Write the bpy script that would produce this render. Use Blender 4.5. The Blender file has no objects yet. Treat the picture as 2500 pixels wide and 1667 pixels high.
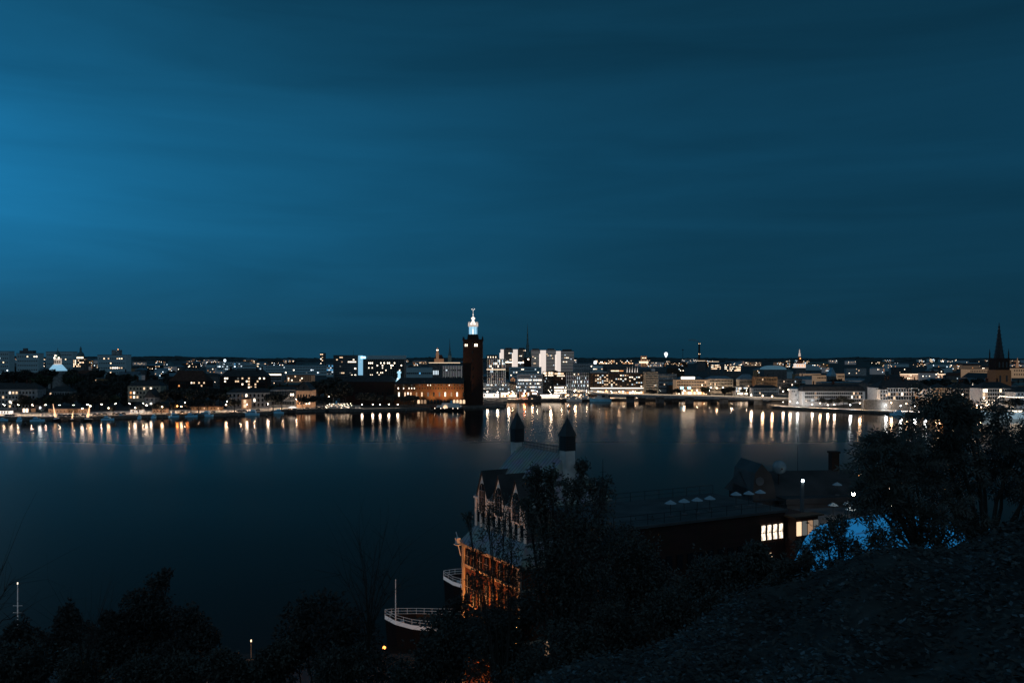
import bpy, bmesh, math, random
import numpy as np
from mathutils import Vector, Matrix

random.seed(7)
scene = bpy.context.scene
col = scene.collection
S, HZ, CH = 2000.0, 872.0, 54.0        # focal length in photo pixels, horizon row, eye height in metres
R = math.radians


def X(px, Y): return (px - 1250.0) / S * Y
def Z(py, Y): return CH - (py - HZ) / S * Y
def YG(py, z=0.0): return (CH - z) * S / (py - HZ)
def PX(x, Y): return 1250 + x / Y * S
def smooth(a, b, v):
    t = min(1.0, max(0.0, (v - a) / (b - a)))
    return t * t * (3 - 2 * t)
def interp(tab, v):
    if v <= tab[0][0]: return tab[0][1]
    for (a, b), (c, d) in zip(tab, tab[1:]):
        if v <= c: return b + (d - b) * (v - a) / (c - a)
    return tab[-1][1]

# ------------------------------------------------------------------ materials
M = {}
def mat(name, rgb, rough=0.8, noise=0.35, scale=0.4, metal=0.0, emit=None, es=0.0, sample=False, spec=0.3, bump=0.0, detail=4):
    m = bpy.data.materials.new(name); m.use_nodes = True
    nt = m.node_tree; b = nt.nodes['Principled BSDF']
    b.inputs['Roughness'].default_value = rough
    b.inputs['Metallic'].default_value = metal
    b.inputs['Specular IOR Level'].default_value = spec
    if noise > 0:
        tc = nt.nodes.new('ShaderNodeTexCoord')
        n = nt.nodes.new('ShaderNodeTexNoise'); n.inputs['Scale'].default_value = scale; n.inputs['Detail'].default_value = detail
        nt.links.new(tc.outputs['Object'], n.inputs['Vector'])
        r = nt.nodes.new('ShaderNodeValToRGB')
        lo = [c * (1 - noise) for c in rgb]; hi = [min(1, c * (1 + noise)) for c in rgb]
        r.color_ramp.elements[0].position = 0.3; r.color_ramp.elements[0].color = (*lo, 1)
        r.color_ramp.elements[1].position = 0.7; r.color_ramp.elements[1].color = (*hi, 1)
        nt.links.new(n.outputs['Fac'], r.inputs['Fac']); nt.links.new(r.outputs['Color'], b.inputs['Base Color'])
        if bump:
            bp = nt.nodes.new('ShaderNodeBump'); bp.inputs['Strength'].default_value = bump
            nt.links.new(n.outputs['Fac'], bp.inputs['Height']); nt.links.new(bp.outputs['Normal'], b.inputs['Normal'])
    else:
        b.inputs['Base Color'].default_value = (*rgb, 1)
    if emit:
        b.inputs['Emission Color'].default_value = (*emit, 1); b.inputs['Emission Strength'].default_value = es
        m.cycles.emission_sampling = 'FRONT_BACK' if sample else 'NONE'
    else:
        m.cycles.emission_sampling = 'NONE'
    M[name] = m
    return m

def lines(name, c0, c1, period, width=0.25, axis='X', rough=0.6, metal=0.0, es=0.0):
    """surface with ruled lines (seams, boards, window strips) in object space"""
    m = mat(name, c0, rough, 0, metal=metal)
    nt = m.node_tree; b = nt.nodes['Principled BSDF']
    tc = nt.nodes.new('ShaderNodeTexCoord'); sp = nt.nodes.new('ShaderNodeSeparateXYZ')
    nt.links.new(tc.outputs['Object'], sp.inputs[0])
    d = nt.nodes.new('ShaderNodeMath'); d.operation = 'DIVIDE'; d.inputs[1].default_value = period
    f = nt.nodes.new('ShaderNodeMath'); f.operation = 'FRACT'
    l = nt.nodes.new('ShaderNodeMath'); l.operation = 'LESS_THAN'; l.inputs[1].default_value = width
    nt.links.new(sp.outputs[axis], d.inputs[0]); nt.links.new(d.outputs[0], f.inputs[0]); nt.links.new(f.outputs[0], l.inputs[0])
    n = nt.nodes.new('ShaderNodeTexNoise'); n.inputs['Scale'].default_value = 0.6; n.inputs['Detail'].default_value = 6
    nt.links.new(tc.outputs['Object'], n.inputs['Vector'])
    mx = nt.nodes.new('ShaderNodeMix'); mx.data_type = 'RGBA'
    mx.inputs[6].default_value = (*c0, 1); mx.inputs[7].default_value = (*c1, 1)
    nt.links.new(l.outputs[0], mx.inputs[0])
    m2 = nt.nodes.new('ShaderNodeMix'); m2.data_type = 'RGBA'; m2.blend_type = 'MULTIPLY'; m2.inputs[0].default_value = 0.7
    nt.links.new(mx.outputs[2], m2.inputs[6]); nt.links.new(n.outputs['Color'], m2.inputs[7])
    nt.links.new(m2.outputs[2], b.inputs['Base Color'])
    if es: nt.links.new(m2.outputs[2], b.inputs['Emission Color']); b.inputs['Emission Strength'].default_value = es  # surface colour also emitted, in place of light falling on it
    return m

def brick(name, c1, c2, mortar, bw=0.5, rh=0.16):
    m = mat(name, c1, 0.85, 0)
    nt = m.node_tree; b = nt.nodes['Principled BSDF']
    tc = nt.nodes.new('ShaderNodeTexCoord'); mp = nt.nodes.new('ShaderNodeMapping'); mp.inputs['Rotation'].default_value = (R(90), 0, 0)
    br = nt.nodes.new('ShaderNodeTexBrick'); br.inputs['Scale'].default_value = 1
    br.inputs['Color1'].default_value = (*c1, 1); br.inputs['Color2'].default_value = (*c2, 1); br.inputs['Mortar'].default_value = (*mortar, 1)
    br.inputs['Brick Width'].default_value = bw; br.inputs['Row Height'].default_value = rh; br.inputs['Mortar Size'].default_value = 0.02
    n = nt.nodes.new('ShaderNodeTexNoise'); n.inputs['Scale'].default_value = 0.35; n.inputs['Detail'].default_value = 6
    m2 = nt.nodes.new('ShaderNodeMix'); m2.data_type = 'RGBA'; m2.blend_type = 'MULTIPLY'; m2.inputs[0].default_value = 0.6
    nt.links.new(tc.outputs['Object'], mp.inputs[0]); nt.links.new(mp.outputs[0], br.inputs['Vector']); nt.links.new(tc.outputs['Object'], n.inputs['Vector'])
    nt.links.new(br.outputs['Color'], m2.inputs[6]); nt.links.new(n.outputs['Color'], m2.inputs[7]); nt.links.new(m2.outputs[2], b.inputs['Base Color'])
    return m

mat('plaster_white', (.66, .64, .61)); mat('plaster_grey', (.34, .34, .34)); mat('plaster_cream', (.52, .44, .33))
mat('plaster_ochre', (.42, .24, .12)); mat('concrete', (.3, .31, .32)); mat('concrete_dark', (.12, .13, .14))
mat('facade_dark', (.07, .072, .075)); mat('facade_mid', (.13, .13, .13)); mat('facade_brown', (.07, .045, .03))
mat('facade_blue', (.16, .22, .26), .5); mat('glass_dark', (.015, .02, .025), .12, 0, spec=.6)
brick('brick_dark', (.072, .032, .024), (.052, .025, .02), (.06, .04, .03), 1.2, .4)
brick('brick_red', (.26, .085, .04), (.19, .06, .03), (.18, .11, .08), .5, .16)
brick('brick_wing', (.23, .105, .048), (.18, .082, .04), (.15, .08, .05), 1.2, .4)
mat('roof_dark', (.05, .05, .052), .6); mat('roof_tile', (.09, .04, .028), .75); mat('roof_metal', (.2, .24, .27), .38, metal=.5)
mat('roof_copper', (.11, .19, .2), .5, metal=.2); mat('roof_blue', (.2, .3, .36), .4, metal=.4)
lines('roof_seamed', (.42, .48, .5), (.12, .15, .16), .8, .16, 'X', .5, .1, es=.01)
lines('board_white', (.62, .58, .54), (.2, .19, .18), 1.1, .16, 'X')
lines('facade_strips', (.36, .36, .36), (.04, .045, .05), 3.2, .5, 'Z', es=.35)
lines('facade_strips_dark', (.13, .12, .11), (.025, .028, .03), 3.2, .55, 'Z', es=.3)
lines('facade_ribs', (.5, .5, .5), (.04, .045, .05), 2.4, .52, 'X', es=.3)
lines('facade_ribs_dark', (.2, .19, .18), (.025, .03, .03), 2.6, .6, 'X')
mat('asphalt', (.055, .055, .058), .7, .3, .3); mat('paving', (.55, .49, .44), .8, .3, .5)
mat('quay_stone', (.13, .12, .11), .85, .4, .6); mat('ground', (.06, .06, .058), .9, .4, .02)
mat('soil', (.05, .05, .046), .95, .5, 2.0); mat('far_wood', (.05, .085, .095), .95, .5, .02)  # distant wood lightened and blued: haze put into its colour
mat('leaf_dark', (.06, .062, .055), .7, .4, .15); mat('leaf_mid', (.06, .075, .045), .7, .4, .15)
mat('leaf_near', (.075, .08, .07), .55, .4, 1.2); mat('leaf_shade', (.06, .062, .058), .8, .5, 2.5); mat('leaf_litter', (.1, .13, .145), .6, .55, 2.5); mat('bark', (.05, .045, .04), .9, .4, 2)
mat('steel', (.35, .36, .38), .4, .1, metal=.6); mat('steel_dark', (.04, .042, .045), .5, .1, metal=.3)
mat('paint_white', (.78, .78, .78), .4, .08); mat('paint_blue', (.14, .38, .56), .4, .1, emit=(.1, .36, .6), es=.07); mat('paint_dark', (.02, .022, .026), .4, .1)  # blue paint carries a faint glow for sky light on the boats
mat('paint_red', (.35, .05, .03), .5, .1); mat('canvas', (.34, .46, .54), .8, .1, 2); mat('gold', (.8, .6, .25), .3, .1, metal=.8)
# glowing panes and lamps
def glow(name, rgb, s, sample=False): return mat(name, (.02, .02, .02), .5, 0, emit=rgb, es=s, sample=sample)
WARM, HOT, COOL, ORNG = (1, .68, .42), (1, .82, .62), (.75, .9, 1), (1, .4, .13)
glow('win_warm', WARM, 1.2); glow('win_hot', HOT, 2.4); glow('win_dim', (1, .6, .35), .35); glow('win_cool', COOL, 1.0); glow('win_orange', ORNG, 1.2)
glow('win_faint', (.8, .8, .75), .13); glow('win_blue', (.15, .55, 1), .7)
glow('dot_warm', WARM, 2.6); glow('dot_hot', HOT, 5); glow('dot_cool', COOL, 3); glow('dot_orange', ORNG, 3)
glow('lamp_warm', (1, .68, .42), 240, True); glow('lamp_hot', (1, .8, .6), 240, True); glow('lamp_cool', (.8, .92, 1), 320, True); glow('lamp_road', (1, .72, .5), 380, True); glow('quay_warm', (1, .66, .4), 130, True); glow('quay_hot', (1, .8, .62), 150, True); glow('quay_cool', (.85, .94, 1), 150, True); glow('quay_orange', (1, .36, .1), 90, True); glow('lamp_orange', (1, .36, .1), 260, True)
glow('strip_warm', (1, .75, .5), 1.6, True); glow('strip_hot', (1, .86, .7), 2.2, True); glow('strip_orange', (1, .4, .15), 1.6, True); glow('bulb_small', (1, .8, .6), 12, True)
glow('lantern_blue', (.45, .8, 1), 1.0, True); glow('lantern_white', (1, .93, .85), 1.25, True); glow('sign_blue', (.3, .75, 1), 4)  # tower lanterns, crowns and turret glow themselves, in place of floodlight
GLOBE = {'lamp_warm': ('globe_warm', (1, .66, .4), 2300), 'lamp_hot': ('globe_hot', (1, .8, .62), 2300), 'lamp_cool': ('globe_cool', (.82, .93, 1), 2800), 'lamp_orange': ('globe_orange', (1, .34, .09), 1600),
         'isle_warm': ('globe_warm', (1, .66, .4), 1100), 'isle_hot': ('globe_hot', (1, .8, .62), 1200), 'isle_cool': ('globe_cool', (.82, .93, 1), 1400), 'isle_orange': ('globe_orange', (1, .34, .09), 900), 'quay_warm': ('globe_warm', (1, .66, .4), 480), 'quay_hot': ('globe_hot', (1, .8, .62), 520), 'quay_cool': ('globe_cool', (.82, .93, 1), 450), 'quay_orange': ('globe_orange', (1, .34, .09), 400)}
for a_, c_, w_ in set(GLOBE.values()):
    if a_ not in M: glow(a_, c_, 26)
glow('tracer_red', (1, .12, .04), 12)
LIT = ['win_warm', 'win_warm', 'win_hot', 'win_dim', 'win_cool']
FAR = ['dot_warm', 'dot_warm', 'dot_hot', 'dot_cool', 'win_warm', 'win_orange']
def soft_wall(name, base, rgb, s):     # surface colour plus a glow put in for the light falling on it
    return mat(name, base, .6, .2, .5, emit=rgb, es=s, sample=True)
soft_wall('mast_lit', (.7, .7, .7), (.8, .9, 1), .07); soft_wall('hull_lit', (.75, .77, .8), (.85, .92, 1), .13); soft_wall('gable_lit', (.6, .58, .55), (1, .9, .84), .05); soft_wall('facade_blue', (.16, .22, .26), (.25, .6, .85), .035); soft_wall('city_warm', (.3, .22, .15), (1, .6, .36), .05); soft_wall('city_grey', (.3, .3, .3), (.8, .85, .95), .045)  # masts, hull, gables and city walls glow in place of lamp light
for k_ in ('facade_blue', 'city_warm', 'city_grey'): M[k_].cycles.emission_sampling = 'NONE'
soft_wall('palace_white', (.66, .66, .66), (.85, .92, 1), .05); M['palace_white'].cycles.emission_sampling = 'NONE'  # white plaster with a glow for lamp light on the palaces
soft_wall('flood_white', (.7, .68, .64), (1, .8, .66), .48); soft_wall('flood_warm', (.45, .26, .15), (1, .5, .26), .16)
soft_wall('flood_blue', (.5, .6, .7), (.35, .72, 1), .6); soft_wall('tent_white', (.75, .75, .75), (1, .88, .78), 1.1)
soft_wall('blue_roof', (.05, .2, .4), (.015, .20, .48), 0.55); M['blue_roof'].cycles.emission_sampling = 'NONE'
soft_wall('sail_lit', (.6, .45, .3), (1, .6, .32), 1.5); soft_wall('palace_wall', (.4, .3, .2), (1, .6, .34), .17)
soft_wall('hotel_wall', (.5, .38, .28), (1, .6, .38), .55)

# rooms behind the near windows: glow strength varied by stretched noise
m_ = glow('win_room', (1, .82, .62), 2.4); nt_ = m_.node_tree; b_ = nt_.nodes['Principled BSDF']
tc_ = nt_.nodes.new('ShaderNodeTexCoord'); mp_ = nt_.nodes.new('ShaderNodeMapping'); mp_.inputs['Scale'].default_value = (3.5, 1, 1.1); nz_ = nt_.nodes.new('ShaderNodeTexNoise'); nz_.inputs['Scale'].default_value = 1.6; nz_.inputs['Detail'].default_value = 5
mr_ = nt_.nodes.new('ShaderNodeMapRange'); mr_.inputs[1].default_value = .35; mr_.inputs[2].default_value = .65; mr_.inputs[3].default_value = .35; mr_.inputs[4].default_value = 2.6
for p_, q_ in ((tc_.outputs['Object'], mp_.inputs[0]), (mp_.outputs[0], nz_.inputs['Vector']), (nz_.outputs['Fac'], mr_.inputs[0]), (mr_.outputs[0], b_.inputs['Emission Strength'])): nt_.links.new(p_, q_)

# ------------------------------------------------------------------ objects
def link(name, data, parent=None, loc=None, rz=0.0):
    o = bpy.data.objects.new(name, data); col.objects.link(o)
    if parent: o.parent = parent
    if loc is not None: o.location = loc
    if rz: o.rotation_euler = (0, 0, rz)
    return o
def tag(o, label, cat, group=None):
    o['label'] = label; o['category'] = cat
    if group: o['group'] = group
    return o
def thing(name, label, cat, loc=(0, 0, 0), rz=0.0, group=None):
    return tag(link(name, None, None, loc, rz), label, cat, group)
def struct(o): o['kind'] = 'structure'; return o

class MB:
    def __init__(s): s.v = []; s.f = []; s.m = []; s.k = 0
    def add(s, vs, fs, k=None):
        n = len(s.v); s.v += [tuple(v) for v in vs]; s.f += [tuple(i + n for i in f) for f in fs]; s.m += [s.k if k is None else k] * len(fs); return s
    def box(s, cx, cy, z0, w, d, h, k=None, top=None):
        t = top or (1, 1)
        a = [(cx - w/2, cy - d/2, z0), (cx + w/2, cy - d/2, z0), (cx + w/2, cy + d/2, z0), (cx - w/2, cy + d/2, z0)]
        b = [(cx + (p[0]-cx)*t[0], cy + (p[1]-cy)*t[1], z0 + h) for p in a]
        return s.add(a + b, [(3,2,1,0), (4,5,6,7), (0,1,5,4), (1,2,6,5), (2,3,7,6), (3,0,4,7)], k)
    def lathe(s, prof, n=12, cx=0, cy=0, k=None, ph=0.0):
        vs = []; fs = []
        for (r, z) in prof:
            for i in range(n):
                a = 2*math.pi*i/n + ph; vs.append((cx + r*math.cos(a), cy + r*math.sin(a), z))
        for j in range(len(prof)-1):
            for i in range(n):
                fs.append((j*n+i, j*n+(i+1) % n, (j+1)*n+(i+1) % n, (j+1)*n+i))
        fs.append(tuple(range(n-1, -1, -1))); fs.append(tuple((len(prof)-1)*n+i for i in range(n)))
        return s.add(vs, fs, k)
    def tube(s, p, q, r0, r1=None, n=5, k=None):
        r1 = r0 if r1 is None else r1
        p, q = Vector(p), Vector(q); d = (q - p)
        if d.length < 1e-6: return s
        d.normalize(); a = d.orthogonal().normalized(); b = d.cross(a)
        vs = [p + (a*math.cos(2*math.pi*i/n) + b*math.sin(2*math.pi*i/n))*r0 for i in range(n)] + [q + (a*math.cos(2*math.pi*i/n) + b*math.sin(2*math.pi*i/n))*r1 for i in range(n)]
        fs = [(i, (i+1) % n, n+(i+1) % n, n+i) for i in range(n)] + [tuple(range(n-1, -1, -1)), tuple(range(n, 2*n))]
        return s.add(vs, fs, k)
    def ball(s, c, r, n=8, k=None, sz=1.0):
        prof = [(max(.001, r*math.sin(math.pi*j/6)), -r*sz*math.cos(math.pi*j/6)) for j in range(7)]
        return s.lathe([(a, c[2] + b) for a, b in prof], n, c[0], c[1], k)
    def prism(s, poly, y0, y1, k=None):          # polygon in x,z extruded along y
        n = len(poly)
        vs = [(x, y0, z) for x, z in poly] + [(x, y1, z) for x, z in poly]
        fs = [tuple(range(n)), tuple(range(2*n-1, n-1, -1))] + [(i, n+i, n+(i+1) % n, (i+1) % n) for i in range(n)]
        return s.add(vs, fs, k)
    def mesh(s, name, mats, smooth_=False):
        me = bpy.data.meshes.new(name); me.from_pydata(s.v, [], s.f)
        for m in (mats if isinstance(mats, (list, tuple)) else [mats]): me.materials.append(M[m] if isinstance(m, str) else m)
        if any(s.m): me.polygons.foreach_set('material_index', s.m)
        bm = bmesh.new(); bm.from_mesh(me); bmesh.ops.recalc_face_normals(bm, faces=bm.faces); bm.to_mesh(me); bm.free()
        if smooth_: me.polygons.foreach_set('use_smooth', [True]*len(me.polygons))
        me.update(); return me
    def build(s, name, mats, parent=None, loc=None, rz=0.0, smooth_=False):
        return link(name, s.mesh(name, mats, smooth_), parent, loc, rz)

_win = {}
def win_mesh(w, h, m, shape='rect'):
    key = (round(w, 2), round(h, 2), m, shape)
    if key not in _win:
        b = MB()
        if shape == 'rect': b.box(0, 0, 0, w, .24, h)
        else:
            k = 1.0 if shape == 'arch' else 1.7
            pts = [(-w/2, 0), (w/2, 0)] + [(w/2*math.cos(t*math.pi/8), h - w/2*k + w/2*k*math.sin(t*math.pi/8)) for t in range(9)]
            b.prism(pts, -.12, .12)
        _win[key] = b.mesh('window', m)
    return _win[key]

def put_window(root, x, y, z, w, h, m, shape='rect', rz=0.0, name='window'):
    return link(name, win_mesh(w, h, m, shape), root, (x, y, z), rz)

def dup(root, loc=None, rz=None, label=None, group=None, scale=None):
    r = root.copy(); col.objects.link(r)
    if loc is not None: r.location = loc
    if rz is not None: r.rotation_euler = (0, 0, rz)
    if scale is not None: r.scale = scale if hasattr(scale, '__len__') else (scale,)*3
    if label: r['label'] = label
    if group: r['group'] = group
    for ch in list(root.children):
        c = ch.copy(); col.objects.link(c); c.parent = r
        for g in list(ch.children):
            d = g.copy(); col.objects.link(d); d.parent = c
    return r

# ------------------------------------------------------------------ terrain functions
SHORE = [(-1500, 1040), (-200, 1027), (0, 1026), (200, 1026), (250, 1023), (420, 1018.5), (500, 1017), (600, 1013.7), (700, 1008), (800, 1005),
         (850, 1005.5), (950, 1002.5), (1130, 998), (1180, 995), (1236, 992), (1238, 981), (1400, 979.5), (1500, 978), (1900, 977), (4000, 977)]
def shoreY(px): return YG(interp(SHORE, px))
def city_z(x, Y):
    px = PX(x, Y)
    return 2.5 + 14*smooth(950, 2200, Y) + 9*math.exp(-((px-150)/380)**2)*smooth(820, 1300, Y) + 24*smooth(2600, 6500, Y)
ISLE = [(1872, 991), (1885, 996), (1960, 1000), (2060, 1005), (2200, 1012), (2300, 1015), (2500, 1020), (3300, 1045)]
def isleY(px): return YG(interp(ISLE, px))
def isle_z(px, Y): return 2.2 + 6.5*smooth(25, 90, Y - isleY(px))
def hill_z(x, Y):                      # the slope under the viewpoint, down to the waterside street
    near = 49.1 + 3.9*math.tanh(x/9.6) + 0.12*(12 - Y) + .12*math.sin(x*1.3 + Y*.7) + .08*math.sin(x*2.9 - Y*1.7)
    if x < 0: near = 49.1 + 4.0*math.tanh(x/11.0) + 0.12*(12 - Y)
    if Y <= 12: return near
    z = near - .52*(Y - 12) - 1.2*smooth(12, 16, Y) + 1.0*math.sin(x*.13)*smooth(12, 40, Y)
    return max(2.0, z) if Y < 104 else 2.0
# ------------------------------------------------------------------ camera, world, render
cam = bpy.data.cameras.new('camera'); co = link('camera', cam, None, (0, 0, CH)); co.rotation_euler = (R(90), 0, 0)
cam.sensor_width = 36; cam.lens = S/2500*36; cam.shift_y = (HZ - 833.5)/2500; cam.clip_start = .2; cam.clip_end = 30000
scene.camera = co
scene.view_settings.view_transform = 'Standard'; scene.view_settings.look = 'None'; scene.view_settings.exposure = 0
scene.render.engine = 'CYCLES'
cy = scene.cycles
cy.use_denoising = True; cy.denoiser = 'OPENIMAGEDENOISE'; cy.denoising_input_passes = 'RGB_ALBEDO_NORMAL'
cy.max_bounces = 4; cy.diffuse_bounces = 2; cy.glossy_bounces = 2; cy.transparent_max_bounces = 8; cy.use_light_tree = True
cy.sample_clamp_indirect = 6; cy.caustics_reflective = False; cy.caustics_refractive = False; cy.blur_glossy = 0.0; cy.filter_width = 1.5

w = bpy.data.worlds.new('World'); scene.world = w; w.use_nodes = True
nt = w.node_tree; nt.nodes.clear()
N = lambda t: nt.nodes.new(t)
out = N('ShaderNodeOutputWorld'); bg = N('ShaderNodeBackground'); nt.links.new(bg.outputs[0], out.inputs[0])
tc = N('ShaderNodeTexCoord')
AZ, EL = R(-40), R(10)                       # where the afterglow sits, left of the view
gd = Vector((math.sin(AZ)*math.cos(EL), math.cos(AZ)*math.cos(EL), math.sin(EL)))
dp = N('ShaderNodeVectorMath'); dp.operation = 'DOT_PRODUCT'; dp.inputs[1].default_value = gd
nt.links.new(tc.outputs['Generated'], dp.inputs[0])
cl = N('ShaderNodeMath'); cl.operation = 'MAXIMUM'; cl.inputs[1].default_value = 0; nt.links.new(dp.outputs['Value'], cl.inputs[0])
pw = N('ShaderNodeMath'); pw.operation = 'POWER'; pw.inputs[1].default_value = 5.3; nt.links.new(cl.outputs[0], pw.inputs[0])
pw2 = N('ShaderNodeMath'); pw2.operation = 'POWER'; pw2.inputs[1].default_value = 40.0; nt.links.new(cl.outputs[0], pw2.inputs[0])
sp = N('ShaderNodeSeparateXYZ'); nt.links.new(tc.outputs['Generated'], sp.inputs[0])
el = N('ShaderNodeValToRGB'); nt.links.new(sp.outputs['Z'], el.inputs['Fac'])
cr = el.color_ramp
for p, v in [(0.0, .30), (.05, .46), (.11, .85), (.17, 1.0), (.23, .84), (.31, .55), (.40, .42)]:
    e = cr.elements.new(p) if p > 0 else cr.elements[0]
    e.position = p; e.color = (v, v, v, 1)
cr.elements[-1].position = 1.0; cr.elements[-1].color = (.16, .16, .16, 1)
# thin streaked clouds
mp = N('ShaderNodeMapping'); mp.inputs['Scale'].default_value = (1.6, 1.6, 13); mp.inputs['Rotation'].default_value = (R(5), R(-6), 0)
nt.links.new(tc.outputs['Generated'], mp.inputs[0])
ns = N('ShaderNodeTexNoise'); ns.inputs['Scale'].default_value = 1.35; ns.inputs['Detail'].default_value = 5; ns.inputs['Roughness'].default_value = .52; ns.inputs['Distortion'].default_value = .5
nt.links.new(mp.outputs[0], ns.inputs['Vector'])
mr = N('ShaderNodeMapRange'); mr.inputs[1].default_value = .3; mr.inputs[2].default_value = .72; mr.inputs[3].default_value = .83; mr.inputs[4].default_value = 1.15
nt.links.new(ns.outputs['Fac'], mr.inputs[0])
g1 = N('ShaderNodeMath'); g1.operation = 'MULTIPLY'; nt.links.new(pw.outputs[0], g1.inputs[0]); nt.links.new(el.outputs[0], g1.inputs[1])
g2 = N('ShaderNodeMath'); g2.operation = 'MULTIPLY'; nt.links.new(g1.outputs[0], g2.inputs[0]); nt.links.new(mr.outputs[0], g2.inputs[1])
g3 = N('ShaderNodeMath'); g3.operation = 'MULTIPLY'; nt.links.new(pw2.outputs[0], g3.inputs[0]); nt.links.new(el.outputs[0], g3.inputs[1])
def sc(c, f):
    v = N('ShaderNodeVectorMath'); v.operation = 'SCALE'; v.inputs[0].default_value = c
    if f is not None: nt.links.new(f, v.inputs['Scale'])
    return v
def addv(a, b):
    v = N('ShaderNodeVectorMath'); v.operation = 'ADD'; nt.links.new(a, v.inputs[0]); nt.links.new(b, v.inputs[1]); return v.outputs[0]
base = N('ShaderNodeValToRGB'); nt.links.new(sp.outputs['Z'], base.inputs['Fac'])
b0 = base.color_ramp
for i, (p, c) in enumerate([(0.0, (.0050, .033, .060)), (.1, (.0044, .039, .075)), (.22, (.0040, .041, .082)), (.40, (.0036, .032, .062)), (1.0, (.0020, .022, .040))]):
    e = b0.elements[0] if i == 0 else (b0.elements[-1] if i == 4 else b0.elements.new(p))
    e.position = p; e.color = (*c, 1)
bs_ = N('ShaderNodeVectorMath'); bs_.operation = 'SCALE'; nt.links.new(base.outputs[0], bs_.inputs[0]); nt.links.new(mr.outputs[0], bs_.inputs['Scale'])
a = addv(bs_.outputs[0], sc((.0046, .092, .198), g2.outputs[0]).outputs[0])
a = addv(a, sc((.002, .055, .135), g3.outputs[0]).outputs[0])
sky = N('ShaderNodeTexSky'); sky.sky_type = 'NISHITA'; sky.sun_disc = False
sky.sun_elevation = R(1.0); sky.sun_rotation = AZ; sky.altitude = 50
sm = N('ShaderNodeVectorMath'); sm.operation = 'MULTIPLY'; sm.inputs[1].default_value = (.0002, .0010, .0018)
nt.links.new(sky.outputs[0], sm.inputs[0])
a = addv(a, sm.outputs[0])
back = N('ShaderNodeMapRange'); back.inputs[1].default_value = .1; back.inputs[2].default_value = -.7; back.inputs[3].default_value = 0; back.inputs[4].default_value = 1
nt.links.new(sp.outputs['Y'], back.inputs[0])
a = addv(a, sc((.082, .112, .135), back.outputs[0]).outputs[0])      # unseen fill glow added behind the viewpoint to lift facades and foreground
nt.links.new(a, bg.inputs['Color']); bg.inputs['Strength'].default_value = 1.0

sun = bpy.data.lights.new('sun', 'SUN'); sun.energy = .03; sun.angle = R(12); sun.color = (.45, .75, 1)
so = link('sun', sun, None, (-300, 300, 300)); so.rotation_euler = (-Vector((gd.x, gd.y, .22))).to_track_quat('-Z', 'Y').to_euler()

ANISO = -0.25
# ------------------------------------------------------------------ water
m = mat('water', (.03, .028, .026), .15, 0, spec=.36); nt = m.node_tree; b = nt.nodes['Principled BSDF']; b.inputs['IOR'].default_value = 1.33
tcw = nt.nodes.new('ShaderNodeTexCoord'); mpw = nt.nodes.new('ShaderNodeMapping'); mpw.inputs['Scale'].default_value = (.004, .02, 1)
nw = nt.nodes.new('ShaderNodeTexNoise'); nw.inputs['Scale'].default_value = 1; nw.inputs['Detail'].default_value = 6
nt.links.new(tcw.outputs['Object'], mpw.inputs[0]); nt.links.new(mpw.outputs[0], nw.inputs['Vector'])
rw = nt.nodes.new('ShaderNodeMapRange'); rw.inputs[1].default_value = .3; rw.inputs[2].default_value = .7; rw.inputs[3].default_value = .11; rw.inputs[4].default_value = .17
nt.links.new(nw.outputs['Fac'], rw.inputs[0])
gl = nt.nodes.new('ShaderNodeBsdfGlossy'); gl.distribution = 'BECKMANN'; gl.inputs['Anisotropy'].default_value = ANISO; tgx = nt.nodes.new('ShaderNodeCombineXYZ'); tgx.inputs[0].default_value = 1; nt.links.new(tgx.outputs[0], gl.inputs['Tangent']); gl.inputs['Color'].default_value = (1, .9, .82, 1); sy = nt.nodes.new('ShaderNodeSeparateXYZ'); nt.links.new(tcw.outputs['Object'], sy.inputs[0])
ry = nt.nodes.new('ShaderNodeMapRange'); ry.interpolation_type = 'SMOOTHSTEP'; ry.inputs[1].default_value = 680; ry.inputs[2].default_value = 330; ry.inputs[3].default_value = 0; ry.inputs[4].default_value = .3; nt.links.new(sy.outputs['Y'], ry.inputs[0])      # breezier water in the middle of the bay
ra = nt.nodes.new('ShaderNodeMath'); ra.operation = 'ADD'; nt.links.new(rw.outputs[0], ra.inputs[0]); nt.links.new(ry.outputs[0], ra.inputs[1]); nt.links.new(ra.outputs[0], gl.inputs['Roughness'])
fr = nt.nodes.new('ShaderNodeFresnel'); fr.inputs['IOR'].default_value = 1.22
fp = nt.nodes.new('ShaderNodeMath'); fp.operation = 'POWER'; fp.inputs[1].default_value = 1.5; nt.links.new(fr.outputs[0], fp.inputs[0])
mxs = nt.nodes.new('ShaderNodeMixShader'); nt.links.new(fp.outputs[0], mxs.inputs[0]); nt.links.new(b.outputs[0], mxs.inputs[1]); nt.links.new(gl.outputs[0], mxs.inputs[2])
nt.links.new(mxs.outputs[0], nt.nodes['Material Output'].inputs['Surface']); b.inputs['Specular IOR Level'].default_value = 0.0; b.inputs['Roughness'].default_value = 1
mp2 = nt.nodes.new('ShaderNodeMapping'); mp2.inputs['Scale'].default_value = (.03, .12, 1)
n2 = nt.nodes.new('ShaderNodeTexNoise'); n2.inputs['Scale'].default_value = 1; n2.inputs['Detail'].default_value = 3
nt.links.new(tcw.outputs['Object'], mp2.inputs[0]); nt.links.new(mp2.outputs[0], n2.inputs['Vector'])
bp = nt.nodes.new('ShaderNodeBump'); bp.inputs['Strength'].default_value = .05; bp.inputs['Distance'].default_value = 1.0
nt.links.new(n2.outputs['Fac'], bp.inputs['Height']); nt.links.new(bp.outputs['Normal'], gl.inputs['Normal'])
wb = MB(); wb.add([(-6000, 60, 0), (6000, 60, 0), (6000, 9000, 0), (-6000, 9000, 0)], [(0, 1, 2, 3)])
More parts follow.
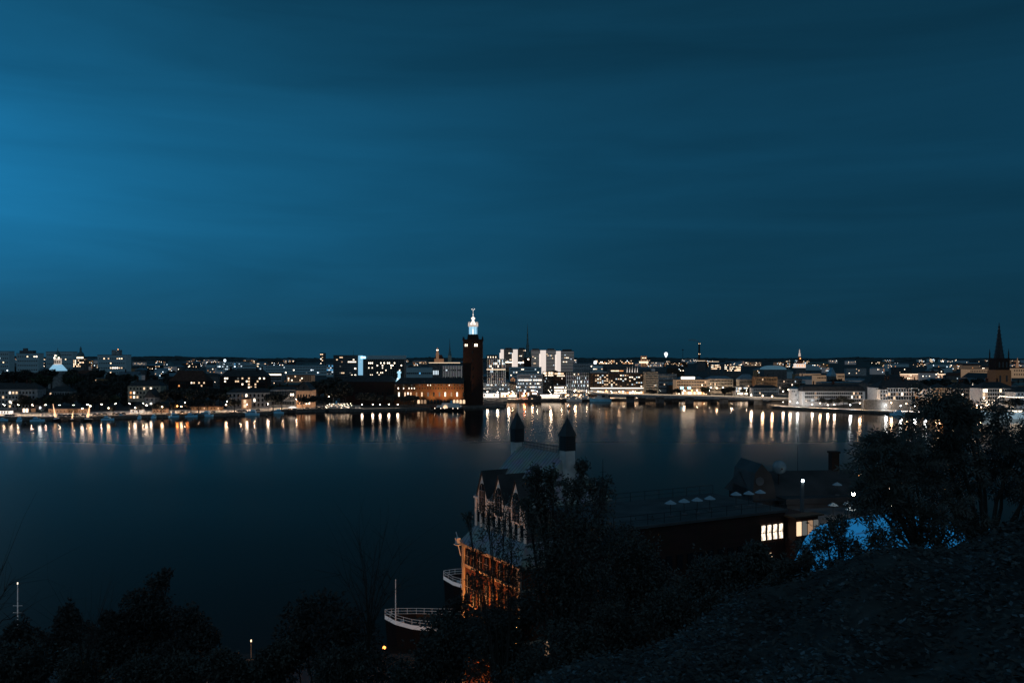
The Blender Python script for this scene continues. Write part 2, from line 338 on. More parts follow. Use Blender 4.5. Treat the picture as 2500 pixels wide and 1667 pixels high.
struct(wb.build('water', 'water'))

# ------------------------------------------------------------------ far bank: ground, quay, road
pxs = sorted(set(list(range(-1500, 4001, 12)) + [1236, 1238, 1130, 1180]))
offs = [0, 0, 2.5, 30, 80, 160, 300, 500, 800, 1300, 2000, 3200, 5200, 8000]
gb = MB(); vs = []; fs = []
for px in pxs:
    y0 = shoreY(px); t = (px-1250)/S
    for j, o in enumerate(offs):
        Y = y0 + o
        z = -1.0 if j == 0 else (2.1 if j <= 2 else city_z(t*Y, Y))
        vs.append((t*Y, Y, z))
n = len(offs)
for i in range(len(pxs)-1):
    for j in range(n-1): fs.append((i*n+j, (i+1)*n+j, (i+1)*n+j+1, i*n+j+1))
gb.add(vs, fs); g = gb.mesh('ground', ['ground', 'quay_stone'])
struct(link('ground', g))
def strip(name, m, px0, px1, o0, o1, z, step=8, shore=shoreY):
    b = MB(); vs = []; ps = list(np.arange(px0, px1 + .1, step))
    for px in ps:
        t = (px-1250)/S
        for o in (o0, o1): Y = shore(px) + o; vs.append((t*Y, Y, z))
    b.add(vs, [(2*i, 2*i+2, 2*i+3, 2*i+1) for i in range(len(ps)-1)])
    return struct(b.build(name, m))
strip('quay', 'quay_stone', -1200, 1236, .3, 5, 2.35); strip('road', 'paving', -1200, 880, 3.2, 58, 3.0)
strip('quay', 'quay_stone', 1238, 1880, .3, 6, 2.3, shore=lambda p: shoreY(max(p, 1239))); strip('road', 'paving', 1240, 1880, 6, 46, 2.75, shore=lambda p: shoreY(max(p, 1239)))
b = MB(); vs = []; ps = list(range(-1200, 1237, 8))
for px in ps:
    t = (px-1250)/S; Y = shoreY(px) - .15
    vs += [(t*Y, Y, -1), (t*Y, Y, 2.3), (t*Y, Y + 1.0, 2.3)]
b.add(vs, [f for i in range(len(ps)-1) for f in ((3*i, 3*i+3, 3*i+4, 3*i+1), (3*i+1, 3*i+4, 3*i+5, 3*i+2))]); struct(b.build('quay_edge', 'quay_stone'))

# the island with the pale palaces on the right
ps = list(np.arange(1872, 3301, 7)); io = [0, 0, 1.5, 25, 40, 60, 90, 150, 175]
b = MB(); vs = []
for px in ps:
    t = (px-1250)/S
    for j, o in enumerate(io):
        Y = isleY(px) + o; vs.append((t*Y, Y, -1.0 if j in (0, len(io)-1) else (2.2 if j < 3 else isle_z(px, Y))))
n = len(io)
b.add(vs, [(i*n+j, (i+1)*n+j, (i+1)*n+j+1, i*n+j+1) for i in range(len(ps)-1) for j in range(n-1)])
b.add([v for v in vs[:n]], [tuple(range(n))])
struct(b.build('island_ground', 'quay_stone'))
strip('promenade', 'paving', 1890, 3000, 2, 24, 2.26, shore=isleY)

# distant wooded skyline
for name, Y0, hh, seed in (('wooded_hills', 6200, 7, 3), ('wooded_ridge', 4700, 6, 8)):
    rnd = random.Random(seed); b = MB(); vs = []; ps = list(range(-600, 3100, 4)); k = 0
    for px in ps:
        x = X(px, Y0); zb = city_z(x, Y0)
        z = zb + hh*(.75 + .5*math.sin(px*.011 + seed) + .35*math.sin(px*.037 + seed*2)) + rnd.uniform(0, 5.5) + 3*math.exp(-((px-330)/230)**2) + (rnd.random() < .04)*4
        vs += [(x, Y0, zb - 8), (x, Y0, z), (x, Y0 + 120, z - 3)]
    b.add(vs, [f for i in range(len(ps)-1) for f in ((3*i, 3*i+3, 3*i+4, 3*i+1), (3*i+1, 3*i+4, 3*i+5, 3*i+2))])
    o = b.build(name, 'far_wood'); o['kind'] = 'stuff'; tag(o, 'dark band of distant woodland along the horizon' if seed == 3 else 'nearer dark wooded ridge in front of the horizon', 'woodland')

# slope under the viewpoint, waterside street and its quay
b = MB(); xs = list(np.arange(-130, 131, 2.0)) ; xs = sorted(set([round(float(v), 2) for v in xs] + [round(float(v), 2) for v in np.arange(-6, 14, .4)]))
ys = [-12, -6, -2] + list(np.arange(0, 14, .4)) + list(np.arange(14, 104, 2.0)) + [104, 120, 143.9, 144]
vs = [(x, y, hill_z(x, y) if i < len(ys)-1 else -1) for x in xs for i, y in enumerate(ys)]
n = len(ys)
b.add(vs, [(i*n+j, (i+1)*n+j, (i+1)*n+j+1, i*n+j+1) for i in range(len(xs)-1) for j in range(n-1)])
struct(b.build('hillside', 'soil'))
b = MB(); b.add([(-130, 128, 2.05), (130, 128, 2.05), (130, 138, 2.05), (-130, 138, 2.05)], [(0, 1, 2, 3)]); struct(b.build('street', 'asphalt'))
# ------------------------------------------------------------------ building generator
FOOT = []                                    # (x0, x1, y0, y1) of the buildings placed by hand
def roof_part(root, kind, w, d, h, rh, m, chim=0, rnd=None):
    b = MB(); ov = .5
    if kind == 'flat':
        b.box(0, 0, h, w + .5, d + .5, .7)
    elif kind == 'hip':
        r = min(w, d)*.42
        vs = [(-w/2-ov, -d/2-ov, h), (w/2+ov, -d/2-ov, h), (w/2+ov, d/2+ov, h), (-w/2-ov, d/2+ov, h)]
        if w >= d: vs += [(-w/2+r, 0, h+rh), (w/2-r, 0, h+rh)]; fs = [(0,1,5,4), (2,3,4,5), (1,2,5), (3,0,4), (3,2,1,0)]
        else: vs += [(0, -d/2+r, h+rh), (0, d/2-r, h+rh)]; fs = [(0,1,4), (1,2,5,4), (2,3,5), (3,0,4,5), (3,2,1,0)]
        b.add(vs, fs)
    elif kind == 'gable':                    # ridge along x
        b.add([(-w/2-ov, -d/2-ov, h), (w/2+ov, -d/2-ov, h), (w/2+ov, d/2+ov, h), (-w/2-ov, d/2+ov, h), (-w/2-ov, 0, h+rh), (w/2+ov, 0, h+rh)],
              [(0,1,5,4), (2,3,4,5), (1,2,5), (3,0,4), (3,2,1,0)])
    elif kind == 'front':                    # ridge along y, gable to the front
        b.add([(-w/2-ov, -d/2-ov, h), (w/2+ov, -d/2-ov, h), (w/2+ov, d/2+ov, h), (-w/2-ov, d/2+ov, h), (0, -d/2-ov, h+rh), (0, d/2+ov, h+rh)],
              [(0,1,4), (1,2,5,4), (2,3,5), (3,0,4,5), (3,2,1,0)])
    elif kind == 'mansard':
        i1, i2 = d*.13, d*.42
        def ring(i, z): return [(-w/2-ov+i, -d/2-ov+i, z), (w/2+ov-i, -d/2-ov+i, z), (w/2+ov-i, d/2+ov-i, z), (-w/2-ov+i, d/2+ov-i, z)]
        b.add(ring(0, h) + ring(i1, h+rh*.7) + ring(i2, h+rh), [(3,2,1,0), (8,9,10,11)] + [(j*4+k, j*4+(k+1) % 4, j*4+4+(k+1) % 4, j*4+4+k) for j in (0, 1) for k in range(4)])
    elif kind == 'barrel':
        pts = [(-w/2*math.cos(t*math.pi/10), h + rh*math.sin(t*math.pi/10)) for t in range(11)]
        b.prism(pts, -d/2, d/2)
    ro = b.build('roof', m, root)
    for c in range(chim):
        cx = (rnd or random).uniform(-w*.38, w*.38); b = MB(); b.box(0, 0, 0, 1.3, 1.0, rh*.8 + 2.2, top=(1, 1)); b.box(0, 0, rh*.8 + 2.2, 1.6, 1.3, .3)
        b.build('chimney', 'brick_dark', ro, (cx, (rnd or random).uniform(-d*.12, d*.12), h + rh*.35))
    return ro

def facade(root, D, x0, x1, z0, z1, cols, rows, w, h, lit=.1, mats=None, dark='glass_dark', shape='rect', rnd=None, side=0, W=0):
    """a grid of windows, each its own part; beyond a hundred the unlit rest is one part"""
    rnd = rnd or random; cells = []
    for r in range(rows):
        for c in range(cols):
            cx = (x0 + x1)/2 if cols == 1 else x0 + (x1-x0)*(c + .5)/cols
            cz = z0 + (z1-z0)*(r + .5)/rows - h/2
            on = ((c, r) in lit) if isinstance(lit, (set, dict)) else rnd.random() < lit
            m = (lit[(c, r)] if isinstance(lit, dict) else rnd.choice(mats or LIT)) if on else dark
            cells.append((not on, cx, cz, m))
    have = len([c for c in root.children if c.name.startswith('window')])
    cells.sort(key=lambda q: q[0]); rest = MB()
    for (off, cx, cz, m) in cells:
        if m is None: continue
        p = (cx, -D/2 - .02, cz) if side == 0 else (side*(W/2 + .02), cx, cz)
        if have < 96: put_window(root, p[0], p[1], p[2], w, h, m, shape, 0 if side == 0 else R(90)); have += 1
        elif side == 0: rest.box(p[0], p[1], p[2], w, .24, h)
        else: rest.box(p[0], p[1], p[2], .24, w, h)
    if rest.v:
        o = rest.build('window_rows', dark if dark else 'glass_dark', root); o['kind'] = 'stuff'

def bld(label, px0, px1, pyt, Y, wall='plaster_grey', roof='hip', rh=4.0, rm='roof_dark', depth=14, pyb=None, zg=None, win=None, chim=0,
        name='building', cat='building', group=None, rz=0.0, sides=True, seed=None):
    x0, x1 = X(px0, Y), X(px1, Y); xc, wd = (x0+x1)/2, x1-x0
    zg = city_z(xc, Y) if zg is None else zg
    if pyb is not None: zg = Z(pyb, Y)
    H = Z(pyt, Y) - zg + 1.0; rnd = random.Random(seed if seed is not None else int(px0*7 + Y))
    t = thing(name, label, cat, (xc, Y + depth/2, zg - 1.0), rz, group)
    b = MB(); b.box(0, 0, 0, wd, depth, H); b.build('wall', wall, t)
    if roof: roof_part(t, roof, wd, depth, H, rh, rm, chim, rnd)
    for q in ([] if win is None else win if isinstance(win, list) else [win]):
        q = dict(q); f0, f1 = q.pop('x', (.04, .96)); g0, g1 = q.pop('z', (.1, .97))
        facade(t, depth, -wd/2 + wd*f0, -wd/2 + wd*f1, 1 + (H-1)*g0, 1 + (H-1)*g1, rnd=rnd, **q)
    FOOT.append((x0 - 3, x1 + 3, Y - 2, Y + depth + 3))
    return t, wd, H

_lt = {}
def lamp_head(root, z, r, m, name='lamp_globe'):
    if m in GLOBE:
        g_, c_, w_ = GLOBE[m]
        if m not in _lt:
            l = bpy.data.lights.new('street_light', 'POINT'); l.energy = w_*2.2; l.color = c_; l.shadow_soft_size = 1.1; _lt[m] = l
        link('light', _lt[m], root, (0, 0, z - r - .35)); m = g_
    bm = bmesh.new(); bmesh.ops.create_icosphere(bm, subdivisions=1, radius=r); me = bpy.data.meshes.new(name); bm.to_mesh(me); bm.free(); me.materials.append(M[m])
    return link(name, me, root, (0, 0, z))
_lamps = {}
def street_lamp(px, py, label, m='lamp_warm', h=8.0, r=.5, zg=2.7, group='street lamps along the water', hood=False, Y=None, shore=None):
    key = (m, h, r, hood)
    Yv = Y if Y else (CH - zg - h)*S/(py - HZ)
    if Y: zg = Z(py, Y) - h
    s_ = 1.0
    if shore and Yv < shore(px) + 3: Yv = shore(px) + 3; s_ = max(.45, (CH - zg - (py - HZ)*Yv/S)/h)
    loc = (X(px, Yv), Yv, zg)
    if key in _lamps: return dup(_lamps[key], loc, label=label, group=group, scale=(1, 1, s_))
    t = thing('street_lamp', label, 'street lamp', loc, 0, group); _lamps[key] = t; t.scale = (1, 1, s_)
    b = MB(); b.lathe([(.16, 0), (.14, .5), (.08, .7), (.06, h - r*.9)], 6); b.build('post', 'steel_dark', t)
    if hood:
        b = MB(); b.lathe([(r*1.15, h - .1), (r*1.15, h + .1), (r*.3, h + .45)], 10); b.build('hood', 'steel_dark', t)
        b = MB(); b.lathe([(r, h - .15), (r, h - .12)], 10); b.build('lamp_lens', m, t)
    else: lamp_head(t, h, r, m)
    return t
# ================================================================== LEFT BANK
LW = ['win_warm', 'win_hot', 'win_orange']
b, w_, h_ = bld('long pale blue-grey apartment block at the far left edge above the quay', -60, 92, 950, 800, 'plaster_grey', 'hip', 6, 'roof_dark', 14, pyb=1000,
    win=dict(cols=17, rows=4, w=1.7, h=2.2, lit={(9, 3): 'win_hot', (10, 3): 'win_warm', (11, 3): 'win_warm', (7, 2): 'win_warm', (14, 2): 'win_orange', (9, 1): 'win_hot', (10, 1): 'win_hot', (13, 1): 'win_warm', (14, 1): 'win_warm', (15, 1): 'win_warm', (9, 0): 'win_warm', (16, 1): 'win_warm'}, z=(.06, .94)), chim=3)
t, _, _ = bld('small warm-lit gateway pavilion with three glowing arches on the left quay', 54, 78, 997, 768, 'flood_warm', 'flat', 1, 'roof_dark', 6, zg=3.0, name='pavilion', cat='pavilion',
    win=dict(cols=3, rows=1, w=2.0, h=3.8, lit={(0, 0): 'win_hot', (1, 0): 'win_hot'}, shape='arch', z=(.02, .9)))
bld('low white glazed kiosk glowing bright at the left edge of the photo', -14, 24, 1003, 740, 'tent_white', 'flat', 1, 'roof_dark', 5, zg=3.0, name='kiosk', cat='kiosk', win=dict(cols=5, rows=1, w=1.2, h=1.6, lit=0, z=(.2, .8)))
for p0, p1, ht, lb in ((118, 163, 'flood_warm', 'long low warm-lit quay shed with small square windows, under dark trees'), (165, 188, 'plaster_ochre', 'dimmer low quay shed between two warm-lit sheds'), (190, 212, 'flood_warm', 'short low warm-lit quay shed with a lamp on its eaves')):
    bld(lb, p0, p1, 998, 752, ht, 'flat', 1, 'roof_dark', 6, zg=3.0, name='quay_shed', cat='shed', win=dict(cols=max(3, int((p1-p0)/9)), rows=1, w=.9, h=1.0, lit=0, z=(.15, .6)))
bld('grey manor with hipped roof half hidden behind the trees above the warm-lit sheds', 118, 172, 955, 850, 'plaster_grey', 'hip', 5, 'roof_dark', 12, pyb=980, win=dict(cols=8, rows=2, w=1.6, h=2.2, lit=.06))
bld('pale villa with orange-lit corner above the quay, left of the gabled house', 312, 392, 942, 840, 'plaster_cream', 'hip', 6, 'roof_dark', 14, pyb=978,
    win=dict(cols=9, rows=3, w=1.7, h=2.3, lit={(0, 1): 'win_orange', (1, 1): 'win_hot', (1, 0): 'win_hot', (0, 0): 'win_orange', (4, 2): 'win_warm', (6, 2): 'win_hot', (2, 0): 'win_warm', (7, 1): 'win_warm'}), chim=2)
bld('small grey house with steep front gable and two dark windows', 352, 378, 970, 800, 'plaster_grey', 'front', 8, 'roof_dark', 14, pyb=988, name='house', cat='house', win=dict(cols=2, rows=1, w=1.4, h=2, lit=0, z=(.4, .95)))
bld('low bright warm-lit wall building on the quay below the gabled house', 318, 345, 1000, 748, 'flood_white', 'flat', 1, 'roof_dark', 6, zg=3.0, name='quay_shed', cat='shed', win=dict(cols=2, rows=1, w=1.2, h=1.4, lit=0))
bld('long low pink-lit terrace wall building behind the round quay trees', 372, 405, 999, 752, 'flood_warm', 'flat', 1, 'roof_tile', 6, zg=3.0, name='quay_shed', cat='shed', win=dict(cols=4, rows=1, w=1.0, h=1.2, lit=0))
bld('low lit wall building between the dark trees and the lamp, left of the arched villa', 466, 540, 993, 790, 'plaster_ochre', 'flat', 1, 'roof_tile', 6, zg=3.0, name='quay_shed', cat='shed', win=dict(cols=8, rows=1, w=1.0, h=1.2, lit=.3, mats=['win_warm', 'win_orange']))
t, wd, H = bld('wide grey waterside villa with two glowing arched windows', 553, 660, 958, 830, 'plaster_grey', 'hip', 4, 'roof_dark', 14, zg=2.8,
    win=dict(cols=10, rows=3, w=2.0, h=3.2, lit={(4, 2): 'win_hot', (6, 1): 'win_hot', (4, 1): 'win_warm'}, shape='arch', z=(.05, .96)), chim=3)
bld('narrow warm-lit entrance house with glowing doorway beside the arched villa', 590, 606, 974, 812, 'flood_warm', 'hip', 2, 'roof_tile', 10, zg=2.8, name='house', cat='house', win=dict(cols=1, rows=2, w=2.6, h=3.4, lit=1, mats=['win_warm']))
bld('grey school wing with rows of tall windows and a chimney, left of the pediment house', 660, 722, 951, 835, 'plaster_grey', 'hip', 3, 'roof_dark', 14, zg=2.9, win=dict(cols=14, rows=3, w=1.5, h=3.4, lit=.02), chim=2)
t, wd, H = bld('ochre house with triangular pediment and five arched windows facing the water', 723, 760, 953, 828, 'flood_warm', 'front', 8.5, 'roof_dark', 20, zg=2.9, name='house', cat='house',
    win=[dict(cols=5, rows=1, w=1.5, h=2.8, lit=0, shape='arch', z=(.55, .85)), dict(cols=5, rows=1, w=1.5, h=2.6, lit={(3, 0): 'win_hot', (4, 0): 'win_hot'}, z=(.12, .42))])
b = MB(); b.prism([(-wd/2, H), (wd/2, H), (0, H + 8)], -10.45, -10.0); pd = b.build('pediment', 'flood_warm', t); put_window(pd, 0, -10.5, H + 1.5, 2, 2.4, 'glass_dark', 'arch')
b = MB(); b.box(0, -10.25, H - .5, wd + .8, 1.0, .5); b.build('cornice', 'plaster_cream', t)
bld('small dark kiosk with white awning beside the twin lamp on the left quay', 703, 721, 996, 792, 'facade_dark', 'hip', 1.6, 'tent_white', 5, zg=3.0, name='kiosk', cat='kiosk', win=dict(cols=3, rows=1, w=1.2, h=1.0, lit=.4))
# second rank
bld('long dark apartment house with hipped roof and scattered lit windows, middle of the left bank', 537, 652, 919, 960, 'brick_dark', 'hip', 8, 'roof_dark', 16, pyb=952,
    win=dict(cols=20, rows=4, w=1.8, h=1.9, lit={(1, 3): 'win_hot', (2, 3): 'win_hot', (1, 2): 'win_hot', (7, 3): 'win_faint', (9, 3): 'win_warm', (12, 3): 'win_warm', (17, 3): 'win_hot', (19, 3): 'win_hot', (6, 2): 'win_warm', (7, 2): 'win_warm', (11, 2): 'win_hot', (12, 2): 'win_warm', (16, 2): 'win_warm', (9, 1): 'win_hot', (12, 1): 'win_warm', (15, 1): 'win_warm', (12, 0): 'win_hot', (13, 0): 'win_warm', (15, 0): 'win_warm'}), chim=4)
bld('red-brown roofed dark house with a few lit attic windows, behind the quay trees', 412, 505, 930, 960, 'brick_dark', 'hip', 12, 'roof_tile', 20, pyb=955, win=dict(cols=14, rows=3, w=1.6, h=1.8, lit={(8, 2): 'win_hot', (9, 2): 'win_warm', (11, 2): 'win_warm', (12, 1): 'win_warm', (3, 1): 'win_orange', (13, 2): 'win_warm'}))
bld('long blue-white lit industrial block with window bands, left bank', 528, 600, 885, 1500, 'facade_blue', 'flat', 1, 'roof_metal', 20, pyb=906, win=dict(cols=18, rows=3, w=2.4, h=1.8, lit=.35, mats=['win_blue', 'win_faint', 'win_cool', 'dot_cool']))
bld('blue-grey glazed hall with pale parapet in front of the lit industrial block', 575, 640, 890, 1420, 'facade_blue', 'flat', 1, 'roof_blue', 20, pyb=912, win=dict(cols=18, rows=3, w=2.2, h=1.8, lit=.22, mats=['win_faint', 'win_cool', 'dot_warm']))
bld('very long low blue office block with bright roof edge', 642, 812, 893, 1400, 'facade_blue', 'flat', 1, 'roof_blue', 24, pyb=915, win=dict(cols=40, rows=3, w=2.0, h=1.6, lit=.10, mats=['dot_hot', 'dot_cool', 'win_cool', 'win_faint']))
bld('block with one full row of glowing white windows above the dark trees', 655, 688, 911, 1150, 'plaster_grey', 'flat', 1, 'roof_dark', 16, pyb=930, win=dict(cols=8, rows=3, w=2, h=1.8, lit={(i, 2): 'win_hot' for i in range(8)}))
bld('beige block with few lit windows between the glowing window row and the brick wing', 700, 762, 916, 1120, 'city_warm', 'flat', 1, 'roof_dark', 16, pyb=932, win=dict(cols=14, rows=3, w=1.8, h=1.8, lit=.22, mats=['win_warm', 'win_hot']))
bld('white-lit stair tower block left of the dark glass hotel', 797, 814, 890, 1250, 'facade_blue', 'flat', 1, 'roof_metal', 14, pyb=918, win=dict(cols=4, rows=5, w=2, h=2, lit=.7, mats=['win_cool', 'win_faint', 'win_blue']))
# skyline of the hill
t, wd, H = bld('pale flat-roofed block at the top left of the skyline', -20, 22, 858, 1450, 'facade_blue', 'flat', 1, 'roof_dark', 16, win=dict(cols=8, rows=6, w=2, h=2, lit=.08, mats=FAR))
t, wd, H = bld('stepped flat-roofed block with lit top-floor window, left skyline', 40, 94, 863, 1400, 'facade_blue', 'flat', 1, 'roof_dark', 16, win=dict(cols=9, rows=4, w=2.2, h=1.9, lit={(4, 3): 'dot_warm', (8, 3): 'dot_hot', (7, 3): 'win_hot'}, z=(.3, .97)))
b = MB(); b.box(-4, 0, H + .7, wd*.62, 9, 4.5); b.box(-8, 0, H + 5.2, 6, 5, 4); b.build('penthouse', 'concrete_dark', t)
bld('long flat skyline block behind the domed church with the blue-lit skirt', 112, 178, 859, 1500, 'facade_blue', 'flat', 1, 'roof_dark', 16, win=dict(cols=14, rows=5, w=2, h=1.8, lit=.06, mats=FAR))
t, wd, H = bld('broad skyline block with square penthouse and red beacon', 238, 308, 867, 1350, 'facade_blue', 'flat', 1, 'roof_dark', 18,
    win=dict(cols=12, rows=4, w=2.0, h=1.8, lit={(2, 3): 'dot_warm', (4, 3): 'win_warm', (8, 3): 'win_warm', (9, 3): 'win_hot', (10, 3): 'dot_warm', (6, 1): 'dot_hot', (7, 1): 'dot_hot', (8, 1): 'dot_hot', (9, 1): 'win_warm', (10, 1): 'win_warm', (5, 2): 'dot_warm', (5, 1): 'dot_warm', (5, 0): 'dot_warm'}, z=(.25, .96)))
b = MB(); b.box(4, 0, H + .7, 13, 9, 8); b.build('penthouse', 'concrete', t); b = MB(); b.ball((6, 0, H + 9.6), .8); b.build('beacon', 'dot_orange', t)

def church_dome():
    Y = 1150; t = thing('church', 'round church with white lit lantern drum and blue flood-lit skirt roof, left skyline', 'church', (X(141, Y), Y, city_z(X(141, Y), Y)))
    z = lambda py: Z(py, Y) - t.location.z; u = Y/S
    b = MB(); b.lathe([(21*u, 0), (21*u, z(905))], 16); b.build('wall', 'plaster_grey', t)
    b = MB(); b.lathe([(21*u, z(905)), (19.5*u, z(902)), (14*u, z(895)), (10*u, z(890))], 16); b.build('skirt_roof', 'flood_blue', t, smooth_=True)
    b = MB(); b.lathe([(8.5*u, z(890.5)), (8.5*u, z(876)), (9.5*u, z(875))], 10); d = b.build('drum', 'flood_white', t)
    for i in range(5):
        a = R(-150 + 30*i); put_window(d, 8.6*u*math.cos(a), 8.6*u*math.sin(a), z(887), 1.5, 4.6, 'glass_dark', 'arch', a + R(90))
    b = MB(); b.lathe([(7*u, z(875)), (6.6*u, z(868)), (5*u, z(862)), (2*u, z(858)), (.7*u, z(855)), (.5*u, z(849))], 12); b.build('dome', 'roof_copper', t, smooth_=True)
    for p in (138, 148.5, 140.5):
        b = MB(); b.ball((X(p, Y) - t.location.x, -9.3*u, z(873.5 if p != 140.5 else 868)), 1.0); b.build('lamp', 'dot_hot', t)
    return t
church_dome()
def dome_house():
    Y = 1300; t = thing('church', 'dark domed church with tall lantern and lit windows below its dome, left skyline', 'church', (X(197, Y), Y, city_z(X(197, Y), Y)))
    z = lambda py: Z(py, Y) - t.location.z; u = Y/S
    b = MB(); b.box(0, 0, 0, 28*u, 20*u, z(878)); b.build('wall', 'facade_mid', t)
    b = MB(); b.lathe([(8.4*u, z(878.2)), (8.4*u, z(871))], 12); b.build('drum', 'plaster_cream', t)
    b = MB(); b.lathe([(8.4*u, z(871)), (8.2*u, z(867)), (6.5*u, z(862)), (3*u, z(858.5)), (1.8*u, z(858))], 12); b.build('dome', 'roof_copper', t, smooth_=True)
    b = MB(); b.lathe([(2.6*u, z(858)), (2.3*u, z(852)), (2.6*u, z(851.5)), (1.4*u, z(848)), (.3*u, z(845))], 8); b.build('lantern', 'roof_copper', t)
    facade(t, 20*u, -13*u, 13*u, z(896), z(878), 7, 4, 1.6, 1.7, .55, ['dot_warm', 'win_warm', 'win_hot'], rnd=random.Random(4))
    for i in range(6):
        a = R(-150 + 24*i); put_window(t, 8.5*u*math.cos(a), 8.5*u*math.sin(a), z(875), 1.6, 2.4, 'win_hot', 'rect', a + R(90))
dome_house()
t, wd, H = bld('tall slim apartment tower standing alone above the horizon', 781, 793, 862, 2600, 'facade_mid', 'flat', 1, 'roof_dark', 14, win=dict(cols=3, rows=9, w=3.4, h=2.2, lit={(0, 8): 'dot_warm', (1, 8): 'dot_warm', (0, 5): 'dot_hot', (1, 4): 'dot_warm', (0, 2): 'dot_hot', (1, 1): 'dot_warm', (1, 6): 'win_warm'}), name='tower_block', cat='tower block')
# ================================================================== HOTEL
t, wd, H = bld('dark slab office block with few lit windows, left of the white-ended hotel', 814, 876, 868, 1150, 'facade_dark', 'flat', 1, 'roof_dark', 26, pyb=930,
    win=dict(cols=14, rows=10, w=2.0, h=1.6, lit={(3, 9): 'win_warm', (4, 9): 'win_warm', (1, 8): 'win_warm', (11, 8): 'win_hot', (8, 7): 'win_hot', (9, 7): 'win_hot', (10, 7): 'win_hot', (11, 7): 'win_hot', (12, 7): 'win_hot', (12, 4): 'dot_hot', (3, 5): 'win_faint', (4, 2): 'win_warm', (3, 2): 'win_faint', (5, 2): 'win_warm', (12, 1): 'dot_hot', (10, 1): 'win_hot', (9, 2): 'win_faint', (4, 7): 'win_dim'}))
b = MB(); b.tube((8, 0, H), (8, 0, H + 9), .25, .1); b.build('mast', 'steel_dark', t)
litH = {}
for px_, row in [(900,6),(904,6),(909,6),(932,6),(940,6),(949,6),(953,6),(966,6),(922,5),(936,5),(958,5),(962,5),(983,5),(899,4),(908,4),(935,4),(957,4),(944,3),(979,3),(922,2),(930,2),(935,2),(926,1),(904,1),(912,0),(913,0),(921,0),(926,0),(940,0),(910,1)]:
    litH[(int((px_-888)/4.45), row)] = 'dot_hot' if row in (5, 6, 0) else 'win_hot'
t, wd, H = bld('wide dark hotel slab with pale top band, white end panel and many scattered lit rooms', 886, 986, 876.5, 1120, 'facade_ribs_dark', None, depth=24, pyb=932, win=dict(cols=22, rows=8, w=1.25, h=1.7, lit={k: v for k, v in litH.items()}, z=(.14, .985)), name='hotel', cat='hotel')
b = MB(); b.box(0, 0, H, wd, 24, 5.0); b.build('top_band', 'facade_blue', t)
b = MB(); b.box(-wd/2 - 3.2, -.3, 5, 6.4, 24, H); b.build('end_panel', 'flood_blue', t)
b = MB(); b.box(-wd/2 + .5, -12.6, H + .9, 6.5, .4, 2.6); b.build('sign', 'sign_blue', t)
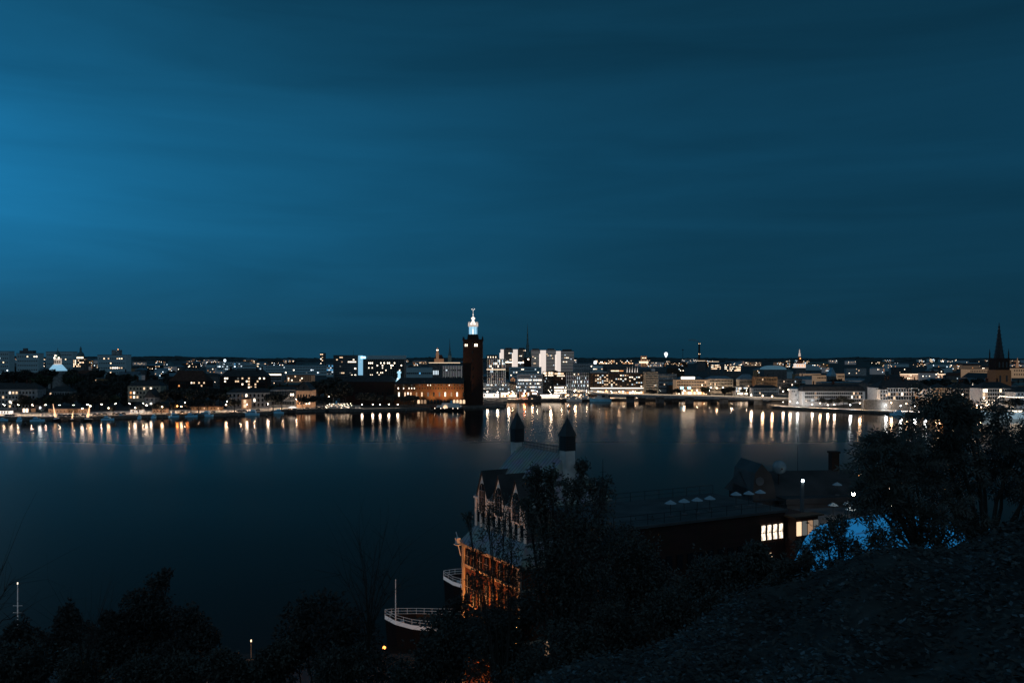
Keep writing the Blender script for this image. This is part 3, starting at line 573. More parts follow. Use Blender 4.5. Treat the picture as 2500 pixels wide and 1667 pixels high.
# ================================================================== CITY HALL
def city_hall():
    Y = 890; u = Y/S; xc = X(1154, Y); t = thing('city_hall', 'brick city hall with tall square tower, blue-lit lantern and long warm-lit waterside wing', 'city hall', (xc, Y, 2.0))
    z = lambda py, y=Y: Z(py, y) - 2.0; xx = lambda px, y=Y: X(px, y) - xc
    b = MB(); b.box(0, 10, 0, 50*u, 20, z(832), top=(.935, .935)); tw = b.build('tower', 'brick_dark', t)
    b = MB(); b.box(0, 10, z(832), 49.5*u, 21, 1.2); b.box(0, 10, z(832) + 1.2, 50.5*u, 21.5, .5)
    for sx in (-1, 1):
        for sy in (0, 1): b.lathe([(.7, z(832) + 1.7), (.55, z(832) + 3.2), (.05, z(832) + 5.4)], 6, sx*23.4*u, 10 + (sy*2-1)*9.6)
    b.build('parapet', 'brick_dark', tw)
    for px in (1136.2, 1140.2, 1159.5, 1164.5): put_window(tw, xx(px), -.0, z(845.5), 1.05, 2.7, 'dot_hot' if px > 1150 else 'win_hot', 'arch')
    for i in range(7): put_window(tw, xx(1154) + (i % 2)*.01, -.35, z(965) + i*9, .9, 3.2, 'glass_dark')
    b = MB(); b.box(0, 10, z(829), 28*u, 14, z(819) - z(829), top=(.9, .9)); b.box(0, 10, z(819), 24*u, 11, 1.5); b.build('upper_stage', 'brick_dark', tw)
    b = MB(); b.lathe([(7.4*u, z(816)), (7.2*u, z(797))], 8, 0, 10, ph=R(22.5)); la = b.build('lantern', 'lantern_blue', t)
    for i in range(8):
        a = R(45*i + 22.5); b = MB(); b.lathe([(.62, z(817)), (.5, z(815.5)), (.45, z(798)), (.65, z(797))], 6, 9.7*u*math.cos(a), 10 + 9.7*u*math.sin(a)); b.build('column', 'flood_blue', la)
    put_window(la, 0, 10 - 7.15*u, z(815), 1.3, 5.6, 'lantern_white', 'arch'); put_window(la, 3.0*u, 10 - 7.1*u, z(814), .5, 5.2, 'glass_dark')
    b = MB(); b.lathe([(11*u, z(797)), (12.4*u, z(795.5)), (12.6*u, z(793.5)), (11*u, z(792.5))], 16, 0, 10)
    for i in range(8): a = R(45*i); b.lathe([(.55, z(793)), (.45, z(788)), (.04, z(784))], 6, 11.2*u*math.cos(a), 10 + 11.2*u*math.sin(a))
    b.build('balcony', 'flood_white', t)
    b = MB(); b.lathe([(6.6*u, z(792.5)), (6.2*u, z(788)), (4*u, z(784)), (2.6*u, z(781.5)), (2.6*u, z(780))], 10, 0, 10)
    b.lathe([(2.6*u, z(780)), (4.6*u, z(778)), (4.7*u, z(775)), (2*u, z(773)), (.5*u, z(771))], 10, 0, 10); b.build('upper_lantern', 'lantern_white', t)
    b = MB(); b.tube((0, 10, z(772)), (0, 10, z(756)), .22, .1); b.ball((0, 10, z(767)), 1.1*u*1.2); b.build('spire', 'lantern_white', t)
    for dx, py in ((-3, 753.5), (3, 753.5), (0, 756)):
        b = MB()
        for k in range(5): b.tube((dx*u, 10, z(py) - .3), (dx*u + .75*math.cos(k*1.257), 10 + .75*math.sin(k*1.257), z(py) + .8), .14, .06)
        b.lathe([(.4, z(py) - .5), (.5, z(py) - .1)], 6, dx*u, 10); b.build('crown', 'lantern_white', t)
    # long wing facing the water
    Yw = 878; x0, x1 = xx(962, Yw), xx(1132, Yw); w = x1 - x0; cx = (x0+x1)/2; h = Z(937, Yw) - 2; d = 16; yo = Yw - Y + d/2
    b = MB(); b.box(cx, yo, 0, w, d, h); wg = b.build('wing', 'brick_wing', t)
    b = MB(); b.add([(x0-.6, yo-d/2-.6, h), (x1, yo-d/2-.6, h), (x1, yo+d/2, h), (x0-.6, yo+d/2, h), (x0+6, yo, h+6.5), (x1, yo, h+6.5)], [(0,1,5,4), (2,3,4,5), (1,2,5), (3,0,4), (3,2,1,0)]); b.build('wing_roof', 'roof_dark', t)
    for i in range(26): put_window(wg, x0 + w*(i+.6)/26, yo - d/2, z(941.5, Yw), .8, 1.2, 'win_hot' if i in (12, 13, 20) else ('win_faint' if i % 3 == 0 else 'glass_dark'))
    for i in range(26): put_window(wg, x0 + w*(i+.6)/26, yo - d/2, z(949.5, Yw), .9, 1.5, 'dot_hot' if i in (1,) else ('win_hot' if i in (3, 5, 6, 7) else 'glass_dark'))
    for px, m in ((974, 'win_hot'), (989, 'win_warm'), (996, 'win_hot'), (1003, 'win_warm'), (1017, 'win_dim'), (1030, 'win_warm'), (1045, 'win_faint'), (1059, 'glass_dark'), (1073, 'win_faint'), (1087, 'win_hot'), (1102, 'win_dim'), (1116, 'win_hot'), (1131, 'glass_dark')):
        put_window(wg, xx(px, Yw), yo - d/2, z(967.5, Yw), 1.5, 4.4, m)
    for i in range(15):
        px = 1022 + i*7.9; put_window(wg, xx(px, Yw), yo - d/2, z(985, Yw), 2.5, 4.2, 'win_warm' if i in (11, 12, 13, 14) else ('win_warm' if i == 0 else ('win_dim' if i in (1, 2) else 'glass_dark')), 'arch', name='archway')
    b = MB(); b.box(cx, yo - d/2 - .15, z(987, Yw) - 1.2, w, .5, 1.2); b.build('terrace_wall', 'quay_stone', t)
    # dark side wings behind trees, left
    Yl = 890; x0, x1 = xx(832, Yl), xx(966, Yl); b = MB(); b.box((x0+x1)/2, 12, 0, x1-x0, 20, Z(932, Yl) - 2); lw = b.build('side_wing', 'brick_dark', t)
    b = MB(); hh = Z(932, Yl) - 2; b.add([(x0-.5, 1.5, hh), (x1+.5, 1.5, hh), (x1+.5, 22.5, hh), (x0-.5, 22.5, hh), (x0+8, 12, hh+7), (x1-8, 12, hh+7)], [(0,1,5,4), (2,3,4,5), (1,2,5), (3,0,4), (3,2,1,0)]); b.build('side_roof', 'roof_dark', t)
    for py in (943, 951, 960, 968): put_window(lw, xx(833.5, Yl), 1.9, z(py), .9, 3.0, 'win_warm')
    for i in range(9): put_window(lw, x0 + 6 + i*5.6, 1.9, z(966), 1.4, 4, 'glass_dark')
    # blue-lit turret on the corner
    Yt = 886; u2 = Yt/S; cx = xx(972, Yt); b = MB()
    b.lathe([(8*u2, z(935, Yt)), (8.5*u2, z(931, Yt)), (7*u2, z(929, Yt)), (3.6*u2, z(924, Yt)), (3.2*u2, z(915, Yt))], 10, cx, 4); b.lathe([(3.2*u2, z(915, Yt)), (3.1*u2, z(912, Yt)), (5.2*u2, z(911, Yt)), (5*u2, z(908, Yt)), (1*u2, z(905, Yt))], 10, cx, 4)
    tt = b.build('turret', 'lantern_blue', t)
    for dx, py in ((7.5, 932.5), (-3, 932.5), (-2, 925)):
        b = MB(); b.ball((cx + dx*u2, -1.2, z(py, Yt)), .8); b.build('lamp', 'dot_cool', tt)
    FOOT.append((X(830, 880), X(1182, 880), 874, 918))
    return t
city_hall()
for px, e in ((1010, .8), (1052, 1.2), (1082, 1.6), (1112, 1.2)):   # assumed flood lamps on its terrace, put in for the wing's orange light
    Y = 864; t = thing('flood_lamp', 'low flood lamp on the terrace in front of the brick wing', 'flood lamp', (X(px, Y), Y, 2.4), 0, 'flood lamps below the brick wing')
    b = MB(); b.box(0, 0, 0, .5, .5, .5); b.box(0, 0, .5, .9, .5, .7); b.build('housing', 'steel_dark', t)
    l = bpy.data.lights.new('flood_light', 'SPOT'); l.energy = 22000*e; l.color = (1, .56, .24); l.spot_size = R(80); l.spot_blend = 1; l.shadow_soft_size = .4
    lo = link('flood_light', l, t, (0, .6, 1.0)); lo.rotation_euler = Vector((0, 12, 15)).to_track_quat('-Z', 'Y').to_euler()
# churches behind
def spire_church(label, px, Y, py_base, parts, name='church', mats=None):
    t = thing(name, label, 'church', (X(px, Y), Y, city_z(X(px, Y), Y)))
    z = lambda py: Z(py, Y) - t.location.z; u = Y/S
    return t, z, u
t, z, u = spire_church('red brick church with warm-lit tower and lamp pair, left of the tall brick tower', 1068, 1700, 885, None)
b = MB(); b.box(0, 0, 0, 6.5*u, 6.5*u, z(861)); b.lathe([(3.6*u, z(861)), (2.6*u, z(858))], 4, ph=R(45)); b.lathe([(2.6*u, z(858)), (2.4*u, z(853)), (.3*u, z(848))], 8); b.build('tower', 'flood_warm', t)
b = MB(); b.box(3*u, 9, 0, 22*u, 13, z(876)); b.build('wall', 'flood_warm', t)
b = MB(); b.add([(-8*u, 2, z(876)), (14*u, 2, z(876)), (14*u, 16, z(876)), (-8*u, 16, z(876)), (-4*u, 9, z(866)), (10*u, 9, z(866))], [(0,1,5,4), (2,3,4,5), (1,2,5), (3,0,4), (3,2,1,0)]); b.build('roof', 'roof_tile', t)
for dx in (-1.6, 1.6): b = MB(); b.ball((dx*u, -2.6*u, z(854.5)), .9); b.build('lamp', 'dot_hot', t)
t, z, u = spire_church('dark church with very thin spire just left of the brick tower', 1098, 1700, 885, None)
b = MB(); b.box(0, 0, 0, 8*u, 8*u, z(868)); b.build('tower', 'plaster_cream', t)
b = MB(); b.lathe([(4.6*u, z(868)), (2.2*u, z(856)), (1.1*u, z(846)), (.2*u, z(826))], 8); b.build('spire', 'roof_copper', t)
bld('low block with one continuous glowing roof edge, behind the brick wing', 1047, 1122, 886, 1500, 'facade_mid', 'flat', 1, 'strip_warm', 14)
bld('curved blue-lit hall with pale ribs, behind the brick wing', 985, 1070, 898, 1250, 'facade_blue', 'flat', 1, 'roof_blue', 20, win=dict(cols=16, rows=2, w=2.2, h=2.5, lit=.18, mats=['win_faint', 'win_blue']))
bld('grey hall with white-lit frame left of the brick tower', 1056, 1072, 892, 1200, 'facade_mid', 'flat', 1, 'roof_dark', 10, win=dict(cols=4, rows=1, w=1.3, h=6, lit=1, mats=['win_cool'], z=(.5, .95)))
bld('blue-grey station block with striped screen, directly left of the brick tower', 1080, 1128, 893, 1220, 'facade_ribs', 'flat', 1, 'roof_blue', 20, win=dict(cols=8, rows=3, w=2.2, h=2.0, lit=.15, mats=['win_faint', 'win_cool', 'win_hot']))
# ================================================================== CENTRE
t, wd, H = bld('white ribbed congress building right of the brick tower', 1188, 1234, 876, 1020, 'facade_ribs', None, depth=22, pyb=935, win=dict(cols=12, rows=8, w=1.0, h=2.6, lit=.35, mats=['win_faint', 'win_dim', 'win_cool', 'win_hot']))
b = MB(); b.box(-5, 0, H, 14, 14, 5); ph_ = b.build('penthouse', 'facade_dark', t)
for i in range(4): put_window(ph_, -10 + i*3.2, -7.1, H + 1.4, .9, 1.6, 'win_hot')
b = MB(); b.box(0, -11.2, 17.5, wd, .5, .8); b.build('light_band', 'strip_warm', t)
# five-part slab with the white end walls
slabs = [(1222, 1230, 1253, 850, 892, 'facade_strips_dark', 1980), (1252.5, 1264, 1284, 850, 894, 'facade_strips_dark', 1930), (1294, 1296, 1320, 852, 897, 'facade_strips', 1880), (1319.5, 1333, 1357, 852, 899, 'facade_strips', 1830), (1358.5, 1369, 1401, 854, 900, 'facade_strips', 1780)]
desc = ['leftmost, lowest', 'second from left, beside the thin green spire', 'middle, dark-fronted without a white end', 'fourth, with the widest white end', 'rightmost, grey-fronted']
for i, (p0, p1, p2, pt, pb, wl, Y) in enumerate(slabs):
    lit = {}
    rr = random.Random(i + 40)
    for r_ in range(11):
        if rr.random() < .4:
            a = rr.randint(0, 5)
            for c in range(a, min(8, a + rr.randint(1, 4))): lit[(c, r_)] = rr.choice(['win_hot', 'win_warm', 'win_cool', 'win_faint'])
    if i < 2:
        for c in range(8): lit[(c, 1)] = 'dot_hot'
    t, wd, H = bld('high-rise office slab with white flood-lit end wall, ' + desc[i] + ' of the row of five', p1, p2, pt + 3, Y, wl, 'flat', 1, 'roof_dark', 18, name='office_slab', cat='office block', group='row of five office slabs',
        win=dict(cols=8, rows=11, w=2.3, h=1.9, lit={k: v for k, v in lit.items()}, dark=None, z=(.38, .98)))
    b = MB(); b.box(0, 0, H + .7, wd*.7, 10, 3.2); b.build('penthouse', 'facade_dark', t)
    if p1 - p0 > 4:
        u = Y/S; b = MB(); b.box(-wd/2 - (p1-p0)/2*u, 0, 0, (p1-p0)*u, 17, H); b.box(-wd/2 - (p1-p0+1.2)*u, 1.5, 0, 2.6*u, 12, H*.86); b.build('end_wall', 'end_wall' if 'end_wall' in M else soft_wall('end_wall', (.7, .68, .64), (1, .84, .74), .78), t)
# the slim green spire with a lit clock
t, z, u = spire_church('brick church tower with slim green copper spire and small lit clock', 1288, 1300, 897, None)
b = MB(); b.box(0, 0, 0, 18*u, 18*u, z(873)); b.build('tower', 'brick_dark', t)
b = MB(); b.lathe([(1.9*u, -.2), (1.9*u, .2)], 12); c = b.build('clock_face', 'dot_hot', t, (1.6*u, -9.1*u, z(877))); c.rotation_euler = (R(90), 0, 0)
b = MB(); b.lathe([(12*u, z(873)), (7*u, z(863)), (4.2*u, z(856)), (3.8*u, z(843)), (2.6*u, z(838)), (1.5*u, z(815)), (.7*u, z(800)), (.15*u, z(790))], 8, ph=R(22.5))
for sx in (-1, 1): b.lathe([(2.0*u, z(873)), (1.4*u, z(860)), (.1*u, z(852))], 6, sx*7.4*u, -6*u)
b.build('spire', 'roof_copper', t)
cool = ['win_cool', 'win_faint', 'win_hot', 'win_cool']
bld('long blue-grey office building with stepped upper floors, left centre', 1243, 1322, 897, 1250, 'facade_blue', 'flat', 1, 'roof_blue', 20, pyb=930, win=dict(cols=22, rows=4, w=2.0, h=1.5, lit=.12, mats=cool))
bld('grey office building with a bright band of white windows behind the ramp', 1262, 1325, 914, 1120, 'city_grey', 'flat', 1, 'roof_blue', 20, zg=5, win=[dict(cols=20, rows=1, w=1.6, h=1.7, lit=.95, mats=['win_hot', 'win_cool', 'win_hot'], z=(.62, .78)), dict(cols=20, rows=3, w=1.5, h=1.5, lit=.45, mats=cool, z=(.05, .6)), dict(cols=20, rows=1, w=1.6, h=1.2, lit=.1, mats=cool, z=(.8, .98))])
bld('low bright grey station building in front of the ribbed congress building', 1178, 1246, 934, 1130, 'plaster_white', 'flat', 1, 'roof_dark', 14, zg=6, win=dict(cols=18, rows=2, w=1.8, h=1.6, lit=.5, mats=['win_cool', 'win_hot', 'win_faint']))
t, z, u = spire_church('small ornate tower pavilion with beige gable above a dark pyramid roof, by the highway ramp', 1252, 1060, 938, None, name='pavilion')
t['category'] = 'pavilion'
b = MB(); b.box(0, 0, 0, 16*u, 8, z(938)); b.build('wall', 'plaster_cream', t)
b = MB(); b.lathe([(15*u, z(938)), (9*u, z(933)), (7*u, z(930))], 4, ph=R(45)); b.build('roof', 'roof_dark', t)
b = MB(); b.prism([(-6*u, z(930)), (6*u, z(930)), (6*u, z(926)), (0, z(920)), (-6*u, z(926))], -3, 3); gb_ = b.build('gable', 'flood_warm', t)
for dx in (-2, 2): put_window(gb_, dx*u, -3.1, z(929), 1.0, 1.8, 'glass_dark', 'arch')
bld('brown ribbed office block with glowing top floor, centre', 1326, 1352, 908, 1110, 'facade_ribs_dark', 'flat', 1, 'roof_dark', 18, zg=5, win=[dict(cols=9, rows=1, w=1.6, h=2.4, lit=.9, mats=['win_hot', 'win_warm'], z=(.9, 1.0)), dict(cols=9, rows=1, w=.9, h=1.6, lit=.8, mats=['win_hot'], z=(.8, .88)), dict(cols=9, rows=5, w=.8, h=1.8, lit=.12, mats=cool, z=(.08, .78))])
bld('dark brown office block with lit top floors next to the ribbed block, centre', 1353, 1380, 909, 1105, 'facade_brown', 'flat', 1, 'roof_dark', 18, zg=5, win=[dict(cols=9, rows=1, w=1.6, h=2.2, lit=.8, mats=['win_hot', 'win_warm'], z=(.89, .99)), dict(cols=9, rows=1, w=.9, h=1.6, lit=.8, mats=['win_hot'], z=(.8, .88)), dict(cols=9, rows=5, w=.8, h=1.6, lit=.06, mats=cool, z=(.1, .78))])
bld('grey ribbed office block with rows of tall bluish-white windows, centre', 1381, 1441, 910, 1100, 'facade_ribs', 'flat', 1, 'roof_dark', 18, zg=5, win=[dict(cols=22, rows=3, w=.9, h=2.6, lit=.42, mats=['win_cool', 'win_faint', 'win_hot', 'win_cool'], z=(.3, .84)), dict(cols=22, rows=1, w=1.4, h=1.6, lit=.2, mats=['win_warm', 'win_hot'], z=(.88, .98))])
rr = random.Random(12); lit = {}
for (c, r_) in [(1,6),(2,6),(4,6),(5,5),(6,6),(1,4),(2,4),(3,4),(2,3),(1,3),(3,3),(4,3),(5,3),(2,2),(3,2),(4,2),(6,3),(7,3),(8,3),(9,2),(7,2),(6,1),(8,1),(10,4),(11,4),(12,6),(13,6),(14,6),(15,6),(16,5),(17,5),(18,4),(19,2),(20,2),(20,5),(21,6),(18,1),(12,4),(15,1),(16,3),(21,2),(10,1),(13,3),(19,5),(5,1),(14,4),(3,5),(6,4),(17,1),(21,0),(12,0),(8,0),(4,0)]:
    lit[(c, r_)] = rr.choice(['win_hot', 'win_warm', 'win_warm', 'win_dim', 'win_cool'])
t, wd, H = bld('wide dark brown hotel block with a grid of lit rooms over a glowing ground floor', 1441, 1574, 912, 1075, 'facade_brown', 'flat', 1, 'roof_dark', 24, zg=4, name='hotel', cat='hotel', win=dict(cols=22, rows=7, w=1.9, h=1.4, lit=lit, z=(.38, .96)))
b = MB(); b.box(0, -12.6, H*.345, wd, 1.6, .9); b.build('light_band', 'strip_hot', t)
b = MB(); b.box(0, -12.1, 2, wd*.98, .5, H*.33 - 2); b.build('ground_floor', 'concrete', t)
rr = random.Random(5)
for i in range(24):
    put_window(t, -wd/2 + wd*(i+.5)/24, -12.4, 2.5 + rr.uniform(0, 1), 2.4, rr.uniform(2, 4.2), rr.choice(['win_hot', 'win_warm', 'win_orange', 'dot_warm', 'win_dim', 'win_cool']), name='shop_window')
for px_, c in ((1532, 1), (1538, 1), (1544.5, 1.3), (1551, 1), (1557, 1)):
    f = thing('flag', 'white lit flag on a pole on the roof of the dark brown hotel', 'flag', (X(px_, 1070), 1071, Z(912, 1071) + .7), 0, 'white flags on the hotel roof')
    b = MB(); b.tube((0, 0, 0), (0, 0, 8.5*c), .12, .06); b.build('pole', 'paint_white', f)
    b = MB(); b.add([(0, 0, 8.3*c), (0, 0, 1.2), (-.9, .1, 1.0), (-.5, .3, 4), (-.2, .1, 6.5)], [(0, 1, 2, 3, 4)]); b.build('cloth', 'tent_white', f)
bld('plain tall beige-grey block at the right end of the brown hotel', 1575, 1607, 908, 1060, 'plaster_cream', 'flat', 1, 'roof_dark', 20, zg=4, win=dict(cols=9, rows=9, w=1.3, h=1.0, lit=.02))
bld('dim grey office block behind the tall beige block', 1607, 1652, 913, 1180, 'plaster_grey', 'flat', 1, 'roof_dark', 18, win=dict(cols=14, rows=4, w=1.6, h=1.6, lit=.04))
t, wd, H = bld('classical beige office building with a blazing sign on its roof and two blue screens', 1650, 1727, 927, 1090, 'palace_wall', 'flat', 1, 'roof_dark', 20, zg=4, win=dict(cols=18, rows=3, w=1.5, h=2.2, lit=.07, z=(.35, .95)))
b = MB(); b.box(-4, -6, H + .8, 18, .6, 3.0); b.build('roof_sign', 'dot_hot', t)
for px_ in (1664.5, 1682.5): put_window(t, X(px_, 1090) - t.location.x, -10.4, 9.0, 4.0, 2.6, 'sign_blue', name='screen')
rr = random.Random(15)
for i in range(16): put_window(t, -wd/2 + wd*(i+.5)/16, -10.25, 1.8, 2.2, 3.2, rr.choice(['win_hot', 'win_warm', 'dot_warm', 'win_orange', 'glass_dark']), name='shop_window')
bld('beige block with dim facade right of the classical building', 1727, 1790, 925, 1130, 'plaster_cream', 'hip', 4, 'roof_blue', 18, zg=5, win=dict(cols=16, rows=4, w=1.4, h=1.9, lit=.08))
t, wd, H = bld('brightly lit glazed entrance hall beyond the bridge', 1796, 1826, 944, 1060, 'plaster_grey', 'flat', 1, 'roof_dark', 14, zg=4, win=dict(cols=9, rows=3, w=1.7, h=2.0, lit=.75, mats=['win_hot', 'dot_hot', 'win_warm', 'win_cool']))
bld('old house with bluish sheet-metal hipped roof, behind the bridge', 1805, 1846, 926, 1100, 'plaster_cream', 'hip', 7, 'roof_blue', 16, zg=5, win=dict(cols=10, rows=3, w=1.3, h=1.8, lit=.05))
bld('tan block with dark roof right of the bluish roof', 1846, 1898, 920, 1080, 'plaster_ochre', 'flat', 1, 'roof_dark', 18, zg=4, win=dict(cols=12, rows=4, w=1.4, h=1.8, lit=.06), group=None)
bld('pale two-storey house with dark roof at the water beyond the bridge', 1838, 1902, 947, 1010, 'plaster_white', 'hip', 3.5, 'roof_dark', 14, zg=2.8, win=dict(cols=14, rows=3, w=1.4, h=2.0, lit=.02))
bld('dark terraced block with lit street below, right of the tan block', 1898, 1958, 926, 1120, 'facade_mid', 'flat', 1, 'roof_dark', 18, win=dict(cols=14, rows=4, w=1.4, h=1.8, lit=.1))
t, wd, H = bld('hall with huge pale blue arched roof on the right skyline', 1865, 1921, 903, 1500, 'facade_mid', 'flat', 1, 'roof_dark', 26)
b = MB(); pts = [(-wd/2*math.cos(k*math.pi/14), H + 8*math.sin(k*math.pi/14)**.8) for k in range(15)]; b.prism(pts, -12, 12); b.build('arched_roof', soft_wall('dome_blue', (.35, .45, .5), (.2, .5, .7), .14), t)
t, z, u = spire_church('church with glowing white base and dark red lantern tower, right skyline', 1952, 1500, 897, None)
b = MB(); b.box(0, 0, 0, 24*u, 14, z(897.5)); b.build('lower_wall', 'facade_mid', t); b = MB(); b.box(0, 0, z(897.5), 23.6*u, 13.6, z(888) - z(897.5)); b.build('wall', 'end_wall', t)
for i in range(4): put_window(t, (-9 + i*6)*u, -7.1, z(895), 1.6, 4, 'win_orange', 'arch')
b = MB(); b.box(0, 0, z(888), 9*u, 9*u, z(880) - z(888)); b.lathe([(7*u, z(880)), (4*u, z(874)), (3.2*u, z(870))], 8); b.build('tower', 'brick_red', t)
b = MB(); b.lathe([(2.8*u, z(870)), (2.5*u, z(863)), (1.2*u, z(861)), (1.2*u, z(857)), (.2*u, z(852))], 8); b.build('lantern', 'flood_white', t)
b = MB(); b.ball((0, -5*u, z(875)), 1.1); b.build('lamp', 'dot_orange', t)
# skyline extras, centre and right
t, wd, H = bld('tapered lit tower top above a glowing base on the centre skyline', 1566, 1579, 869, 2300, 'flood_warm', 'flat', 1, 'roof_tile', 12, name='tower_block', cat='tower block', win=dict(cols=2, rows=8, w=4, h=2.4, lit={(0, 6): 'dot_warm', (1, 6): 'dot_warm'}, z=(.3, 1)))
u = 2300/S; b = MB(); b.box(0, 0, H - 20, 20*u, 16, 5); b.build('light_band', 'strip_warm', t)
bld('long distant block with a bright warm roofline on the centre skyline', 1445, 1550, 879, 2700, 'facade_mid', 'flat', 1, 'roof_dark', 16, win=dict(cols=30, rows=3, w=3, h=2.2, lit=.45, mats=FAR, z=(.55, .99)))
bld('low grey block in front of the right end of the five slabs', 1400, 1448, 888, 1700, 'plaster_grey', 'flat', 1, 'roof_metal', 18, win=dict(cols=10, rows=3, w=2, h=1.8, lit=.12, mats=FAR))
bld('white-lit small block with a blazing lamp on top, centre', 1447, 1472, 893, 1650, 'facade_blue', 'flat', 1, 'roof_metal', 14, win=dict(cols=7, rows=2, w=2.4, h=1.8, lit=.7, mats=['win_hot', 'win_warm']))
bld('grey office with rusty red sign strip behind the white flags', 1485, 1560, 899, 1300, 'facade_mid', 'flat', 1, 'roof_dark', 16, win=[dict(cols=3, rows=1, w=6, h=1.4, lit=1, mats=['win_orange', 'dot_warm'], x=(.08, .5), z=(.84, .9))])
for i, (px_, py_, n_) in enumerate(((1760, 893, 'left'), (1790, 897, 'right'))):
    bld('terraced block glowing on every floor, ' + n_ + ' of the pair behind the chimney', px_ - 26, px_ + 20, py_ - 4, 2000 - 150*i, 'facade_mid', 'flat', 1, 'roof_dark', 18, win=dict(cols=14, rows=3, w=2.2, h=1.9, lit=.6, mats=['win_hot', 'win_warm', 'dot_warm'], z=(.4, .98)))
for px_, n_ in ((1712, 'left'), (1745, 'right')):
    bld('distant low block with a glowing top strip, ' + n_ + ' of two near the tall chimney', px_ - 9, px_ + 10, 881 if px_ < 1730 else 883, 2300, 'facade_mid', 'flat', 1.2, 'strip_warm', 14)
def chimney():
    Y = 3000; t = thing('factory_chimney', 'tall thin factory chimney with four small lights against the sky', 'chimney', (X(1707, Y), Y, city_z(X(1707, Y), Y))); z = lambda py: Z(py, Y) - t.location.z
    b = MB(); b.lathe([(4.6, 0), (3.4, z(860)), (2.9, z(836))], 12); b.build('stack', 'facade_brown', t)
    for py in (839, 864):
        for dx in (-2.6, 2.6): b = MB(); b.ball((dx, -3, z(py)), 1.1); b.build('lamp', 'dot_warm', t)
    sm = mat('smoke', (.35, .42, .46), 1, 0); nt = sm.node_tree; bs = nt.nodes['Principled BSDF']
    tc_ = nt.nodes.new('ShaderNodeTexCoord'); n_ = nt.nodes.new('ShaderNodeTexNoise'); n_.inputs['Scale'].default_value = .09; nt.links.new(tc_.outputs['Object'], n_.inputs['Vector'])
    ly = nt.nodes.new('ShaderNodeLayerWeight'); ly.inputs['Blend'].default_value = .35
    iv = nt.nodes.new('ShaderNodeMath'); iv.operation = 'SUBTRACT'; iv.inputs[0].default_value = 1; nt.links.new(ly.outputs['Facing'], iv.inputs[1])
    ml = nt.nodes.new('ShaderNodeMath'); ml.operation = 'MULTIPLY'; nt.links.new(iv.outputs[0], ml.inputs[0]); nt.links.new(n_.outputs['Fac'], ml.inputs[1])
    m3 = nt.nodes.new('ShaderNodeMath'); m3.operation = 'MULTIPLY'; m3.inputs[1].default_value = .5; nt.links.new(ml.outputs[0], m3.inputs[0]); nt.links.new(m3.outputs[0], bs.inputs['Alpha'])
    b = MB(); pts = []
    for i in range(9): f = i/8; pts.append((X(1707 - 27*f, Y), Y, Z(835.5 - 6.5*math.sin(min(1, f*1.5)*1.57) + 1.5*f*f, Y), 1.5 + 5*math.sin(min(1, f*1.6)*1.4)*(1 - .75*f)))
    for p, q in zip(pts, pts[1:]): b.tube(p[:3], q[:3], p[3], q[3], 10)
    o = b.build('smoke', 'smoke', None, smooth_=True); tag(o, 'thin pale smoke plume drifting left from the tall chimney', 'smoke')
chimney()
Y = 2600; t = thing('radio_mast', 'thin dark mast with a small head, between the balloon and the chimney', 'mast', (X(1667, Y), Y, city_z(X(1667, Y), Y)))
b = MB(); b.tube((0, 0, 0), (0, 0, Z(853, Y) - t.location.z), .9, .5); b.build('pole', 'steel_dark', t); b = MB(); b.box(0, 0, Z(855, Y) - t.location.z, 5, 3, 3); b.build('head', 'steel_dark', t)
Y = 2400; t = thing('hot_air_balloon', 'glowing white hot-air balloon hovering over the skyline', 'balloon', (X(1626, Y), Y, Z(875, Y)))
b = MB(); b.lathe([(.8, 3), (2.5, 6), (4.8, 10.5), (5.2, 13.5), (4.2, 16.5), (1.8, 18.3), (.2, 18.6)], 14); b.build('envelope', soft_wall('balloon', (.8, .8, .8), (.85, .95, 1), 1.6), t, smooth_=True)
b = MB(); b.box(0, 0, 0, 1.6, 1.6, 1.3); b.build('basket', 'bark', t)
b = MB()
for sx in (-.7, .7):
    for sy in (-.7, .7): b.tube((sx, sy, 1.3), (sx*1.1, sy*1.1, 3.3), .08)
b.build('ropes', 'steel_dark', t)
# ================================================================== ISLAND WITH PALE PALACES
def island(label, p0, p1, pt, pb, off, **k):
    Y = isleY((p0+p1)/2) + off
    return bld(label, p0, p1, pt, Y, pyb=pb, **k)
t = thing('round_tower', 'stout round white tower with low blue conical roof at the tip of the island', 'tower', (X(1946, 872), 880, 2.2))
u = 872/S; z = lambda py: Z(py, 872) - 2.2
b = MB(); b.lathe([(14.2*u, 0), (13.4*u, z(953)), (14*u, z(952)), (14*u, z(949.5))], 24); b.build('wall', 'palace_white', t)
b = MB(); b.lathe([(14.8*u, z(949.5)), (9*u, z(946.5)), (.6*u, z(944)), (.2*u, z(941))], 24); b.build('roof', 'roof_blue', t)
for i, (a, py) in enumerate(((-110, 957), (-70, 957), (-45, 957), (-130, 957), (-95, 966), (-60, 968), (-80, 978), (-50, 977))):
    a = R(a); put_window(t, 13.75*u*math.cos(a), 13.75*u*math.sin(a), z(py), 1.0, 1.5, 'glass_dark', 'arch', a + R(90))
lw = lambda *c: {k: m for k, m in c}
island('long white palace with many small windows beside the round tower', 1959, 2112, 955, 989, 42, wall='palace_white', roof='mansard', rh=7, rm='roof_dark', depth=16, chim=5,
       win=dict(cols=30, rows=3, w=1.6, h=2.5, lit=lw(((5, 2), 'win_dim'), ((25, 2), 'win_warm'), ((26, 1), 'win_dim'), ((24, 1), 'win_hot'), ((28, 1), 'win_warm'), ((27, 2), 'win_dim')), z=(.2, .98)))
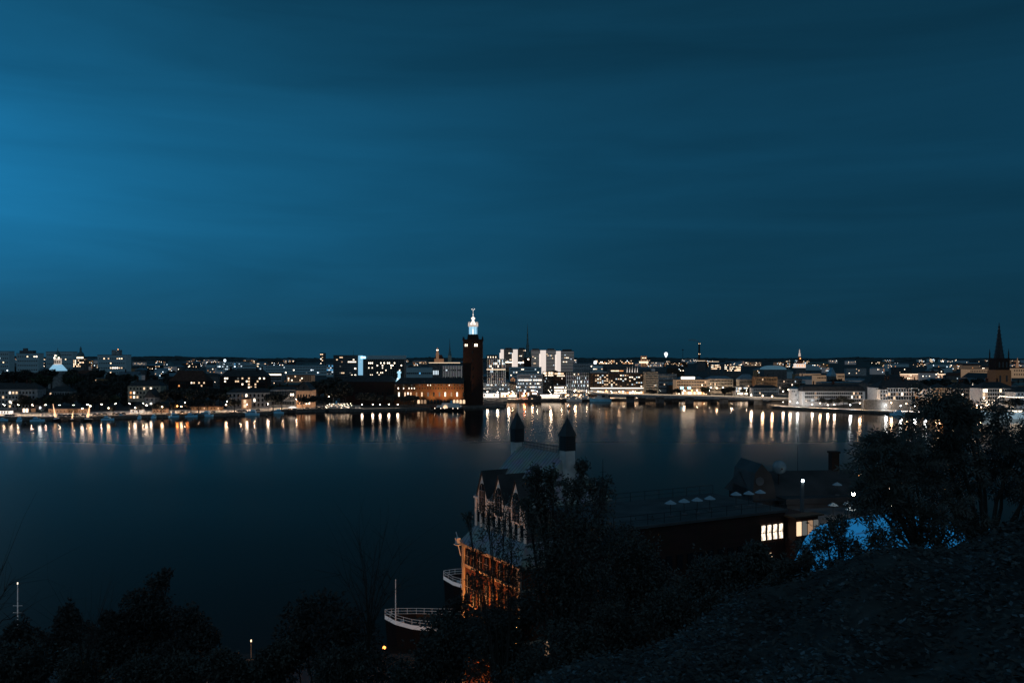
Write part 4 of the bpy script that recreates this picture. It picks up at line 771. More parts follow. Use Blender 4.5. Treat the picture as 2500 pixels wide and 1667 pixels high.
t, wd, H = island('big white palace with slightly bowed front on a dark terrace wall, right bank', 2143, 2275, 947, 978, 52, wall='palace_white', roof='hip', rh=8, rm='roof_dark', depth=24, chim=4,
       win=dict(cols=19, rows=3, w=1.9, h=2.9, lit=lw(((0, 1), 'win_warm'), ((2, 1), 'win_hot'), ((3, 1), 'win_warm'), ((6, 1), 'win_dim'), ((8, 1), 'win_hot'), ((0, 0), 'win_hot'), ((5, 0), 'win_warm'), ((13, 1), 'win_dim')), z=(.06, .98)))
b = MB(); b.lathe([(5.2, 0), (5.2, H - 1.5)], 14, -wd/2 + 5, -10); bw = b.build('bay', 'palace_white', t); b = MB(); b.lathe([(5.6, H - 1.5), (5.2, H - .8), (.3, H + 3.2)], 14, -wd/2 + 5, -10); b.build('bay_roof', 'roof_dark', bw)
b = MB(); b.lathe([(6, 0), (6, H - 1.2)], 14, wd/2 - 9, -8.5); bw = b.build('bay', 'palace_white', t); b = MB(); b.lathe([(6.4, H - 1.2), (6, H - .5), (.3, H + 3.4)], 14, wd/2 - 9, -8.5); b.build('bay_roof', 'roof_dark', bw)
for k, cx_, r_ in ((0, -wd/2 + 5, 5.2), (1, wd/2 - 9, 6)):
    for row in range(3):
        for a in (-120, -90, -60): aa = R(a); put_window(t, cx_ + r_*math.cos(aa), (-10 if k == 0 else -8.5) + r_*math.sin(aa), 1.8 + row*3.6, 1.3, 2.2, 'win_warm' if (k, row, a) in ((0, 1, -60), (1, 2, -120)) else 'glass_dark', 'rect', aa + R(90))
island('narrow pale return wing with four rows of windows, right of the bowed palace', 2280, 2316, 947, 982, 62, wall='plaster_cream', roof='hip', rh=4, rm='roof_dark', depth=16, win=dict(cols=8, rows=4, w=1.0, h=1.8, lit=.06, mats=['win_dim']))
Yt = isleY(2190) + 34
t = thing('terrace_wall', 'tall dark stone terrace wall behind the street lamps of the island', 'wall', (X(2195, Yt), Yt, 2.0))
b = MB(); wd = X(2284, Yt) - X(2112, Yt); b.box(0, 3, 0, wd, 6, Z(976, Yt) - 2); b.build('wall', 'quay_stone', t)
b = MB(); b.box(0, -.1, Z(976, Yt) - 2, wd + .4, .8, .5); b.build('coping', 'concrete', t)
island('grey-white palace with one bright window, between the bowed palace and the church spire', 2328, 2382, 948, 980, 60, wall='plaster_grey', roof='hip', rh=6, rm='roof_dark', depth=20, win=dict(cols=9, rows=3, w=1.5, h=2.2, lit=lw(((3, 1), 'dot_hot')), z=(.05, .97)), chim=2)
island('pale grey side house with narrow windows, just left of the moonlit white palace', 2378, 2396, 950, 985, 56, wall='plaster_cream', roof='hip', rh=4, rm='roof_dark', depth=20, win=dict(cols=5, rows=4, w=1.1, h=2.0, lit=.05, mats=['win_dim']))
island('bluish white palace with lit corner windows below the church spire', 2396, 2478, 948, 987, 46, wall='palace_white', roof='hip', rh=6, rm='roof_dark', depth=20,
       win=dict(cols=13, rows=4, w=1.8, h=2.7, lit=lw(((0, 3), 'win_hot'), ((1, 3), 'dot_hot'), ((0, 2), 'win_warm'), ((0, 1), 'win_hot'), ((0, 0), 'win_hot'), ((1, 0), 'win_hot'), ((1, 1), 'win_dim'), ((7, 3), 'dot_warm'), ((1, 2), 'win_dim')), z=(.05, .98)), chim=3)
island('white corner house at the right edge behind the lit ship', 2480, 2560, 957, 995, 40, wall='palace_white', roof='hip', rh=5, rm='roof_dark', depth=18, win=dict(cols=9, rows=4, w=1.4, h=2.1, lit=.12, mats=['win_warm', 'win_hot']))
# church with the open-work spire
Y = 880; u = Y/S; t = thing('spire_church', 'brick church tower with tall dark open-work spire and four corner pinnacles', 'church', (X(2450, Y), Y + 8, 3)); z = lambda py: Z(py, Y) - 3
b = MB(); b.box(0, 0, 0, 38*u, 36*u, z(905)); b.box(0, 0, z(905), 37*u, 35*u, .8); b.build('tower_base', 'plaster_ochre' if False else soft_wall('church_brick', (.22, .11, .06), (1, .45, .16), .022), t)
b = MB(); b.box(0, 0, z(905) + .8, 33.5*u, 32*u, z(876) - z(905)); to = b.build('tower', 'brick_dark', t)
for dx in (-9, 0, 9): put_window(to, dx*u, -16*u - .05, z(897), 1.5, 6, 'glass_dark', 'arch')
for dx in (-8, 8): put_window(t, dx*u, -18*u - .05, z(932), 1.8, 7, 'glass_dark', 'arch')
b = MB(); b.lathe([(10.5*u*1.15, z(876.5)), (8*u, z(850)), (5.2*u, z(828)), (2.6*u, z(806)), (.35*u, z(786))], 8, ph=R(22.5))
for i in range(8):
    a = R(45*i + 22.5)
    for k in range(9):
        f = k/9; r = 10.5*1.15*u*(1 - f)**1.08 + .35; b.tube((r*math.cos(a), r*math.sin(a), z(876.5 - 88*f)), (r*1.14*math.cos(a), r*1.14*math.sin(a), z(876.5 - 88*f) + .9), .22, .08)
b.build('spire', 'steel_dark', t)
for sx in (-1, 1):
    for sy in (-1, 1):
        b = MB(); b.lathe([(1.9*u, z(876)), (1.7*u, z(866)), (2.1*u, z(865)), (.15*u, z(850))], 6, sx*15*u, sy*14*u); b.build('pinnacle', 'steel_dark', t)
FOOT.append((X(2425, Y), X(2475, Y), 870, 905))
b = MB(); b.add([(-19*u, 18*u, z(925)), (-19*u, 60, z(925)), (19*u, 60, z(925)), (19*u, 18*u, z(925)), (0, 18*u, z(912)), (0, 60, z(912))], [(0,1,5,4), (3,4,5,2), (0,4,3), (1,2,5)]); b.build('nave_roof', 'roof_dark', t)
# beyond the island
t, wd, H = bld('grand warm-lit hotel with glowing roofline and rows of lit windows, right of centre', 2210, 2313, 914, 1500, 'hotel_wall', 'flat', 1, 'strip_warm', 20, name='hotel', cat='hotel', pyb=930, win=dict(cols=24, rows=4, w=1.5, h=1.6, lit=.5, mats=['win_hot', 'win_warm', 'win_dim'], z=(.1, .95)))
b = MB(); b.box(0, -6, H + 1, 13, .6, 3.2); b.build('roof_sign', 'dot_hot', t)
bld('very long beige royal palace front left of the church spire', 2366, 2428, 901, 1300, 'palace_wall', 'flat', 1, 'roof_dark', 24, pyb=921, win=dict(cols=14, rows=2, w=1.6, h=2.6, lit=.03))
bld('beige palace wing with balustrade right of the church spire', 2470, 2580, 899, 1280, 'palace_wall', 'flat', 1, 'roof_dark', 24, pyb=921, win=dict(cols=18, rows=2, w=1.6, h=2.6, lit=.03))
t, z, u = spire_church('small bell-tower with lit lantern at the right edge, beyond the palace wing', 2484, 1700, 905, None, name='church')
b = MB(); b.box(0, 0, 0, 8*u, 8*u, z(898)); b.build('tower', 'plaster_ochre', t)
b = MB(); b.lathe([(4*u, z(898)), (3.4*u, z(889)), (2.5*u, z(886)), (.3*u, z(873))], 8); b.build('lantern', 'flood_warm', t)
for i, px_ in enumerate((2250, 2275, 2303, 2329)):
    bld('distant tower block with tiny lights, ' + ['leftmost', 'second and tallest', 'third', 'rightmost'][i] + ' of four on the horizon', px_ - 7, px_ + 7, (878, 876, 877.5, 878)[i], 4200, 'facade_blue', 'flat', 1, 'roof_dark', 24, name='tower_block', cat='tower block', group='four tower blocks on the horizon',
        win=dict(cols=7, rows=6, w=2.8, h=2.4, lit=.38, mats=['dot_warm', 'win_hot', 'win_warm', 'dot_cool']), seed=i + 3)
bld('tall dim square block on the skyline left of the church spire', 2402, 2430, 883, 2600, 'facade_mid', 'flat', 1, 'roof_dark', 24, name='tower_block', cat='tower block', win=dict(cols=6, rows=6, w=2.6, h=2, lit=.04, mats=FAR))
bld('ochre lit museum block with flat roof, right of the glowing church base', 1962, 2004, 912, 1350, 'flood_warm' if False else 'palace_wall', 'flat', 1, 'roof_metal', 20, win=dict(cols=12, rows=3, w=1.5, h=2, lit=.04))
bld('orange-beige lit theatre block with cornice, right skyline middle', 1994, 2022, 916, 1250, 'palace_wall', 'flat', 1, 'roof_dark', 20, win=dict(cols=7, rows=3, w=1.5, h=2.2, lit=.06))
bld('orange-lit block partly behind the island roofs', 2040, 2062, 912, 1250, 'palace_wall', 'flat', 1, 'roof_dark', 20, win=dict(cols=6, rows=3, w=1.5, h=2.2, lit=.06))
bld('square block with concave bluish roof among the dark trees behind the island', 2028, 2042, 918, 1150, 'facade_mid', 'hip', 12, 'roof_blue', 16)
bld('long low parliament block with pale roof band behind the white palace', 2006, 2110, 934, 1010, 'facade_mid', 'flat', 1, 'roof_blue', 20, win=dict(cols=20, rows=2, w=1.6, h=1.5, lit=.08))
bld('dark hipped old-town house with one tilted bright skylight', 2120, 2232, 936, 960, 'facade_mid', 'hip', 9, 'roof_dark', 26, win=dict(cols=16, rows=2, w=1.5, h=1.8, lit=.05))
# ================================================================== BRIDGES
def deck_path(name, label, pts, width, th, pier_step, strip_m, rail=True):
    t = thing(name, label, 'bridge', (0, 0, 0)); b = MB(); P = [Vector(p) for p in pts]; vs = []
    for i, p in enumerate(P):
        d = (P[min(i+1, len(P)-1)] - P[max(i-1, 0)]); nrm = Vector((-d.y, d.x, 0)).normalized()
        for s_, dz in ((-1, 0), (1, 0), (1, -th), (-1, -th)): vs.append(p + nrm*s_*width/2 + Vector((0, 0, dz)))
    b.add(vs, [(4*i+k, 4*i+(k+1) % 4, 4*i+4+(k+1) % 4, 4*i+4+k) for i in range(len(P)-1) for k in range(4)]); b.build('deck', 'concrete', t)
    b = MB(); vs = []
    for i, p in enumerate(P):
        d = (P[min(i+1, len(P)-1)] - P[max(i-1, 0)]); nrm = Vector((-d.y, d.x, 0)).normalized()
        for s_ in (-1, 1): vs.append(p + nrm*s_*(width/2 - .7) + Vector((0, 0, .02)))
    b.add(vs, [(2*i, 2*i+2, 2*i+3, 2*i+1) for i in range(len(P)-1)]); b.build('carriageway', 'paving', t)
    for sgn in (-1, 1):
        b = MB()
        for i in range(len(P)-1):
            d = P[i+1] - P[i]; nrm = Vector((-d.y, d.x, 0)).normalized()*sgn*(width/2 - .3)
            for hgt in (.5, 1.05): b.tube(P[i] + nrm + Vector((0, 0, hgt)), P[i+1] + nrm + Vector((0, 0, hgt)), .07, n=4)
        b.build('railing', 'steel', t)
        if strip_m:  # glow added along the deck, standing in for lit road and traffic trails
            b = MB()
            for i in range(len(P)-1):
                d = P[i+1] - P[i]; nrm = Vector((-d.y, d.x, 0)).normalized()*sgn*(width/2 - .55)
                b.tube(P[i] + nrm + Vector((0, 0, .75)), P[i+1] + nrm + Vector((0, 0, .75)), .1, n=4)
            b.build('light_strip', strip_m, t)
    acc = 0
    for i in range(len(P)-1):
        acc += (P[i+1]-P[i]).length
        if acc > pier_step:
            acc = 0; q = P[i+1]; b = MB(); b.box(q.x, q.y, -2, width*.7, 1.8, q.z - th + 2.0); b.build('pier', 'concrete_dark', t)
    return t
def pp(px, py, zz): Y = YG(py, zz); return (X(px, Y), Y, zz)
BR = [pp(1440, 957, 10)] + [pp(px, interp([(1440, 957), (1500, 962), (1600, 964.5), (1700, 966.5), (1800, 969), (1930, 974)], px), interp([(1440, 10), (1600, 9), (1930, 7.5)], px)) for px in range(1455, 1936, 12)]
deck_path('road_bridge', 'long low road bridge with a lit railing crossing the water to the island', BR, 14, 1.6, 34, 'strip_warm')
deck_path('railway_bridge', 'dark lower railway bridge behind the road bridge', [(p[0], p[1] + 24, p[2] - 2.5) for p in BR[4:]], 12, 2.0, 40, None)
RP = [pp(px, interp([(1170, 951), (1215, 946), (1270, 944), (1320, 945), (1360, 948), (1440, 956)], px), 10.5) for px in range(1164, 1441, 12)]
deck_path('highway_ramp', 'curving elevated highway ramp with bright light strips in front of the office blocks', RP, 11, 1.4, 40, 'strip_hot')
deck_path('highway_ramp', 'orange-lit upper highway ramp beside the brown hotel', [pp(px, interp([(1395, 950), (1440, 946), (1500, 949), (1560, 954)], px), 11) for px in range(1395, 1562, 12)], 9, 1.3, 40, 'strip_orange')
# quayside pavilions in the bright centre
bld('long glowing white marquee on the quay, centre', 1320, 1366, 967, 1013, 'canvas', 'gable', 1.8, 'tent_white', 8, zg=2.7, name='marquee', cat='marquee', win=dict(cols=12, rows=1, w=1.3, h=1.5, lit=1, mats=['win_hot']))
bld('bright row of quay stalls left of the marquee, right of the brick tower', 1180, 1218, 960, 1040, 'tent_white', 'gable', 1.6, 'canvas', 10, zg=2.8, name='market_stall', cat='stall', win=dict(cols=9, rows=1, w=1.6, h=2.4, lit=.8, mats=['dot_hot', 'dot_warm']))
bld('bright glass waiting hall under the highway ramp', 1222, 1262, 958, 1045, 'flood_white', 'flat', 1, 'concrete', 10, zg=2.8, win=dict(cols=10, rows=2, w=1.8, h=2.2, lit=.8, mats=['dot_warm', 'win_hot', 'win_orange']))
bld('bright low pavilion with mixed orange and white lights below the ramp', 1268, 1312, 957, 1040, 'flood_warm', 'flat', 1, 'concrete_dark', 10, zg=2.8, win=dict(cols=11, rows=2, w=1.7, h=2.0, lit=.7, mats=['dot_warm', 'win_orange', 'win_hot', 'dot_cool']))
bld('white-lit traffic hall at the foot of the brown dark office block', 1352, 1384, 942, 1080, 'plaster_grey', 'flat', 1, 'concrete', 10, zg=4, win=dict(cols=9, rows=3, w=1.2, h=1.7, lit=.75, mats=['dot_hot', 'win_hot']))
bld('glass kiosk row with reddish lights below the curving ramp, right of the marquee', 1370, 1436, 962, 1030, 'plaster_grey', 'flat', 1, 'concrete_dark', 8, zg=2.8, win=dict(cols=18, rows=2, w=1.6, h=1.8, lit=.5, mats=['win_orange', 'win_hot', 'win_warm', 'dot_warm']))
bld('dark moored barge house between the red light and the glowing marquee', 1288, 1322, 968, 1004, 'facade_dark', 'hip', 2.5, 'roof_dark', 8, zg=.3, name='houseboat', cat='houseboat', win=dict(cols=5, rows=1, w=1.6, h=1.2, lit=.3))
t = thing('warning_light', 'glowing red-orange light on the quay beside the dark barge', 'light', (X(1280, 1008), 1008, 2.3)); b = MB(); b.lathe([(.3, 0), (.2, 4)], 6); b.build('post', 'steel_dark', t); lamp_head(t, 4.6, 1.0, 'lamp_red' if 'lamp_red' in M else (glow('lamp_red', (1, .18, .04), 90, True) and 'lamp_red'))
# pier below the brick tower
t = thing('stone_pier', 'low dark stone pier below the brick tower', 'pier', (X(1190, 880), 880, -1)); b = MB(); b.box(0, 0, 0, 36, 14, 2.9); b.box(0, 0, 2.9, 35, 13, .12); b.build('wall', 'quay_stone', t)
# ================================================================== STREET LAMPS
GL = 'street lamps of the left quay'
for px, py, lb, m in ((27, 983, 'tall warm lamp over the quay at the far left, left of the lit gateway', 'lamp_hot'), (98, 995, 'street lamp right of the lit gateway pavilion', 'lamp_cool'), (201, 997, 'lamp shining on the short warm-lit quay shed', 'lamp_hot'), (221, 991, 'slim lamp right of the warm-lit quay sheds', 'lamp_warm'), (265, 996, 'single bright lamp among dark trees, right of the warm-lit quay sheds', 'lamp_warm'), (330, 995, 'lamp above the low bright wall building', 'lamp_hot'),
                      (358, 989, 'left of two close lamps under the gabled house', 'lamp_hot'), (369, 985, 'right and higher of two close lamps under the gabled house', 'lamp_hot'), (396, 993, 'lamp at the end of the pink-lit terrace wall', 'lamp_warm'), (433, 991, 'dim warm lamp left of the pair before the dark trees', 'lamp_orange'), (443, 992, 'warm lamp beside the dim one, left of the villa trees', 'lamp_warm'), (458, 990, 'orange lamp between dark quay trees', 'lamp_orange'),
                      (552, 988, 'bright orange lamp left of the arched villa', 'lamp_warm'), (603, 987, 'lamp at the corner of the narrow entrance house', 'lamp_hot'), (654, 986, 'lamp at the right end of the arched villa', 'lamp_hot'), (803, 968, 'high warm lamp right of the pediment house', 'lamp_warm'), (821, 968, 'white lamp right of the high warm one, left of the dark brick wing', 'lamp_cool')):
    street_lamp(px, py, lb, m.replace('lamp_', 'quay_'), 8.0, .5, 3.0, GL, shore=shoreY)
for i, px in enumerate(range(10, 800, 34)):  # lamps added to brighten the quay road
    Y = shoreY(px) + 24; street_lamp(px, (HZ + (CH - 3.0 - 9)*S/Y), 'hooded lamp on the landward side of the lit quay road, half hidden by trees', 'lamp_road', 9.0, .62, 3.0, 'hooded lamps along the lit quay road', hood=True)
for px in range(1252, 1880, 30):  # lamps added for the warm glow of the centre quay
    Y = shoreY(max(px, 1239)) + 16; street_lamp(px, (HZ + (CH - 2.8 - 9)*S/Y), 'hooded lamp on the centre quay in the warm glow behind the boats and bridges', 'lamp_road', 9.0, .62, 2.8, 'hooded lamps along the centre quay', hood=True)
for px, py, lb in ((884, 987, 'low warm lamp on the dark promenade, leftmost before the brick city hall'), (910, 987, 'twin-globe lamp on the promenade, second from the left before city hall'), (928, 987.5, 'promenade lamp right of the twin-globe one'), (949.5, 986.5, 'promenade lamp below the hotel, with a bright streak on the water'), (971, 987, 'promenade lamp nearest to the big dark trees at city hall')):
    street_lamp(px, py, lb, 'quay_hot', 4.0, .42, 2.3, 'lamps on the city hall promenade', shore=shoreY)
t = thing('street_lamp', 'tall twin-headed lamp mast beside the pediment house', 'street lamp', (X(713, 792), 792, 2.75), 0, GL)
b = MB(); b.tube((0, 0, 0), (0, 0, 14), .16, .1); b.box(0, 0, 14, 2.4, .2, .2); b.build('post', 'steel', t)
for dx in (-1.1, 1.1): b = MB(); b.lathe([(.5, 14.2), (.5, 16.2)], 8, dx); b.build('lamp_globe', 'dot_hot', t)
for px, py, lb, m in ((1190, 956, 'lamp over the bright quay stalls', 'lamp_hot'), (1215, 957, 'lamp between the quay stalls and the waiting hall', 'lamp_hot'), (1242, 958, 'lamp in front of the glass waiting hall', 'lamp_hot'), (1262, 944, 'lamp on the highway ramp left of the marquee', 'lamp_cool'), (1300, 953, 'lamp above the pavilion with orange and white lights', 'lamp_warm'), (1361, 933, 'tall orange-haloed lamp before the dark brown office block', 'lamp_warm'), (1372, 942, 'lamp over the white-lit traffic hall', 'lamp_hot'), (1345, 962, 'lamp at the marquee', 'lamp_hot'), (1405, 952, 'lamp above the kiosk row', 'lamp_warm'), (1453, 885, '', ''),
                      (1480, 954, 'orange lamp under the brown hotel', 'lamp_orange'), (1512, 956, 'lamp in the street in front of the brown hotel', 'lamp_warm'), (1545, 955, 'white lamp in front of the brown hotel, right part', 'lamp_hot'), (1582, 938, 'high lamp in front of the tall beige block', 'lamp_warm'), (1612, 938, 'high thin lamp right of the tall beige block', 'lamp_warm'), (1640, 941, 'lamp left of the classical beige building', 'lamp_hot'), (1670, 953, 'lamp before the classical building, left', 'lamp_hot'), (1689, 953, 'lamp before the classical building, middle', 'lamp_orange'), (1705, 947, 'tall orange lamp at the right corner of the classical building', 'lamp_orange'), (1720, 951, 'lamp right of the tall orange one', 'lamp_warm'),
                      (1735, 946, 'leftmost of a cluster of white-hot lamps beyond the bridge', 'lamp_hot'), (1750, 947, 'second of the cluster of lamps beyond the bridge', 'lamp_warm'), (1765, 946, 'third, highest of the lamp cluster beyond the bridge', 'lamp_hot'), (1771, 953, 'lower lamp under the cluster beyond the bridge', 'lamp_hot'), (1786, 953, 'rightmost lamp of the cluster beyond the bridge', 'lamp_hot'), (1811, 946, 'lamp before the glazed entrance hall, left', 'lamp_hot'), (1820, 946, 'lamp before the glazed entrance hall, right', 'lamp_hot'), (1846, 932, 'high white lamp above the bridge, beside the tan block', 'lamp_warm'), (1834, 964, 'small lamp by the two-storey house, left', 'lamp_hot'), (1862, 966, 'small lamp before the two-storey house, middle', 'lamp_warm'), (1885, 967, 'small lamp before the two-storey house, right', 'lamp_warm'),
                      (1912, 955, 'left lamp on the curved bright street above the round tower', 'lamp_hot'), (1925, 951, 'middle lamp on the curved bright street above the round tower', 'lamp_hot'), (1936, 947, 'right lamp on the curved bright street above the round tower', 'lamp_hot')):
    if lb: street_lamp(px, py, lb, m, 9.0, .6, 4.0 if py < 950 else 2.8, 'street lamps of the centre')
t = thing('flood_mast', 'mast with one blazing white lamp on the centre skyline', 'lamp', (X(1453, 1640), 1640, 16)); b = MB(); b.tube((0, 0, 0), (0, 0, Z(885, 1640) - 16), .4, .25); b.build('pole', 'steel_dark', t); b = MB(); b.lathe([(2.2, -3), (2.6, 0), (2.2, 3)], 8, 0, 0); o = b.build('lamp', 'dot_cool', t, (0, 0, Z(885, 1640) - 16))
t = thing('flood_mast', 'mast with one blazing bluish lamp over the left bank industrial roofs', 'lamp', (X(549, 1480), 1480, 14)); b = MB(); b.tube((0, 0, 0), (0, 0, Z(880, 1480) - 14), .4, .25); b.build('pole', 'steel_dark', t); b = MB(); b.lathe([(1.6, -2.2), (2.2, 0), (1.6, 2.2)], 8, 0, 0); o = b.build('lamp', 'dot_cool', t, (0, 0, Z(880, 1480) - 14))
GI = 'street lamps of the island'
for px, py, lb, m in ((1912, 983, 'small lamp left of the round tower', 'lamp_hot'), (1929, 979.5, 'lamp touching the left side of the round tower', 'lamp_hot'), (1947, 983, 'lamp at the foot of the round tower', 'lamp_cool'), (1983, 987, 'lamp under the first tree right of the round tower', 'lamp_hot'), (2002, 984, 'small dim lamp between island trees', 'lamp_warm'), (2021, 988.5, 'bright lamp before the middle of the long white palace', 'lamp_hot'), (2037, 988, 'small lamp before the right part of the long white palace', 'lamp_hot'),
                      (2076, 988, 'white lamp at the last tree before the terrace wall', 'lamp_cool'), (2105, 980.5, 'warm lamp at the right end of the long white palace', 'lamp_warm'), (2099, 984, 'warm lamp just under the palace corner lamp', 'lamp_warm'), (2129, 987, 'white star-like lamp, first before the terrace wall', 'lamp_cool'), (2141, 981, 'warm high lamp, first before the terrace wall', 'lamp_warm'), (2163, 988, 'white lamp, second before the terrace wall', 'lamp_cool'), (2176, 983, 'warm high lamp, second before the terrace wall', 'lamp_warm'), (2187, 979, 'highest warm lamp on top of the terrace wall', 'lamp_warm'), (2199, 990, 'white lamp, third before the terrace wall', 'lamp_cool'), (2207, 987, 'small warm lamp between the third lamps', 'lamp_warm'), (2213, 985, 'warm high lamp, third before the terrace wall', 'lamp_warm'),
                      (2234, 991, 'white lamp, fourth before the terrace wall', 'lamp_cool'), (2252, 986.5, 'warm high lamp, fourth before the terrace wall', 'lamp_warm'), (2259, 992, 'white lamp beside the fourth warm one', 'lamp_cool'), (2287, 985, 'warm lamp pair right of the terrace wall, upper', 'lamp_warm'), (2290, 988.5, 'warm lamp pair right of the terrace wall, lower', 'lamp_warm'), (2293, 995, 'lowest warm lamp right of the terrace wall', 'lamp_warm'), (2302, 975, 'orange lamp at the foot of the return wing', 'lamp_orange'), (2330, 991.5, 'big warm lamp left of the dark foreground tree top', 'lamp_warm'), (2322, 997.5, 'smaller warm lamp under the big one beside the tree top', 'lamp_warm'), (2339, 1001.5, 'lowest warm lamp beside the dark tree top', 'lamp_warm'), (2385, 989, 'warm lamp right of the tree top, upper', 'lamp_warm'), (2395, 994, 'warm lamp left of the ship', 'lamp_warm'), (2416, 992, 'warm lamp behind the ship bow', 'lamp_warm'), (2432, 995, 'warm lamp behind the ship mast', 'lamp_hot'), (2385, 1003, 'low warm lamp on the quay near the ship', 'lamp_hot'), (2146, 966, 'lamp shining on the left corner of the bowed palace', 'lamp_hot')):
    zz = 2.3 if py > 986 else (4.5 if py > 975 else 8)
    street_lamp(px, py, lb, m.replace('lamp_', 'isle_'), 5.0, .5, zz, GI, shore=isleY)
# ================================================================== BOATS
def yacht():
    t = thing('motor_yacht', '', 'boat', (0, 0, 0)); b = MB(); vs = []; secs = [(-6.0, 1.7, .0), (-3, 2.0, .0), (1, 1.95, .1), (4, 1.3, .35), (6.3, .05, .7)]
    for (x, w2, sh) in secs: vs += [(x, -w2, 1.5 + sh), (x, -w2*.75, -.4), (x, w2*.75, -.4), (x, w2, 1.5 + sh)]
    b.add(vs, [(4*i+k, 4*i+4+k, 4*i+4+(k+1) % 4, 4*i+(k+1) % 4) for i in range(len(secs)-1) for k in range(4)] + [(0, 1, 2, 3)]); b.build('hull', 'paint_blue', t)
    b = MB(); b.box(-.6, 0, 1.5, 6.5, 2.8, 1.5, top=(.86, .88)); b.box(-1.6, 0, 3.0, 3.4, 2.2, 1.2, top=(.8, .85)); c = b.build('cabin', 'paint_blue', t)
    b = MB(); b.box(-.6, 0, 2.05, 5.9, 2.86, .55, top=(.95, .96)); b.build('window_band', 'glass_dark', c)
    b = MB(); b.tube((-2.2, 0, 4.2), (-2.4, 0, 6.4), .07, .04); b.box(-2.3, 0, 5.2, .1, 1.4, .08); b.build('mast', 'steel', t)
    return t
def sailboat():
    t = thing('sailing_boat', '', 'boat', (0, 0, 0)); b = MB(); vs = []; secs = [(-5, 1.2, .1), (-2, 1.6, 0), (2, 1.4, .15), (5.5, .04, .5)]
    for (x, w2, sh) in secs: vs += [(x, -w2, 1.1 + sh), (x, -w2*.6, -.4), (x, w2*.6, -.4), (x, w2, 1.1 + sh)]
    b.add(vs, [(4*i+k, 4*i+4+k, 4*i+4+(k+1) % 4, 4*i+(k+1) % 4) for i in range(len(secs)-1) for k in range(4)] + [(0, 1, 2, 3)]); b.build('hull', 'paint_dark', t)
    b = MB(); b.box(-.5, 0, 1.15, 3.5, 1.7, .8, top=(.85, .85)); b.build('cabin', 'paint_white', t)
    b = MB(); b.tube((.6, 0, 1), (.9, 0, 11.5), .12, .06); b.tube((.6, 0, 2.4), (-3.8, 0, 2.3), .08); b.build('mast', 'steel', t)
    b = MB(); b.add([(.5, 0, 2.5), (-1.3, 0, 2.45), (-.3, .2, 6), (.8, 0, 10.8)], [(0, 1, 2, 3)]); b.tube((.5, 0, 2.6), (.85, 0, 11), .32, .12); b.build('sail', 'sail_lit', t)
    return t
Y0_, S0_ = None, None
first = True
GY = 'motor yachts moored along the left quay'
for i, (px, py, sc_, rz, lb) in enumerate(((48, 1028, 1.25, 1.9, 'blue yacht with tall canopy right of the small dark boat at the far left'), (91, 1028, 1.2, 0.3, 'yacht with a lit cabin, left of the leaning lit sails'), (8, 1026, .8, .2, 'small dark boat at the left edge'), (263, 1025, 1.15, .1, 'blue yacht lying below the single bright lamp'), (299, 1020, 1.1, .2, 'blue yacht between the lamp and the bright wall building'), (341, 1021, 1.0, 1.8, 'small blue yacht seen from its stern, below the bright wall building'), (376, 1020, 1.15, 1.7, 'square blue yacht seen from its stern, below the pink-lit wall'), (427, 1018, 1.3, .9, 'yacht with pointed blue bow right of the stern-on pair'), (467, 1017, 1.2, .1, 'low blue yacht between two taller ones'), (500, 1016, 1.7, 3.0, 'largest blue motor yacht of the left quay'), (530, 1013, 1.0, .1, 'dim yacht right of the largest blue one'), (613, 1013, 1.7, 3.1, 'white double-deck yacht below the arched villa'), (676, 1009, 1.4, 3.3, 'pale blue yacht below the school wing'), (2190, 1013, 1.5, 3.2, 'blue motor boat moored at the island promenade'))):
    Yb = YG(py, 0) - 3
    if first: P0 = yacht(); o = P0; first = False; o.location = (X(px, Yb), Yb, 0); o.rotation_euler = (0, 0, rz); o.scale = (sc_*.74,)*3; o['label'] = lb; o['group'] = GY
    else: o = dup(P0, (X(px, Yb), Yb, 0), rz, lb, GY, sc_*.74)
    if px == 2190: del o['group']
for i, (px, py, sc_, rz, lb) in enumerate(((137, 1027, 1.35, 2.8, 'sailing boat with a tall leaning lit sail below the warm-lit sheds'), (176, 1026, .8, 1.4, 'smallest sailing boat with a short lit sail'), (214, 1027, 1.25, 1.3, 'sailing boat with an orange-lit upright sail'))):
    Yb = YG(py, 0) - 3
    if i == 0: P1 = sailboat(); o = P1; o.location = (X(px, Yb), Yb, 0); o.rotation_euler = (0, R(9), rz); o.scale = (sc_,)*3; o['label'] = lb; o['group'] = 'sailing boats at the left quay'
    else: o = dup(P1, (X(px, Yb), Yb, 0), rz, lb, 'sailing boats at the left quay', sc_); o.rotation_euler = (0, R(5), rz)
